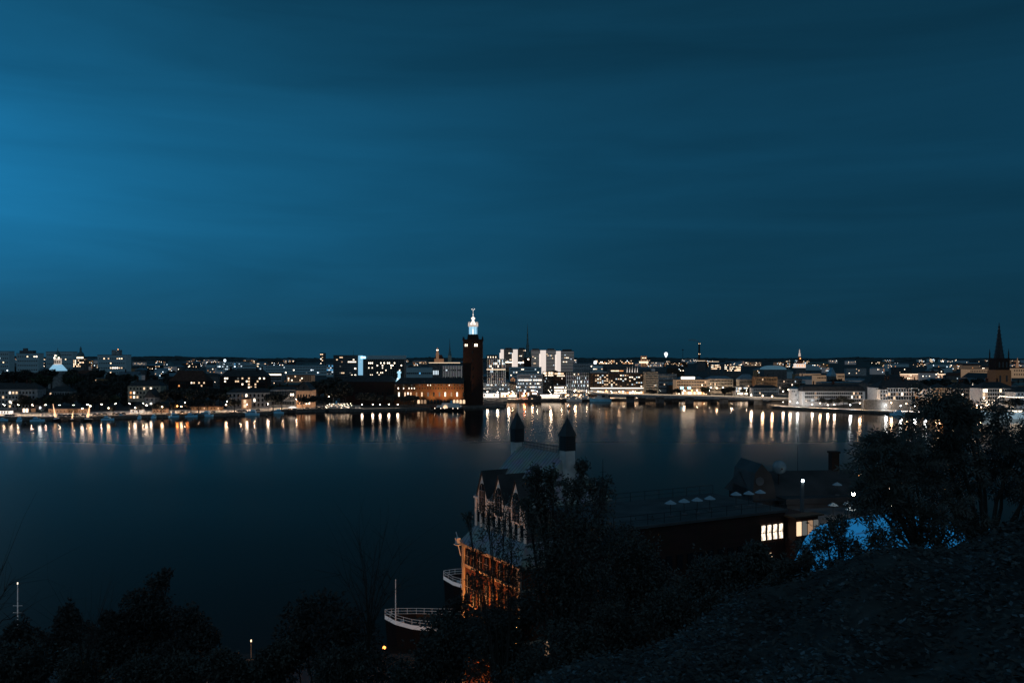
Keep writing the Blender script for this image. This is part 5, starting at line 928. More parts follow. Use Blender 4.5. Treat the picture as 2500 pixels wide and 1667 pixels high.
def ferry(label, px, py, L, rz, hull='paint_white', group=None, dk=2):
    Yb = YG(py, 0); t = thing('ferry', label, 'ferry', (X(px, Yb), Yb, 0), rz, group); b = MB(); vs = []; W2 = L*.13; Hh = L*.085 + .6
    secs = [(-.5, .8, 0), (-.3, 1, 0), (.2, 1, .05), (.38, .6, .2), (.5, .03, .4)]
    for (x, w2, sh) in secs: vs += [(x*L, -w2*W2, Hh*(1+sh)), (x*L*.96, -w2*W2*.75, -.5), (x*L*.96, w2*W2*.75, -.5), (x*L, w2*W2, Hh*(1+sh))]
    b.add(vs, [(4*i+k, 4*i+4+k, 4*i+4+(k+1) % 4, 4*i+(k+1) % 4) for i in range(len(secs)-1) for k in range(4)] + [(0, 1, 2, 3)]); b.build('hull', hull, t)
    for d in range(dk):
        b = MB(); b.box(-L*(.05 + .05*d), 0, Hh + d*2.3, L*(.72 - .2*d), W2*(1.7 - .3*d), 2.2, top=(.97, .95)); dk_ = b.build('deckhouse', 'paint_white', t)
        n_ = int(L*(.66 - .2*d)/1.7)
        for i in range(n_): put_window(dk_, -L*(.05 + .05*d) - L*(.33 - .1*d) + i*1.7 + .8, -W2*(.85 - .15*d) + .04, Hh + d*2.3 + .8, 1.0, .9, 'win_warm' if (i*7 + d*3) % 5 == 0 else 'glass_dark')
    b = MB(); b.lathe([(.9, Hh + dk*2.3), (.75, Hh + dk*2.3 + 2.4)], 8, -L*.12); b.build('funnel', 'paint_blue', t)
    b = MB(); b.tube((L*.12, 0, Hh + dk*2.3 - .5), (L*.1, 0, Hh + dk*2.3 + 4.5), .12, .06); b.build('mast', 'steel', t)
    return t
ferry('small white passenger boat, leftmost of three at the centre quay', 1402, 979.5, 20, .15)
ferry('white passenger boat with a thin mast, middle of three at the centre quay', 1430, 978.5, 18, .1)
ferry('largest blue-white ferry, rightmost of three at the centre quay', 1466, 979.5, 27, 3.05, 'paint_blue')
t = ferry('dark restaurant boat with low lit windows before the brick wing', 1092, 1003, 34, 3.1, 'paint_dark')
ferry('lit excursion boat covered in warm lamps, left of the city hall promenade', 830, 1003, 30, .05, 'paint_dark')
t = [o for o in col.objects if o.get('label', '').startswith('lit excursion')][0]
rr = random.Random(3)
for i in range(26):
    b = MB(); b.ball((rr.uniform(-14, 13), rr.uniform(-3.4, -3), 3.2 + rr.uniform(0, 4.5)), .38); b.build('deck_lamp', 'dot_hot' if i % 3 else 'dot_warm', t)
t = [o for o in col.objects if o.get('label', '').startswith('dark restaurant')][0]
for x_ in (-11, -6.2, 2, 6, 12): b = MB(); b.ball((x_, 4.6, 3), .35); b.build('deck_lamp', 'dot_hot', t)
b = MB(); b.prism([(-2.4 + 2.4*(1 - math.cos(k*math.pi/8)) , 3 + 3.2*math.sin(k*math.pi/8)) for k in range(9)], 4.3, 4.5); b.build('lit_arch', 'win_warm', t, (1.5, 0, 0))
# tall ship at the right edge
Ys = 722; t = thing('sailing_ship', 'big white flood-lit sailing ship with strings of bulbs from its mast, right edge', 'ship', (X(2470, Ys), Ys, 0)); u = Ys/S
b = MB(); vs = []; secs = [(-76, .03, 2.6), (-60, .6, 1.2), (-30, 1, .3), (20, 1, .2), (90, .95, .9)]
for (x, w2, sh) in secs: vs += [(x*u, -w2*5, 5 + sh), (x*u*.95, -w2*4, -.5), (x*u*.95, w2*4, -.5), (x*u, w2*5, 5 + sh)]
b.add(vs, [(4*i+k, 4*i+4+k, 4*i+4+(k+1) % 4, 4*i+(k+1) % 4) for i in range(len(secs)-1) for k in range(4)] + [(0, 1, 2, 3)]); hl = b.build('hull', 'ship_white' if 'ship_white' in M else soft_wall('ship_white', (.7, .75, .78), (.6, .85, 1), .28), t)
b = MB(); b.box(5*u, 0, 5.4, 34*u, 6, 2.4); dkh = b.build('deckhouse', 'paint_white', t)
for i in range(7): put_window(dkh, (-8 + i*4.4)*u, -3.1, 6.2, .9, .9, 'dot_hot')
mx = X(2441, Ys) - t.location.x
for dx, ht in ((mx, Z(963, Ys)), (mx + 62*u, Z(962, Ys)), ):
    b = MB(); b.tube((dx, 0, 4), (dx, 0, ht), .32, .14)
    for k, fz in enumerate((.5, .68, .85)): b.tube((dx - (5 - k)*1.0, 0, ht*fz), (dx + (5 - k)*1.0, 0, ht*fz), .14, .14, 4)
    b.build('mast', 'steel', t)
pts = [(X(2398, Ys), Z(996, Ys)), (X(2441, Ys), Z(966, Ys)), (X(2503, Ys), Z(969, Ys)), (X(2560, Ys), Z(1000, Ys))]
for (xa, za), (xb, zb) in zip(pts, pts[1:]):
    b = MB(); b.tube((xa - t.location.x, -.5, za), (xb - t.location.x, -.5, zb), .04, n=3); st = b.build('light_string', 'steel_dark', t)
    n_ = max(8, int(math.hypot(xb-xa, zb-za)/1.25))
    for i in range(n_ + 1):
        f = i/n_; link('bulb', bulb_me if 'bulb_me' in globals() else globals().setdefault('bulb_me', MB().ball((0, 0, 0), .24, 6).mesh('bulb', 'bulb_small')), st, (xa + (xb-xa)*f - t.location.x, -.55, za + (zb-za)*f - .15 - .5*math.sin(f*math.pi)))
# buoys
def buoy():
    t = thing('mooring_buoy', 'round dark mooring buoy floating off the left quay', 'buoy', (0, 0, 0), 0, 'mooring buoys off the left quay'); b = MB(); b.ball((0, 0, .35), .95, 10); b.build('float', 'paint_dark', t, smooth_=True)
    b = MB(); b.tube((0, 0, 1.2), (0, 0, 1.8), .08); b.lathe([(.28, 1.75), (.28, 1.9)], 8); b.build('ring', 'steel', t); return t
pb_ = None
for px, py in ((25, 1036), (62, 1035.5), (110, 1034), (195, 1033.5), (324, 1029), (397, 1026.5), (361, 1027), (549, 1019.5), (583, 1019.5), (651, 1017), (722, 1015), (992, 1006)):
    Yb = YG(py)
    if pb_ is None: pb_ = buoy(); pb_.location = (X(px, Yb), Yb, 0)
    else: dup(pb_, (X(px, Yb), Yb, 0))
t = thing('light_buoy', 'lit navigation buoy with small white, blue and orange lights in the middle of the bay', 'buoy', (X(1388, YG(997)), YG(997), 0))
b = MB(); b.lathe([(1.1, -.3), (1.2, .6), (.5, 1.2)], 10); b.build('float', 'paint_dark', t)
b = MB()
for a in range(4): b.tube((.6*math.cos(a*1.57), .6*math.sin(a*1.57), 1), (.15*math.cos(a*1.57), .15*math.sin(a*1.57), 3.6), .06)
b.build('frame', 'steel_dark', t)
for dx, zz, m in ((0, 3.9, 'dot_hot'), (-1.0, 2.6, 'dot_cool'), (1.0, 2.4, 'dot_orange')): b = MB(); b.ball((dx, -.2, zz), .5); b.build('lamp', m, t)
# flag poles on the island promenade
pf = None
for px in (2223, 2241, 2260, 2279, 2299, 2319):
    Yb = isleY(px) + 16
    if pf is None:
        pf = thing('flag_pole', 'tall thin white flag pole on the island promenade', 'flag pole', (X(px, Yb), Yb, 2.26), 0, 'row of flag poles on the island promenade')
        b = MB(); b.tube((0, 0, 0), (0, 0, 11.5), .13, .07); b.ball((0, 0, 11.6), .16); b.build('pole', 'paint_white', pf); b = MB(); b.lathe([(.4, 0), (.3, .6)], 8); b.build('base', 'concrete', pf)
    else: dup(pf, (X(px, Yb), Yb, 2.26))
# cars
def car():
    t = thing('parked_car', 'car parked beside the lit quay road', 'car', (0, 0, 0), 0, 'cars parked along the left quay road')
    b = MB(); b.box(0, 0, .35, 4.3, 1.75, .65, top=(.97, .95)); b.build('body', 'paint_dark', t); b = MB(); b.box(-.2, 0, 1.0, 2.4, 1.6, .5, top=(.72, .85)); b.build('cabin', 'glass_dark', t)
    for sx in (-1.35, 1.35):
        for sy in (-.8, .8): b = MB(); b.lathe([(.33, -.1), (.33, .1)], 10); o = b.build('wheel', 'steel_dark', t, (sx, sy, .33)); o.rotation_euler = (R(90), 0, 0)
    for sy in (-.6, .6): b = MB(); b.ball((2.15, sy, .75), .14, 6); b.build('headlight', 'paint_white', t)
    return t
pc = None; rr = random.Random(9)
for px in [18, 30, 145, 152, 160, 172, 181, 189, 203, 232, 243, 255, 281, 290, 302, 445, 520, 585, 597, 630, 750, 775, 785, 795]:
    Yb = shoreY(px) + rr.uniform(8, 12); Yb2 = shoreY(px + 8) + 10; rz = math.atan2(Yb2 - Yb, X(px + 8, Yb2) - X(px, Yb))*.6
    if pc is None: pc = car(); pc.location = (X(px, Yb), Yb, 3.02); pc.rotation_euler = (0, 0, rz)
    else: dup(pc, (X(px, Yb), Yb, 3.02), rz)
# ================================================================== CITY FABRIC BETWEEN THE LANDMARKS
LM = [(30, 'the left edge block'), (141, 'the blue-lit church'), (197, 'the lantern dome'), (275, 'the red-beacon block'), (350, 'the gabled house'), (460, 'the red-brown house'), (549, 'the bluish mast'), (600, 'the hipped apartment house'), (700, 'the long blue block'), (787, 'the slim apartment tower'), (845, 'the dark slab'), (935, 'the dark hotel'), (1020, 'the red brick church'), (1090, 'the thin spire'), (1200, 'the ribbed congress hall'), (1290, 'the green spire'), (1380, 'the five office slabs'), (1453, 'the white flood mast'), (1510, 'the brown hotel'), (1590, 'the tall beige block'), (1626, 'the hot-air balloon'), (1707, 'the tall chimney'), (1775, 'the glowing pair'), (1892, 'the pale arched roof'), (1952, 'the glowing church base'), (2030, 'the long white palace'), (2120, 'the terrace wall'), (2200, 'the bowed palace'), (2260, 'the warm-lit hotel'), (2329, 'the four towers'), (2400, 'the royal palace'), (2450, 'the open-work spire')]
def near_lm(px): return min(LM, key=lambda q: abs(q[0] - px))
rr = random.Random(21); made = 0; tries = 0; seen_lb = set(); guard = 0
boxes = list(FOOT)
TONE = {'facade_mid': 'grey', 'facade_dark': 'black', 'plaster_grey': 'pale grey', 'facade_blue': 'bluish', 'plaster_ochre': 'ochre', 'facade_brown': 'brown', 'concrete_dark': 'slate grey', 'plaster_cream': 'cream', 'city_grey': 'light grey', 'city_warm': 'tan'}
while made < 280 and tries < 6000:
    tries += 1
    px = rr.uniform(-30, 2530); band = rr.random()
    Y = rr.uniform(960, 1350) if band < .3 else (rr.uniform(1350, 2100) if band < .6 else rr.uniform(2100, 4300))
    if px < 900 and Y < 1000: continue
    if 1180 < px < 1960 and Y < 1130: continue
    if px > 1850 and Y < 1060: continue
    wd = rr.uniform(16, 46)*(1 + (Y > 2100)*.5); x = X(px, Y); hh = rr.uniform(11, 19) if Y > 1350 else rr.uniform(9, 15)
    if px < 320: hh += 4
    d = rr.uniform(12, 18)
    if any(x - wd/2 < b_[1] and x + wd/2 > b_[0] and Y < b_[3] and Y + d > b_[2] for b_ in boxes): continue
    zg = city_z(x, Y); pyt = HZ + (CH - zg - hh)*S/Y
    if pyt < (868 if px < 320 else 876): continue
    wl = rr.choice(['facade_mid', 'facade_dark', 'plaster_grey', 'facade_blue', 'plaster_ochre', 'facade_brown', 'city_grey', 'city_warm', 'facade_mid', 'city_grey', 'facade_blue'])
    rf = rr.choice(['hip', 'gable', 'flat', 'mansard', 'flat', 'hip']); rm = rr.choice(['roof_dark', 'roof_tile', 'roof_metal', 'roof_blue', 'roof_dark', 'roof_copper'])
    k = PX(x - wd/2, Y), PX(x + wd/2, Y); ln = near_lm(px)
    cols = max(4, int(wd/2.9)); rows = 3 if hh < 15 else 4
    nl = rr.choice([2, 3, 4, 5, 6, 8, 10]) if Y < 2100 else rr.choice([6, 8, 10, 12, 14, 17])
    mats = FAR if Y > 1500 else ['win_warm', 'win_hot', 'dot_warm', 'win_cool', 'win_orange', 'dot_hot']
    lit = {}
    for _ in range(nl): lit[(rr.randrange(cols), rr.randrange(rows))] = rr.choice(mats)
    dist = 'nearer' if Y < 1350 else ('far' if Y < 2100 else 'very far')
    side_ = 'left of ' if px < ln[0] - 6 else ('right of ' if px > ln[0] + 6 else 'behind ')
    guard = 0
    while True:
        lb = f"{dist} {TONE[wl]} {'blue' if rm in ('roof_metal', 'roof_blue', 'roof_copper') else 'dark'}-{ {'hip': 'hipped', 'gable': 'ridged', 'flat': 'flat-topped', 'mansard': 'mansard'}[rf] } block, {len(lit)} lit windows, {side_}{ln[1]}"
        if lb not in seen_lb: break
        lit[(rr.randrange(cols), rr.randrange(rows))] = rr.choice(mats); guard += 1
        if guard > 60: break
    seen_lb.add(lb)
    sw = 1.2 if Y < 1350 else (1.5 if Y < 2100 else 1.9)
    bld(lb, k[0], k[1], pyt, Y, wl, rf, rr.uniform(3, 6), rm, d, win=dict(cols=cols, rows=rows, w=sw, h=sw*.85, lit=lit, dark=None, z=(.25, .97)), chim=(rr.randint(0, 2) if Y < 1500 and rf != 'flat' else 0), seed=made)
    boxes.append(FOOT[-1]); made += 1

# ------------------------------------------------------------------ leaves
def leaf_mesh(name, C, A, B, L, W, m):
    """C centres (n,3), A leaf axis, B leaf width axis; pointed four-cornered leaves"""
    n = len(C); L = np.asarray(L).reshape(-1, 1); W = np.asarray(W).reshape(-1, 1)
    V = np.stack([C - A*L/2, C + B*W/2 - A*L*.05, C + A*L/2, C - B*W/2 - A*L*.05], 1).reshape(-1, 3)
    me = bpy.data.meshes.new(name); me.vertices.add(4*n); me.vertices.foreach_set('co', V.astype(np.float32).ravel())
    me.loops.add(4*n); me.loops.foreach_set('vertex_index', np.arange(4*n, dtype=np.int32))
    me.polygons.add(n); me.polygons.foreach_set('loop_start', np.arange(0, 4*n, 4, dtype=np.int32)); me.polygons.foreach_set('loop_total', np.full(n, 4, np.int32))
    me.update(calc_edges=True); me.validate()
    for q in (m if isinstance(m, list) else [m]): me.materials.append(M[q])
    return me
def unit(v): return v/np.maximum(1e-6, np.linalg.norm(v, axis=1, keepdims=True))
def rand_dirs(rng, n): return unit(rng.normal(size=(n, 3)))
def crown_points(rng, blobs, n):
    w_ = np.array([b_[3]**2 for b_ in blobs]); idx = rng.choice(len(blobs), n, p=w_/w_.sum())
    c = np.array([b_[:3] for b_ in blobs])[idx]; r = np.array([b_[3] for b_ in blobs])[idx][:, None]
    d = rand_dirs(rng, n); return c + d*r*(rng.random((n, 1))**.4)*np.array([1, 1, .85]), d
def far_tree(kind, seed):
    rng = np.random.default_rng(seed); t = thing(kind[0], '', 'tree', (0, 0, -50)); H = kind[1]
    if kind[2] == 'round':
        blobs = [(rng.uniform(-3, 3), rng.uniform(-3, 3), H*rng.uniform(.62, .92), rng.uniform(1.3, 2.4)) for _ in range(12)] + [(0, 0, H*.72, 2.6)]
    elif kind[2] == 'wide':
        blobs = [(rng.uniform(-5, 5), rng.uniform(-4, 4), H*rng.uniform(.62, .9), rng.uniform(1.4, 2.4)) for _ in range(17)]
    else:
        blobs = [(rng.uniform(-.5, .5), rng.uniform(-.5, .5), H*(.2 + .75*k/9), (1 - k/10.5)*2.6) for k in range(10)]
    n = 1100; C, D = crown_points(rng, blobs, n); A = rand_dirs(rng, n); Bq = unit(np.cross(A, rand_dirs(rng, n)))
    link('crown', leaf_mesh('crown', C, A, Bq, rng.uniform(.9, 1.7, n), rng.uniform(.7, 1.2, n), kind[3]), t)
    b = MB(); b.tube((0, 0, -1), (.2, 0, H*.5), .38, .2, 7)
    for k in range(5): a = k*1.3 + seed; b.tube((.1, 0, H*(.3 + .05*k)), (2.4*math.cos(a), 2.4*math.sin(a), H*(.55 + .05*k)), .16, .05, 5)
    b.build('trunk', 'bark', t); return t
KINDS = [('round_tree', 10.5, 'round', 'leaf_dark'), ('round_tree', 11, 'round', 'leaf_mid'), ('broad_tree', 11.5, 'wide', 'leaf_dark'), ('broad_tree', 10, 'wide', 'leaf_mid'), ('conifer', 14, 'cone', 'leaf_dark')]
protos = [far_tree(k, 100 + i) for i, k in enumerate(KINDS)]; ntree = 0; used_proto = set()
def plant(px, Y, k, sc_, label, group, zg=None):
    x = X(px, Y); z = (city_z(x, Y) if zg is None else zg) - .1
    rz = rr.uniform(0, 6.28); s_ = (sc_*rr.uniform(.9, 1.1), sc_*rr.uniform(.9, 1.1), sc_*rr.uniform(.9, 1.1))
    if k in used_proto: dup(protos[k], (x, Y, z), rz, label, group, s_)
    else:
        used_proto.add(k); o = protos[k]; o.location = (x, Y, z); o.rotation_euler = (0, 0, rz); o.scale = s_; o['label'] = label; o['group'] = group
GT = 'round trees along the left quay road'
for px, sc_, w_ in ((339, .75, 'before the bright low wall building'), (381, .95, 'before the pink-lit wall'), (394, .8, 'at the right end of the pink-lit wall'), (425, .9, 'above the pointed blue yacht'), (466, 1.05, 'left of the orange lamp'), (485, 1.1, 'above the largest blue yacht'), (507, 1.05, 'right of the largest blue yacht'), (573, 1.1, 'before the left end of the arched villa'), (667, 1.3, 'left of the pair before the school wing'), (687, 1.25, 'right of the pair before the school wing'), (737, 1.15, 'before the pediment house'), (772, 1.1, 'right of the pediment house'), (790, 1.0, 'between the pediment house and the high warm lamp'), (276, .7, 'beside the single bright lamp'), (100, .6, 'right of the gateway pavilion')):
    plant(px, shoreY(px) + 6, 0 if sc_ < 1 else 2, sc_, 'dark round-crowned tree on the lit quay, ' + w_, GT, 3.0)
def grove(n, p0, p1, Y0, Y1, kinds, s0, s1, label, group):
    c = 0
    for _ in range(n*30):
        if c >= n: break
        px, Y = rr.uniform(p0, p1), rr.uniform(Y0, Y1); x = X(px, Y)
        if any(x - 2 < b_[1] and x + 2 > b_[0] and Y - 2 < b_[3] and Y + 2 > b_[2] for b_ in FOOT): continue
        plant(px, Y, rr.choice(kinds), rr.uniform(s0, s1), label, group); c += 1
grove(22, 0, 300, 775, 835, [0, 2, 3], 1.0, 1.5, 'dark leafy tree on the left bank between the quay sheds and the hill', 'dark trees above the quay sheds, left bank')
grove(26, 180, 420, 850, 1000, [0, 2, 2, 4], 1.4, 2.1, 'big dark tree on the hillside left of the red-brown house', 'big dark trees on the left hill')
grove(24, 410, 560, 800, 900, [0, 2, 1], 1.2, 1.9, 'dark tree between the pale villa and the arched villa', 'dark trees between the two villas')
grove(22, 560, 700, 870, 940, [0, 2, 1], 1.3, 1.9, 'dark tree behind the roof of the arched villa', 'dark trees behind the arched villa')
grove(20, 740, 845, 850, 980, [0, 2], 1.4, 2.4, 'tall black tree between the pediment house and the brick wing', 'tall black trees left of city hall')
grove(9, 870, 968, 862, 872, [0, 2], .9, 1.25, 'black tree in the garden before the dark brick side wing', 'black garden trees at city hall')
grove(5, 985, 1016, 862, 867, [2, 0], .8, 1.0, 'dark bush-like tree covering the left end of the lit brick wing', 'dark trees at the lit brick wing')
grove(34, -10, 320, 1080, 1290, [0, 2, 3], 1.5, 2.3, 'big dark tree below the flat roofs of the left skyline', 'big trees below the left skyline')
grove(26, 0, 450, 1150, 1700, [4, 0, 4, 2], 1.1, 1.7, 'dark tree on the left skyline among the flat roofs', 'trees on the left skyline')
grove(26, 850, 1900, 1300, 2000, [0, 2], 1.1, 1.6, 'small dark tree among the roofs of the centre', 'trees among the roofs of the centre')
grove(14, 1720, 1960, 1010, 1120, [0, 2, 1], .9, 1.4, 'dark street tree beyond the road bridge', 'street trees beyond the road bridge')
grove(24, 2000, 2420, 1000, 1240, [0, 2], 1.2, 1.9, 'dark tree behind the roofs of the island', 'trees behind the island roofs')
for px, sc_, w_ in ((1585, .85, 'left, under the tall beige block'), (1597, .8, 'beside the leftmost, under the tall beige block'), (1640, 1.0, 'left of the classical building'), (1655, .95, 'at the left corner of the classical building')):
    plant(px, 1030, 2, sc_, 'round dark tree beyond the bridge, ' + w_, 'round trees beyond the bridge', 2.7)
for px, sc_, w_ in ((1968, .95, 'right of the round tower'), (2010, .8, 'before the middle of the long white palace'), (2026, .9, 'right of the lamp before the long white palace'), (2045, 1.0, 'before the right half of the long white palace'), (2060, 1.05, 'left of the white lamp at the palace end'), (2075, .95, 'at the right end of the long white palace')):
    plant(px, isleY(px) + 30, 0, sc_, 'dark tree on the island promenade, ' + w_, 'promenade trees of the island', isle_z(px, isleY(px) + 30))
for px, sc_, w_ in ((2318, 1.2, 'right of the return wing'), (2332, 1.3, 'before the grey-white palace'), (2352, 1.1, 'before the pale side house'), (2462, 1.1, 'behind the lit ship'), (2478, 1.2, 'right of the ship mast')):
    plant(px, isleY(px) + 32, 2, sc_, 'dark tree on the right part of the island, ' + w_, 'trees on the right part of the island', isle_z(px, isleY(px) + 30))
# ================================================================== TURRETED BUILDING
def turret_house():
    t = thing('turreted_building', 'big brick building with steep seamed roof, two dark pointed turrets and white gabled upper storey', 'building', (4.4, 124, 2.0), math.atan2(-.86, .51))
    L0, L1 = -8.3, 8.9
    b = MB(); b.box((L0+L1)/2, 0, 0, L1-L0, 18, 23.0); w = b.build('wall', 'brick_red', t)
    b = MB(); b.box((L0+L1)/2, 0, 23.0, L1-L0 + .7, 18.7, .5); b.box((L0+L1)/2, 0, 19.9, L1-L0 + .3, 18.3, .35); b.box((L0+L1)/2, 0, 12.6, L1-L0 + .3, 18.3, .35)
    for x in (L0 + .35, L1 - .35): b.box(x, -9.06, 0, .75, .3, 23.0)
    b.build('cornice', 'plaster_cream', t)
    for zz, h_, n_ in ((20.4, 2.3, 8), (14.5, 4.6, 8), (7.2, 4.4, 8)):
        for i in range(n_):
            wi = put_window(w, L0 + 1.7 + i*2.0, -9.02, zz, 1.15, h_, 'glass_dark', 'arch' if zz < 20 else 'rect')
            if zz > 14: b = MB(); b.box(0, -.1, -.16, 1.5, .35, .16); b.build('sill', 'plaster_cream', wi); b = MB(); b.box(0, -.14, 0, .07, .06, h_*.93); b.box(0, -.14, h_*.55, 1.1, .06, .07); b.build('glazing_bars', 'plaster_grey', wi)
    b = MB(); a0 = [(L0-.4, -9.5, 23.5), (L1+.4, -9.5, 23.5), (L1+.4, 9.5, 23.5), (L0-.4, 9.5, 23.5)]; a1 = [(L0+1.2, -7.5, 26.2), (L1-1.0, -7.5, 26.2), (L1-1.0, 7.5, 26.2), (L0+1.2, 7.5, 26.2)]
    b.add(a0 + a1, [(k, (k+1) % 4, 4+(k+1) % 4, 4+k) for k in range(4)] + [(3, 2, 1, 0), (4, 5, 6, 7)]); b.build('skirt_roof', 'roof_seamed', t)
    U0, U1 = L0 + 1.3, L1 - 1.1
    b = MB(); b.box((U0+U1)/2, 0, 26.2, U1-U0, 14.8, 4.2); uw = b.build('upper_wall', 'board_white', t)
    b = MB()
    for i in range(10): b.box(U0 + .2 + i*(U1-U0-.4)/9, -7.5, 26.2, .32, .32, 4.3)
    b.box((U0+U1)/2, -7.5, 30.4, U1-U0 + .4, .5, .3); b.build('pilasters', 'gable_lit', uw)
    for i in range(9): put_window(uw, U0 + 1.0 + i*(U1-U0-.4)/9, -7.42, 26.9, .8, 2.9, 'glass_dark')
    b = MB(); r0 = [(U0-.3, -7.7, 30.7), (U1+.3, -7.7, 30.7), (U1+.3, 7.7, 30.7), (U0-.3, 7.7, 30.7)]; r1 = [(U0+.3, -5.6, 32.6), (U1-.3, -5.6, 32.6), (U1-.3, 5.6, 32.6), (U0+.3, 5.6, 32.6)]
    b.add(r0 + r1 + [(-6.6, 0, 38), (6.6, 0, 38)], [(3,2,1,0)] + [(k, (k+1) % 4, 4+(k+1) % 4, 4+k) for k in range(4)] + [(4, 5, 9, 8), (6, 7, 8, 9), (5, 6, 9), (7, 4, 8)]); rf = b.build('roof', 'roof_seamed', t)
    b = MB(); b.tube((-5.4, 0, 38.9), (5.4, 0, 38.9), .05, n=4); b.tube((-5.4, 0, 38.45), (5.4, 0, 38.45), .04, n=4)
    for i in range(28): b.tube((-5.4 + i*.4, 0, 37.9), (-5.4 + i*.4, 0, 39.1), .035, n=4)
    b.build('ridge_railing', 'steel_dark', rf)
    for gx in (-4.3, .7, 5.6):
        g = MB(); P = [(gx-1.5, 28.6), (gx+1.5, 28.6), (gx+1.5, 31.3), (gx, 34.6), (gx-1.5, 31.3)]; g.prism(P, -7.75, -7.3); gm = g.build('gable', 'gable_lit', t)
        b = MB(); b.add([(gx-1.75, -7.95, 30.9), (gx, -7.95, 34.9), (gx+1.75, -7.95, 30.9), (gx-1.75, -2.5, 30.9), (gx, -1.5, 34.9), (gx+1.75, -2.5, 30.9), (gx-1.75, -7.95, 30.65), (gx, -7.95, 34.6), (gx+1.75, -7.95, 30.65)], [(0, 3, 4, 1), (1, 4, 5, 2), (0, 1, 7, 6), (1, 2, 8, 7)]); b.build('gable_roof', 'roof_dark', gm)
        wi = put_window(gm, gx, -7.78, 28.9, 1.7, 4.1, 'glass_dark', 'pointed')
        b = MB()
        for dx in (-.5, 0, .5): b.box(dx, -.15, 0, .07, .08, 3.0 + (dx == 0)*.9)
        for dz in (1, 2, 3): b.box(0, -.15, dz, 1.6, .08, .06)
        b.build('glazing_bars', 'plaster_grey', wi)
    for x, s_ in ((-7.0, 1), (7.0, 1.06)):
        b = MB(); b.box(x, 0, 30, 1.5*s_, 1.5*s_, 8.6); tu = b.build('turret', 'plaster_white', t)
        b = MB(); b.box(x, 0, 38.6, 1.62*s_, 1.62*s_, 2.1)
        for k in range(5):
            for sx in (-1, 1): b.box(x + sx*.83*s_, 0, 38.9 + k*.36, .08, 1.25, .13); b.box(x, sx*.83*s_, 38.9 + k*.36, 1.25, .08, .13)
        b.build('louvre_storey', 'steel_dark', tu)
        b = MB(); b.add([(x-.98*s_, -.98*s_, 40.7), (x+.98*s_, -.98*s_, 40.7), (x+.98*s_, .98*s_, 40.7), (x-.98*s_, .98*s_, 40.7), (x, 0, 43.4)], [(3,2,1,0), (0,1,4), (1,2,4), (2,3,4), (3,0,4)]); b.tube((x, 0, 43.1), (x, 0, 44.0), .06, .02); b.build('pyramid_cap', 'roof_dark', tu)
    # small white lit bracket box on the far corner
    b = MB(); b.box(L0 - .6, -9.6, 23.2, .7, .6, .9); b.box(L0 - .6, -9.6, 23.0, 1.0, .9, .14); b.tube((L0 - .6, -9.6, 24.1), (L0 - 1.2, -9.6, 24.9), .08); b.tube((L0 - .2, -9.3, 21.4), (L0 - .6, -9.5, 22.9), .1); b.build('bracket_box', 'paint_white', t)
    # two arched lights in the dark south wall
    for (yy, zz, m, w_, h_) in ((-4.5, 10.5, 'win_dim', 1.2, 2.4), (2.0, 6.0, 'win_faint', 1.3, 2.8), (6.0, 6.0, 'win_faint', 1.3, 2.8), (-1.5, 15.2, 'win_faint', 1.0, 2.6), (3.4, 15.2, 'glass_dark', 1.0, 2.6)):
        put_window(w, L1 + .02, yy, zz, w_, h_, m, 'arch', R(90))
    return t
turret_house()
# ================================================================== LONG TERRACED BUILDING
def rot2(p, a): return (p[0]*math.cos(a) - p[1]*math.sin(a), p[0]*math.sin(a) + p[1]*math.cos(a))
TA = math.atan2(10, 19.5); TO = (10, 80)
def terrace_building():
    t = thing('terraced_building', 'long dark building with flat roof terrace, railing and four glowing windows at its right end', 'building', (TO[0], TO[1], 2), TA)
    L = 22.6; b = MB(); b.box(L/2, 6, 0, L, 12, 35.0); w = b.build('wall', 'brick_dark', t)
    b = MB(); b.box(L/2, 6, 35.0, L + .5, 12.5, .25); b.build('roof_terrace', 'facade_dark', t)
    b = MB()
    for y in (.15, 11.8):
        b.tube((0, y, 36.3), (L, y, 36.3), .04, n=4); b.tube((0, y, 35.8), (L, y, 35.8), .03, n=4)
        for i in range(12): b.tube((i*L/11, y, 35.2), (i*L/11, y, 36.3), .035, n=4)
    b.build('railing', 'steel_dark', t)
    for i in range(4):
        wi = put_window(w, L - 3.35 + i*.85, -.02, 32.2, .62, 1.55, 'win_room'); b = MB()
        for s_ in (-1, 1): b.box(s_*.37, -.1, -.1, .1, .2, 1.8)
        b.box(0, -.14, .75, .6, .06, .05); b.build('frame', 'bark', wi)
    for i in range(2): put_window(w, L - 3.3 + i*.95, -.02, 29.4, .6, 1.3, 'win_warm' if i else 'win_dim')
    for i in range(13): put_window(w, 1.2 + i*1.35, -.02, 30.4, .7, 1.5, 'glass_dark')
    for i in range(13): put_window(w, 1.2 + i*1.35, -.02, 26.6, .7, 1.5, 'glass_dark')
    b = MB(); b.tube((4.6, 9, 35.2), (4.6, 9, 36.6), .5, .3, 8); b.tube((4.6, 9, 36.6), (4.6, 9, 40.8), .1, .03); 
    for k in range(4): b.tube((4.2, 9, 37.6 + k*.6), (5.0, 9, 37.6 + k*.6), .025, n=3)
    b.build('spirelet', 'roof_dark', t)
    # projecting lit corner room
    b = MB(); b.box(L + 1.7, 1.5, 0, 3.4, 6, 34.6); c = b.build('corner_room', 'brick_dark', t)
    b = MB(); b.box(L + 1.6, -1.2, 34.6, 4.4, 1.6, .16); b.build('awning', 'facade_brown', c)
    for i in range(4): put_window(c, L + .45 + i*.85, -1.52, 32.6, .6, 1.5, ('win_warm', 'win_faint', 'win_dim', 'win_faint')[i])
    return t, L
tb, TL = terrace_building()
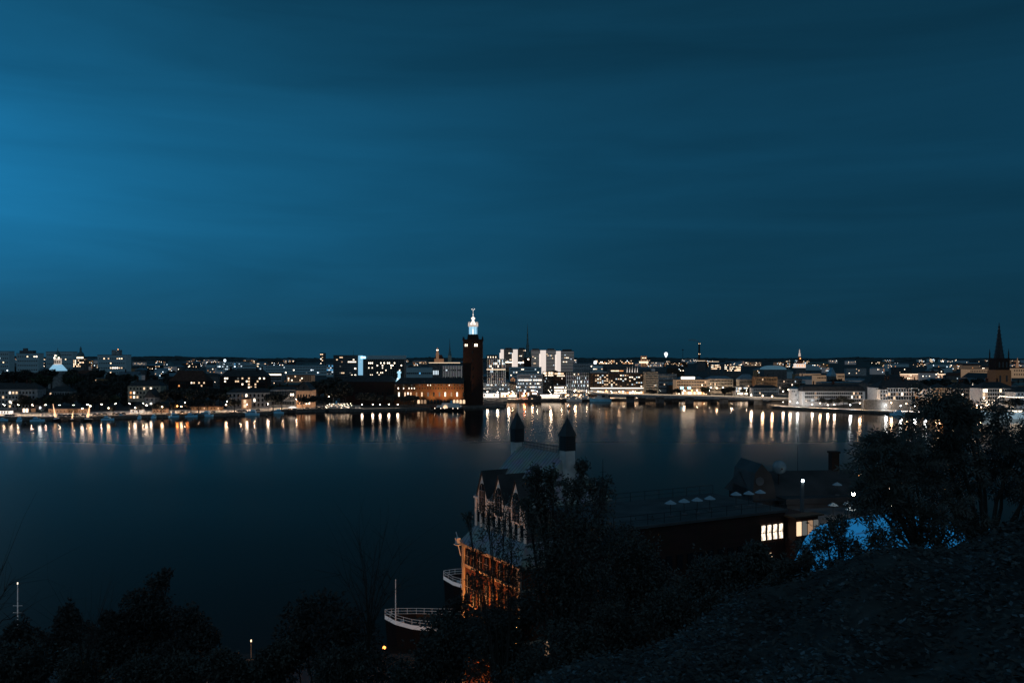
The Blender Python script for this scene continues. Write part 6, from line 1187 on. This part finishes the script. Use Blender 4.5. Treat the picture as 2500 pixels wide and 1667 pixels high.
def tpt(lx, ly, z): q = rot2((lx, ly), TA); return (TO[0] + q[0], TO[1] + q[1], z)
def parasol():
    t = thing('parasol', '', 'parasol', (0, 0, 0)); b = MB(); b.tube((0, 0, 0), (0, 0, 1.6), .035, n=6); b.build('pole', 'steel_dark', t); b = MB(); b.lathe([(.3, 0), (.3, .1)], 10); b.build('foot', 'concrete_dark', t)
    b = MB(); b.lathe([(.64, 1.32), (.6, 1.36), (.28, 1.55), (.03, 1.68)], 8); b.build('canopy', 'canvas', t); return t
pz = parasol(); GP = 'white parasols on the roof terrace'
spots = [(6.6, 6.2, 'first from the left of the row of seven on the terrace'), (8.3, 6.6, 'second from the left of the row on the terrace'), (9.9, 7.0, 'third from the left, last before the small low table'), (11.5, 6.6, 'fourth from the left, before the gap in the row'), (14.7, 8.0, 'first after the gap in the row'), (16.3, 8.0, 'second after the gap in the row'), (17.8, 8.2, 'rightmost of the row on the terrace')]
def px_at(px, py, z): Y = YG(py, z); return (X(px, Y), Y, z)
for i, (lx, ly, lb) in enumerate(spots):
    px, py = [(1637, 1226), (1670, 1222), (1702, 1219), (1733, 1215), (1797, 1205), (1828, 1203), (1856, 1200)][i]
    Y = [91.5, 92, 92.5, 93, 97, 97.5, 98.5][i]; loc = (X(px, Y), Y, 38.27)
    p = px_at(px, py, 38.7); loc = (p[0], p[1], 37.27)
    if i == 0: pz.location = loc; pz['label'] = 'white parasol, ' + lb; pz['group'] = GP
    else: dup(pz, loc, None, 'white parasol, ' + lb, GP)
# further terrace on the right, with a roofed block behind
def block(name, label, cat, p, w, d, h, wall, roof, rh, rm, rz=0, wins=()):
    t = thing(name, label, cat, p, rz); b = MB(); b.box(0, 0, 0, w, d, h); wl = b.build('wall', wall, t); roof_part(t, roof, w, d, h, rh, rm)
    for (x, z, w_, h_, m) in wins: put_window(wl, x, -d/2 - .02, z, w_, h_, m)
    return t
rb = block('roof_house', 'dark building with a low ridged roof and small gable, behind the roof terrace', 'building', (X(1955, 108), 110, 2), 15.0, 9, 33.8, 'brick_dark', 'gable', 3.0, 'roof_dark', .12)
b = MB(); b.prism([(-8.0, 16), (-5.0, 16), (-5.0, 35.0), (-5.5, 37.0), (-6.8, 38.4), (-7.7, 37.2), (-8.0, 35.0)], -4.7, 2); gg = b.build('gable', 'roof_dark', rb); b = MB(); b.lathe([(.55, -.06), (.55, .06)], 14); o = b.build('round_window', 'concrete_dark', gg, (-7.1, -4.75, 36.2)); o.rotation_euler = (R(90), 0, 0)
for (dx, w_, h_) in ((5.6, 1.9, 3.8),): b = MB(); b.box(dx, .3, 36.0, w_*.55, 1.0, h_*.8); b.box(dx, .3, 36.0 + h_*.8, w_*.55 + .25, 1.2, .25); b.build('chimney', 'brick_dark', rb)
b = MB(); b.tube((.8, 1, 36), (.8, 1, 43), .04, .03); b.tube((-.6, 1, 42.6), (.9, 1, 42.6), .03); 
for k in range(4): b.tube((-.5 + k*.4, .7, 42.6), (-.5 + k*.4, 1.3, 42.6), .02, n=3)
b.build('antenna', 'steel_dark', rb)
Yd = 107; t = thing('satellite_dish', 'round pale blue satellite dish on a pole, above the roof terrace', 'satellite dish', (X(1903, Yd), Yd, 36)); zc = Z(1140, Yd) - 36
b = MB(); b.tube((0, .3, 0), (0, .3, zc), .09); b.build('pole', 'steel_dark', t)
b = MB(); rad = 17*Yd/S; b.lathe([(.05, .26), (rad*.5, .20), (rad*.85, .07), (rad, 0), (rad*.98, -.05), (.05, .2)], 24); o = b.build('dish', 'roof_blue', t, (0, 0, zc), smooth_=True); o.rotation_euler = (R(82), 0, R(-12)); 
b = MB(); b.tube((0, -.9, zc - .1), (0, 0, zc - .6), .03); b.box(0, -1.0, zc - .2, .16, .2, .2); b.build('feed_arm', 'steel_dark', t)
lb_ = block('stair_house', 'dark low stair house on the upper terrace, with the white wall lamp', 'building', (X(2010, 103), 107, 2), 10.5, 6, 33.5, 'facade_dark', 'flat', .6, 'roof_dark', .2)
rt = block('upper_terrace', 'dark upper terrace block carrying the lit parasols', 'building', (X(2090, 97), 97.5, 2), 13, 14, 32.2, 'facade_dark', 'flat', .4, 'concrete_dark', .1)
t = thing('wall_lamp', 'white blazing lamp on a short mast beside the satellite dish', 'lamp', (X(1960, 92), 92, 36.4)); zc = Z(1173, 92) - 36.4; b = MB(); b.box(0, .2, 0, .34, .3, zc - .1); b.build('post', 'concrete_dark', t); lamp_head(t, zc, .16, 'lamp_term' if 'lamp_term' in M else (glow('lamp_term', (.75, .92, 1), 25, True) and 'lamp_term'))
t = thing('terrace_lamp', 'warm star-like lamp over the lit parasols on the upper terrace', 'lamp', (X(2083, 94), 94, 34.9)); zc = Z(1205, 94) - 34.9; b = MB(); b.tube((0, 0, 0), (0, 0, zc), .05); b.build('post', 'steel_dark', t); lamp_head(t, zc, .2, 'lamp_tw' if 'lamp_tw' in M else (glow('lamp_tw', (1, .78, .6), 160, True) and 'lamp_tw'))
for px, py, lb in ((2034, 1231, 'dim parasol left of the lit ones under the warm terrace lamp'), (2069, 1228, 'lit parasol left of the brightest under the warm terrace lamp'), (2096, 1224, 'brightest lit parasol right of the warm terrace lamp'), (2078, 1241, 'lowest lit parasol under the warm terrace lamp'), (2044, 1181, 'single blue-white parasol left above the warm terrace lamp')):
    p = px_at(px, py, 36.35 if py > 1190 else 37.65); dup(pz, (p[0], p[1], p[2] - 1.45), None, lb, 'parasols on the upper terrace')
for i, (px, py) in enumerate(((2096, 1161), (2103, 1158), (2170, 1194), (2162, 1215), (2172, 1214), (2188, 1179), (2310, 1193), (2168, 1234), (2175, 1236))):
    p = px_at(px, py, 37.0 if py > 1205 else 39.0); t = thing('lantern', 'tiny warm lantern shimmering through the tree at the upper terrace', 'lantern', (p[0], p[1], p[2] - 2.1), 0, 'tiny lanterns behind the right tree'); b = MB(); b.tube((0, 0, 0), (0, 0, 2.0), .03); b.build('post', 'steel_dark', t); b = MB(); b.ball((0, 0, 2.1), .12); b.build('globe', 'dot_hot' if i % 3 else 'dot_orange', t)
# flat roof; its bright blue is a glow put into the material
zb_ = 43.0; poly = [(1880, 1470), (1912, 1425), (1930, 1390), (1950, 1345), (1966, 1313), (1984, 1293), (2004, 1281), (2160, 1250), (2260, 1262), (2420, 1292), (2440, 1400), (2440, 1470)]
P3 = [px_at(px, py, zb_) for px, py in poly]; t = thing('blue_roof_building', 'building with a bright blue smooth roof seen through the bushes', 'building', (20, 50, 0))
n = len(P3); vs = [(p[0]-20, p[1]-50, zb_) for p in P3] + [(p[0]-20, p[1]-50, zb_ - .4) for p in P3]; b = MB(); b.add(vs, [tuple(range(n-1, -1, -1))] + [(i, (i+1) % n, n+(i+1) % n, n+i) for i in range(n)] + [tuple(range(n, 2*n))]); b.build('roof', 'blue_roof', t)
cx_, cy_ = sum(v[0] for v in vs)/len(vs), sum(v[1] for v in vs)/len(vs); ins = [(cx_ + (v[0]-cx_)*.96, cy_ + (v[1]-cy_)*.96) for v in vs[:n]]
b = MB(); b.add([(x, y, zb_ - .4) for x, y in ins] + [(x, y, 12) for x, y in ins], [(i, (i+1) % n, n+(i+1) % n, n+i) for i in range(n)]); b.build('wall', 'concrete_dark', t)
b = MB(); p, q = px_at(2090, 1303, zb_ + .05), px_at(2170, 1287, zb_ + .05); b.tube((p[0]-20, p[1]-50, zb_ + .04), (q[0]-20, q[1]-50, zb_ + .04), .06, n=4); b.build('seam', 'paint_blue', t)
# ================================================================== SHIPS AND LAMPS AT THE NEAR QUAY
def near_ship(name, label, x0, y0, L, W, deck, mast=None):
    t = thing(name, label, 'ship', (x0, y0, 0)); st = [(0, .02, 1.3), (2.2, .5, .9), (5.5, .85, .5), (10, 1, .2), (L, 1, 0)]; b = MB(); vs = []
    for (x, w2, sh) in st: vs += [(x, -w2*W/2, deck + sh + .75), (x + .5, -w2*W/2*.8, -1), (x + .5, w2*W/2*.8, -1), (x, w2*W/2, deck + sh + .75)]
    b.add(vs, [(4*i+k, 4*i+4+k, 4*i+4+(k+1) % 4, 4*i+(k+1) % 4) for i in range(len(st)-1) for k in (0, 1, 2)]); b.build('hull', 'paint_dark', t)
    b = MB(); vs = []
    for (x, w2, sh) in st: vs += [(x - .03, -w2*W/2 - .03, deck + sh + .78), (x - .03, -w2*W/2 - .03, deck + sh + .0), (x - .03, w2*W/2 + .03, deck + sh + .7), (x - .03, w2*W/2 + .03, deck + sh + .78)]
    b.add(vs, [(4*i+k, 4*i+4+k, 4*i+4+(k+1) % 4, 4*i+(k+1) % 4) for i in range(len(st)-1) for k in (0, 2)]); b.build('bulwark', 'hull_lit', t)
    b = MB(); vs = []
    for (x, w2, sh) in st: vs += [(x + .1, -w2*W/2*.98, deck + sh*.8), (x + .1, w2*W/2*.98, deck + sh*.8)]
    b.add(vs, [(2*i, 2*i+2, 2*i+3, 2*i+1) for i in range(len(st)-1)]); b.build('deck', 'facade_dark', t)
    b = MB()
    for sg in (-1, 1):
        for (xa, wa, sa), (xb, wb, sb) in zip(st, st[1:]):
            for hgt in (1.3, 1.8):
                b.tube((xa, sg*wa*W/2, deck + sa + hgt), (xb, sg*wb*W/2, deck + sb + hgt), .04, n=4)
            nn = max(2, int((xb-xa)/1.3))
            for k in range(nn): f = k/nn; b.tube((xa + (xb-xa)*f, sg*(wa + (wb-wa)*f)*W/2, deck + sa + (sb-sa)*f + .7), (xa + (xb-xa)*f, sg*(wa + (wb-wa)*f)*W/2, deck + sa + (sb-sa)*f + 1.8), .045, n=4)
    b.build('railing', 'mast_lit', t)
    if mast: b = MB(); b.tube((mast[0], 0, deck), (mast[0], 0, mast[1]), .14, .07); b.build('mast', 'mast_lit', t)
    b = MB(); b.box(L*.72, 0, deck, L*.5, W*.7, 4.5); b.build('deckhouse', 'facade_mid', t)
    b = MB(); b.lathe([(.45, deck), (.45, deck + .9)], 8, 3.2); b.lathe([(.3, deck), (.3, deck + 1.8)], 8, 9.2, -W*.46); b.build('winch', 'paint_white', t)
    return t
near_ship('moored_ship', 'white pointed ship bow with railing and flag mast, moored by the quay below', X(940, 154.5), 154.5, 48, 8.0, 3.4, (2.0, 12.2))
near_ship('moored_ship', 'second white ship bow with open railing, half hidden by the brick building', X(1083, 174), 174, 44, 12, 5.6)
def mast_ship(px, Y, top, label, warm, bot=1560):
    t = thing('mast', label, 'mast', (X(px, Y), Y, 2)); zt = Z(top, Y) - 2; b = MB(); b.tube((0, 0, 0), (0, 0, zt), .13, .07); 
    for f in (.62, .5): b.tube((-.8, 0, zt*f), (.8, 0, zt*f), .035); b.ball((.8, 0, zt*f), .07); b.ball((-.8, 0, zt*f), .07)
    b.build('pole', 'mast_lit' if not warm else 'plaster_cream', t); b = MB(); b.lathe([(.1, zt - .1), (.1, zt + .2)], 8); b.build('top_lamp', 'win_hot' if not warm else 'dot_warm', t); return t
mast_ship(43, 150, 1424, 'tall pale mast with small cross-trees, standing alone at the left edge', False)
mast_ship(178, 152, 1487, 'shorter pale mast half hidden by the dark tree, right of the tall one', False)
mast_ship(613, 128, 1564, 'warm-lit mast above the orange lamp glow at the bottom', True)
for px, py, lb, Y, m in ((938, 1580, 'orange street lamp shining through the bare bush below the ship bow', 132, 'lamp_quay'), (596, 1646, 'orange street lamp between leaves at the bottom, beside the warm-lit mast', 126, 'lamp_near'), (1120, 1556, 'orange street lamp hidden beside the brick facade', 116.8, 'lamp_face')):  # third lamp assumed and out of sight, put in to light the brick orange
    if 'lamp_near' not in M: glow('lamp_near', (1, .26, .05), 5, True); glow('lamp_face', (1, .35, .085), 2600, True); glow('lamp_quay', (1, .26, .05), 5, True)
    t = thing('street_lamp', lb, 'street lamp', (X(px, Y), Y, 2.05)); zc = Z(py, Y) - 2.05; b = MB(); b.tube((0, 0, 0), (0, 0, zc), .09, .06); b.build('post', 'steel_dark', t); lamp_head(t, zc, .3, m)
for px, py, lb in ((505, 1615, 'small white signpost among the dark bushes at the bottom left'),):
    t = thing('signpost', lb, 'signpost', (X(px, 120), 120, 2.05)); zc = Z(1605, 120) - 2.05; b = MB(); b.tube((0, 0, 0), (0, 0, zc), .1); b.build('pole', 'paint_white', t); b = MB(); b.ball((-.5, 0, zc - 1.0), .35); b.build('sign', 'win_faint', t)
# ================================================================== NEAR TREES AND SHRUBS
def near_tree(name, label, base, blobs, nclus, leafL, leafW, seed, cat='tree', group=None, kind='pinnate', twigs=9, trunk_r=.16, m='leaf_near', spread=1.0, fill=.5):
    """base (px, Y); blobs (px, py, radius px, Y): where the limbs end in foliage"""
    rng = np.random.default_rng(seed); bx, by = X(base[0], base[1]), base[1]; bz = hill_z(bx, by) - .2
    t = thing(name, label, cat, (bx, by, bz), 0, group); B3 = [(X(p, Y) - bx, Y - by + rng.uniform(-1, 1)*rp*Y/S*.6, Z(q, Y) - bz, rp*Y/S) for p, q, rp, Y in blobs]
    top = Vector(np.mean([b_[:3] for b_ in B3], axis=0)); b = MB(); fork = Vector((top.x*.35, top.y*.35, max(.4, top.z*.45)))
    mid = fork*.5 + Vector((rng.uniform(-.1, .1), 0, 0))*top.z*.3
    b.tube((0, 0, 0), mid, trunk_r, trunk_r*.8, 8); b.tube(mid, fork, trunk_r*.8, trunk_r*.62, 8)
    P, D = [], []
    for (x, y, z, r) in B3:
        c = Vector((x, y, z)); m1 = fork.lerp(c, .5) + Vector(rng.uniform(-1, 1, 3))*r*.35; lr = max(.012, trunk_r*.34)
        b.tube(fork, m1, lr*1.3, lr*.8, 6); b.tube(m1, c, lr*.8, lr*.4, 5)
        for _ in range(twigs):
            d = Vector(rng.normal(size=3)); d.normalize(); d.z = d.z*.8 + .1
            s = m1.lerp(c, rng.uniform(.5, 1)); e = c + d*r*rng.uniform(.7, 1.12); k = s.lerp(e, .5) + Vector(rng.uniform(-1, 1, 3))*r*.18
            b.tube(s, k, lr*.3, lr*.2, 4); b.tube(k, e, lr*.2, lr*.08, 4)
            for f in np.linspace(.25, 1, 5):
                P.append(k.lerp(e, f)); D.append((e - k).normalized())
            for _ in range(2):
                e2 = e + Vector(rng.normal(size=3))*r*.3; s2 = k.lerp(e, rng.uniform(.2, .8)); b.tube(s2, e2, lr*.12, lr*.05, 3); P += [s2.lerp(e2, .6), e2]; D += [(e2 - s2).normalized()]*2
    b.build('trunk', 'bark', t)
    if nclus:
        P = np.array([tuple(p) for p in P]); D = np.array([tuple(d) for d in D]); n1 = int(nclus*(1 - fill)); n2 = nclus - n1
        i = rng.choice(len(P), n1); rr_ = np.array([b_[3] for b_ in B3]).mean()
        C = P[i] + rng.normal(size=(n1, 3))*rr_*.1*spread; A = unit(D[i] + rng.normal(size=(n1, 3))*.6 + np.array([0, 0, -.35]))
        if n2:
            C2, d2 = crown_points(rng, B3, n2); C = np.vstack([C, C2]); A = np.vstack([A, unit(d2 + rng.normal(size=(n2, 3))*.7 + np.array([0, 0, -.3]))])
        n = len(C)
        if kind == 'pinnate':
            sd = unit(np.cross(A, rand_dirs(rng, n))); up = np.cross(sd, A); LL = leafL*2.6; c_, a_, b_2 = [], [], []
            for k in range(9):
                f = (k//2 + .6)/5.0; sg = 0 if k == 8 else (1 if k % 2 else -1); ax = unit(A*(.55 if sg else 1) + sd*sg*.85 - np.array([0, 0, 1.0])*.25*f)
                c_.append(C + A*LL*f + ax*leafL*.45*abs(sg)); a_.append(ax); b_2.append(unit(np.cross(ax, up + rng.normal(size=(n, 3))*.25)))
            C, A, Bq = np.vstack(c_), np.vstack(a_), np.vstack(b_2)
        else: Bq = unit(np.cross(A, rand_dirs(rng, n)))
        k = len(C); link('crown', leaf_mesh('crown', C, A, Bq, leafL*rng.uniform(.7, 1.2, k), leafW*rng.uniform(.7, 1.2, k), m), t)
    return t
near_tree('leafy_tree', 'big dark tree with feathery leaves at the right edge, reaching above the shoreline', (2420, 15.5), [(2290, 1030, 60, 15), (2230, 1080, 50, 14.6), (2330, 1085, 55, 15), (2395, 1030, 55, 15.4), (2440, 1110, 80, 15.6), (2490, 1080, 60, 15), (2340, 1170, 55, 15), (2500, 1180, 90, 15.5), (2270, 1160, 70, 14.8), (2560, 1120, 90, 15.5), (2310, 1000, 25, 15), (2360, 1010, 40, 15), (2540, 1250, 80, 15)], 1500, .12, .034, 1, trunk_r=.12, twigs=9, fill=.06)
near_tree('leafy_tree', 'dark tree with drooping feathery branches left of the big one at the right edge', (2272, 14), [(2160, 1110, 45, 13.6), (2110, 1130, 35, 13.4), (2200, 1100, 40, 13.8), (2130, 1185, 42, 13.6), (2190, 1180, 60, 13.8), (2240, 1150, 55, 14), (2180, 1250, 50, 13.8), (2250, 1240, 65, 14), (2150, 1090, 25, 13.6), (2310, 1250, 60, 14), (2330, 1310, 45, 14), (2220, 1300, 40, 14), (2400, 1290, 40, 14), (2130, 1225, 30, 13.6)], 950, .115, .032, 2, trunk_r=.10, twigs=9, fill=.06)
near_tree('leafy_bush', 'tangled dark bush with small leaves in front of the bright blue roof', (2040, 13), [(2010, 1310, 42, 13), (1970, 1340, 40, 13), (2050, 1290, 30, 13), (2060, 1345, 48, 13), (1985, 1395, 45, 12.8), (1950, 1400, 35, 12.8), (2110, 1350, 40, 13), (2030, 1400, 40, 13), (2140, 1310, 30, 13), (2170, 1340, 35, 13), (1930, 1440, 28, 12.6)], 7500, .075, .022, 3, 'bush', kind='simple', trunk_r=.07, twigs=12, fill=.35)
near_tree('leafy_bush', 'low twiggy bush with narrow leaves below the left end of the blue roof', (1935, 12.6), [(1915, 1390, 28, 12.5), (1945, 1410, 30, 12.5), (1900, 1430, 28, 12.4), (1960, 1370, 24, 12.5), (1880, 1450, 22, 12.3)], 4200, .075, .022, 13, 'bush', kind='simple', trunk_r=.05, twigs=12, fill=.2)
near_tree('leafy_tree', 'tree with loose leafy sprays hanging before the lit brick facade', (1240, 38), [(1230, 1240, 38, 38), (1200, 1290, 34, 38), (1190, 1240, 22, 38), (1250, 1290, 45, 38), (1240, 1350, 40, 38), (1175, 1400, 30, 38), (1220, 1420, 38, 38), (1160, 1345, 22, 38), (1140, 1260, 12, 38), (1180, 1470, 50, 38), (1250, 1460, 34, 38), (1215, 1500, 40, 38), (1160, 1420, 20, 38), (1255, 1400, 28, 38)], 4300, .15, .06, 4, trunk_r=.12, twigs=13, kind='simple', fill=.35)
near_tree('leafy_tree', 'small dark tree between the ship bow and the brick facade', (1105, 46), [(1075, 1510, 26, 46), (1100, 1490, 26, 46), (1130, 1465, 24, 46), (1110, 1540, 45, 46), (1085, 1570, 50, 46), (1150, 1520, 40, 46)], 4200, .18, .085, 8, trunk_r=.12, twigs=9, kind='simple', fill=.5, m='leaf_shade')
near_tree('dark_bush', 'dense dark bush covering the foot of the lit brick facade', (1215, 42), [(1165, 1515, 40, 42), (1225, 1505, 42, 42), (1195, 1560, 60, 42), (1255, 1545, 50, 42), (1285, 1500, 42, 42), (1150, 1580, 50, 42), (1240, 1610, 60, 42)], 9000, .19, .09, 9, 'bush', trunk_r=.1, twigs=9, kind='simple', fill=.6, m='leaf_shade')
near_tree('leafy_tree', 'dense dark tree hiding the right half of the turreted building', (1370, 42), [(1305, 1160, 24, 42), (1330, 1215, 34, 42), (1290, 1240, 34, 42), (1400, 1190, 34, 43), (1345, 1160, 18, 42), (1350, 1300, 74, 42), (1430, 1260, 75, 42), (1330, 1380, 62, 42), (1400, 1360, 90, 42), (1470, 1200, 40, 43), (1480, 1330, 70, 43), (1330, 1460, 90, 42), (1440, 1450, 90, 42), (1420, 1140, 14, 43)], 17000, .19, .09, 5, trunk_r=.3, twigs=14, kind='simple', fill=.55)
near_tree('leafy_tree', 'dark tree at the right of the dense one, before the long terraced building', (1540, 46), [(1520, 1330, 60, 46), (1560, 1400, 70, 46), (1500, 1430, 70, 46), (1620, 1430, 60, 46), (1570, 1360, 45, 46)], 9000, .2, .1, 6, trunk_r=.22, twigs=12, kind='simple', fill=.7)
sh = [(1700, 1440, 80, 40, 'under the middle of the terraced building'), (1790, 1400, 70, 36, 'below the lower glowing windows'), (1860, 1370, 55, 32, 'under the four glowing windows'), (1640, 1520, 90, 36, 'at the edge of the leafy slope, lower'), (1770, 1480, 70, 30, 'at the edge of the leafy slope, middle'), (1500, 1560, 90, 38, 'under the dense tree'), (1400, 1600, 90, 36, 'right of the brick facade foot'), (1230, 1560, 95, 40, 'at the foot of the brick facade'), (1110, 1580, 90, 44, 'right of the orange lamp'), (1300, 1640, 90, 34, 'at the bottom, left of the slope'), (1020, 1640, 80, 44, 'at the bottom under the ship bow'), (560, 1640, 60, 50, 'at the bottom, left of the orange lamp'), (670, 1630, 60, 50, 'at the bottom, right of the orange lamp'), (40, 1640, 80, 54, 'in the bottom left corner'), (180, 1640, 80, 54, 'at the bottom, second from the left corner'), (320, 1650, 80, 52, 'at the bottom under the tallest dark tree'), (440, 1650, 70, 52, 'at the bottom, right of the tallest dark tree'), (850, 1640, 80, 48, 'at the bottom under the bare bush')]
for i, (px, py, rp, Y, w_) in enumerate(sh):
    rng = np.random.default_rng(i); near_tree('dark_shrub', 'dark leafy shrub on the steep slope, ' + w_, (px, Y), [(px + rng.uniform(-.5, .5)*rp, py + rng.uniform(-.5, .6)*rp, rp*rng.uniform(.45, .75), Y) for _ in range(7)], 5200, .2*Y/40, .1*Y/40, 30 + i, 'shrub', 'dark shrubs on the slope', kind='simple', trunk_r=.08, twigs=7, fill=.7)
lf = [(365, 1430, 52, 60, [(390, 1420, 26), (350, 1465, 46), (385, 1480, 50), (320, 1520, 40), (410, 1540, 60), (340, 1560, 70), (405, 1400, 10)], 'tallest dark tree at the bottom left, with an irregular top'), (170, 1500, 40, 60, [(170, 1495, 22), (160, 1525, 34), (190, 1550, 40), (140, 1580, 50), (210, 1600, 55)], 'small dark tree top before the shorter pale mast'),
      (60, 1530, 40, 62, [(40, 1540, 30), (70, 1565, 40), (20, 1590, 50), (110, 1600, 45), (60, 1640, 60)], 'low dark tree at the foot of the tall pale mast'), (270, 1560, 40, 58, [(265, 1510, 22), (285, 1530, 30), (250, 1560, 40), (300, 1600, 50), (220, 1640, 50)], 'dark bush between the small tree top and the tallest tree'), (480, 1580, 50, 56, [(455, 1520, 35), (490, 1560, 45), (440, 1600, 60), (510, 1620, 45)], 'round dark bush right of the tallest tree'),
      (590, 1640, 40, 54, [(560, 1640, 40), (620, 1650, 40), (650, 1660, 40)], 'low bush around the orange lamp at the bottom'), (760, 1550, 80, 52, [(730, 1500, 45), (790, 1480, 45), (840, 1510, 50), (720, 1560, 60), (790, 1570, 80), (870, 1590, 70), (690, 1620, 60), (930, 1640, 60)], 'wide dark rounded bush left of the ship bow')]
for i, (px, py, rp, Y, bl, lb) in enumerate(lf):
    near_tree('dark_tree' if i in (0, 1, 2) else 'dark_bush', lb, (px, Y), [(a, b_, r_, Y) for a, b_, r_ in bl], 7000, .3, .15, 60 + i, 'tree' if i < 3 else 'bush', m='leaf_shade', kind='simple', trunk_r=.2, twigs=9, fill=.75)
def bare(label, base, tips, seed, r0=.045, group=None):
    rng = np.random.default_rng(seed); bx, by = X(base[0], base[2]), base[2]; bz = Z(base[1], by); t = thing('bare_bush', label, 'bush', (bx, by, bz), 0, group); b = MB()
    for (px, py) in tips:
        e = Vector((X(px, by) - bx, rng.uniform(-1.5, 1.5), Z(py, by) - bz)); p = Vector((0, 0, 0)); n = 7; pts = [p]
        for k in range(1, n + 1): pts.append(e*(k/n) + Vector((e.x*-.25*math.sin(k/n*3.14), rng.uniform(-.1, .1), rng.uniform(-.08, .08)))*1.0)
        for k in range(n):
            b.tube(pts[k], pts[k+1], r0*(1 - k/n*.85), r0*(1 - (k+1)/n*.85), 5)
            if k > 1:
                for _ in range(3):
                    d = (pts[k+1]-pts[k]).normalized() + Vector(rng.normal(size=3))*.6; q = pts[k] + d*rng.uniform(.5, 1.6)*(by/48)**1.6; b.tube(pts[k], q, r0*.3, r0*.12, 4); b.tube(q, q + (d + Vector(rng.normal(size=3))*.6)*.7*(by/48)**1.6, r0*.14, r0*.05, 3)
    b.build('branches', 'bark', t); return t
bare('bare twiggy bush rising left of the ship mast', (900, 1600, 48), [(870, 1285), (940, 1280), (895, 1340), (985, 1315), (825, 1355), (850, 1400), (1010, 1330), (925, 1320), (960, 1420), (915, 1400), (1000, 1390), (870, 1330)], 1)
bare('few bare twigs poking in at the left edge beside the tall pale mast', (-30, 1560, 30), [(12, 1372), (24, 1415), (32, 1440), (-10, 1380), (80, 1482)], 2, .035)
bare('bare twigs between the dark bushes at the bottom left', (205, 1640, 52), [(200, 1470), (240, 1490), (230, 1510), (255, 1500), (215, 1500)], 3, .04)
# leaves and litter covering the slope in front
rng = np.random.default_rng(77); n = 60000; Yv = 4.2 + 10.5*rng.random(n)**.8; xv = rng.uniform(-.22, .72, n)*Yv + rng.uniform(-.3, .3, n)
den = .5 + .5*np.sin(xv*1.7 + 2*np.sin(Yv*1.1)) * np.sin(Yv*1.9 + xv*.6); keep = rng.random(n) < (.25 + .75*den); xv, Yv = xv[keep], Yv[keep]; n = len(xv)
C = np.array([(x, y, hill_z(x, y) + .02 + abs(q)) for x, y, q in zip(xv, Yv, rng.normal(0, .05, n))]); az = rng.uniform(0, 6.28, n)
A = unit(np.stack([np.cos(az), np.sin(az), rng.normal(0, .35, n)], 1)); Bq = unit(np.cross(np.stack([rng.normal(0, .35, n), rng.normal(0, .35, n), np.ones(n)], 1), A))
o = link('ground_cover', leaf_mesh('ground_cover', C, A, Bq, rng.uniform(.035, .1, n), rng.uniform(.025, .065, n), ['leaf_shade', 'leaf_litter'])); o.data.polygons.foreach_set('material_index', (rng.random(n) < .08 + .22*(np.sin(xv*.9 + 1.3*Yv) * np.sin(Yv*.8 - xv*1.7) > .15)).astype(np.int32)); o['kind'] = 'stuff'; tag(o, 'leafy ground cover and litter on the slope in front', 'ground cover')
# things nothing tells apart share a group
_by = {}
for o in col.objects:
    if o.parent is None and o.get('label'): _by.setdefault(o['label'], []).append(o)
for lb, os_ in _by.items():
    if len(os_) > 1:
        for o in os_:
            if not o.get('group'): o['group'] = 'look-alike: ' + lb[:40]
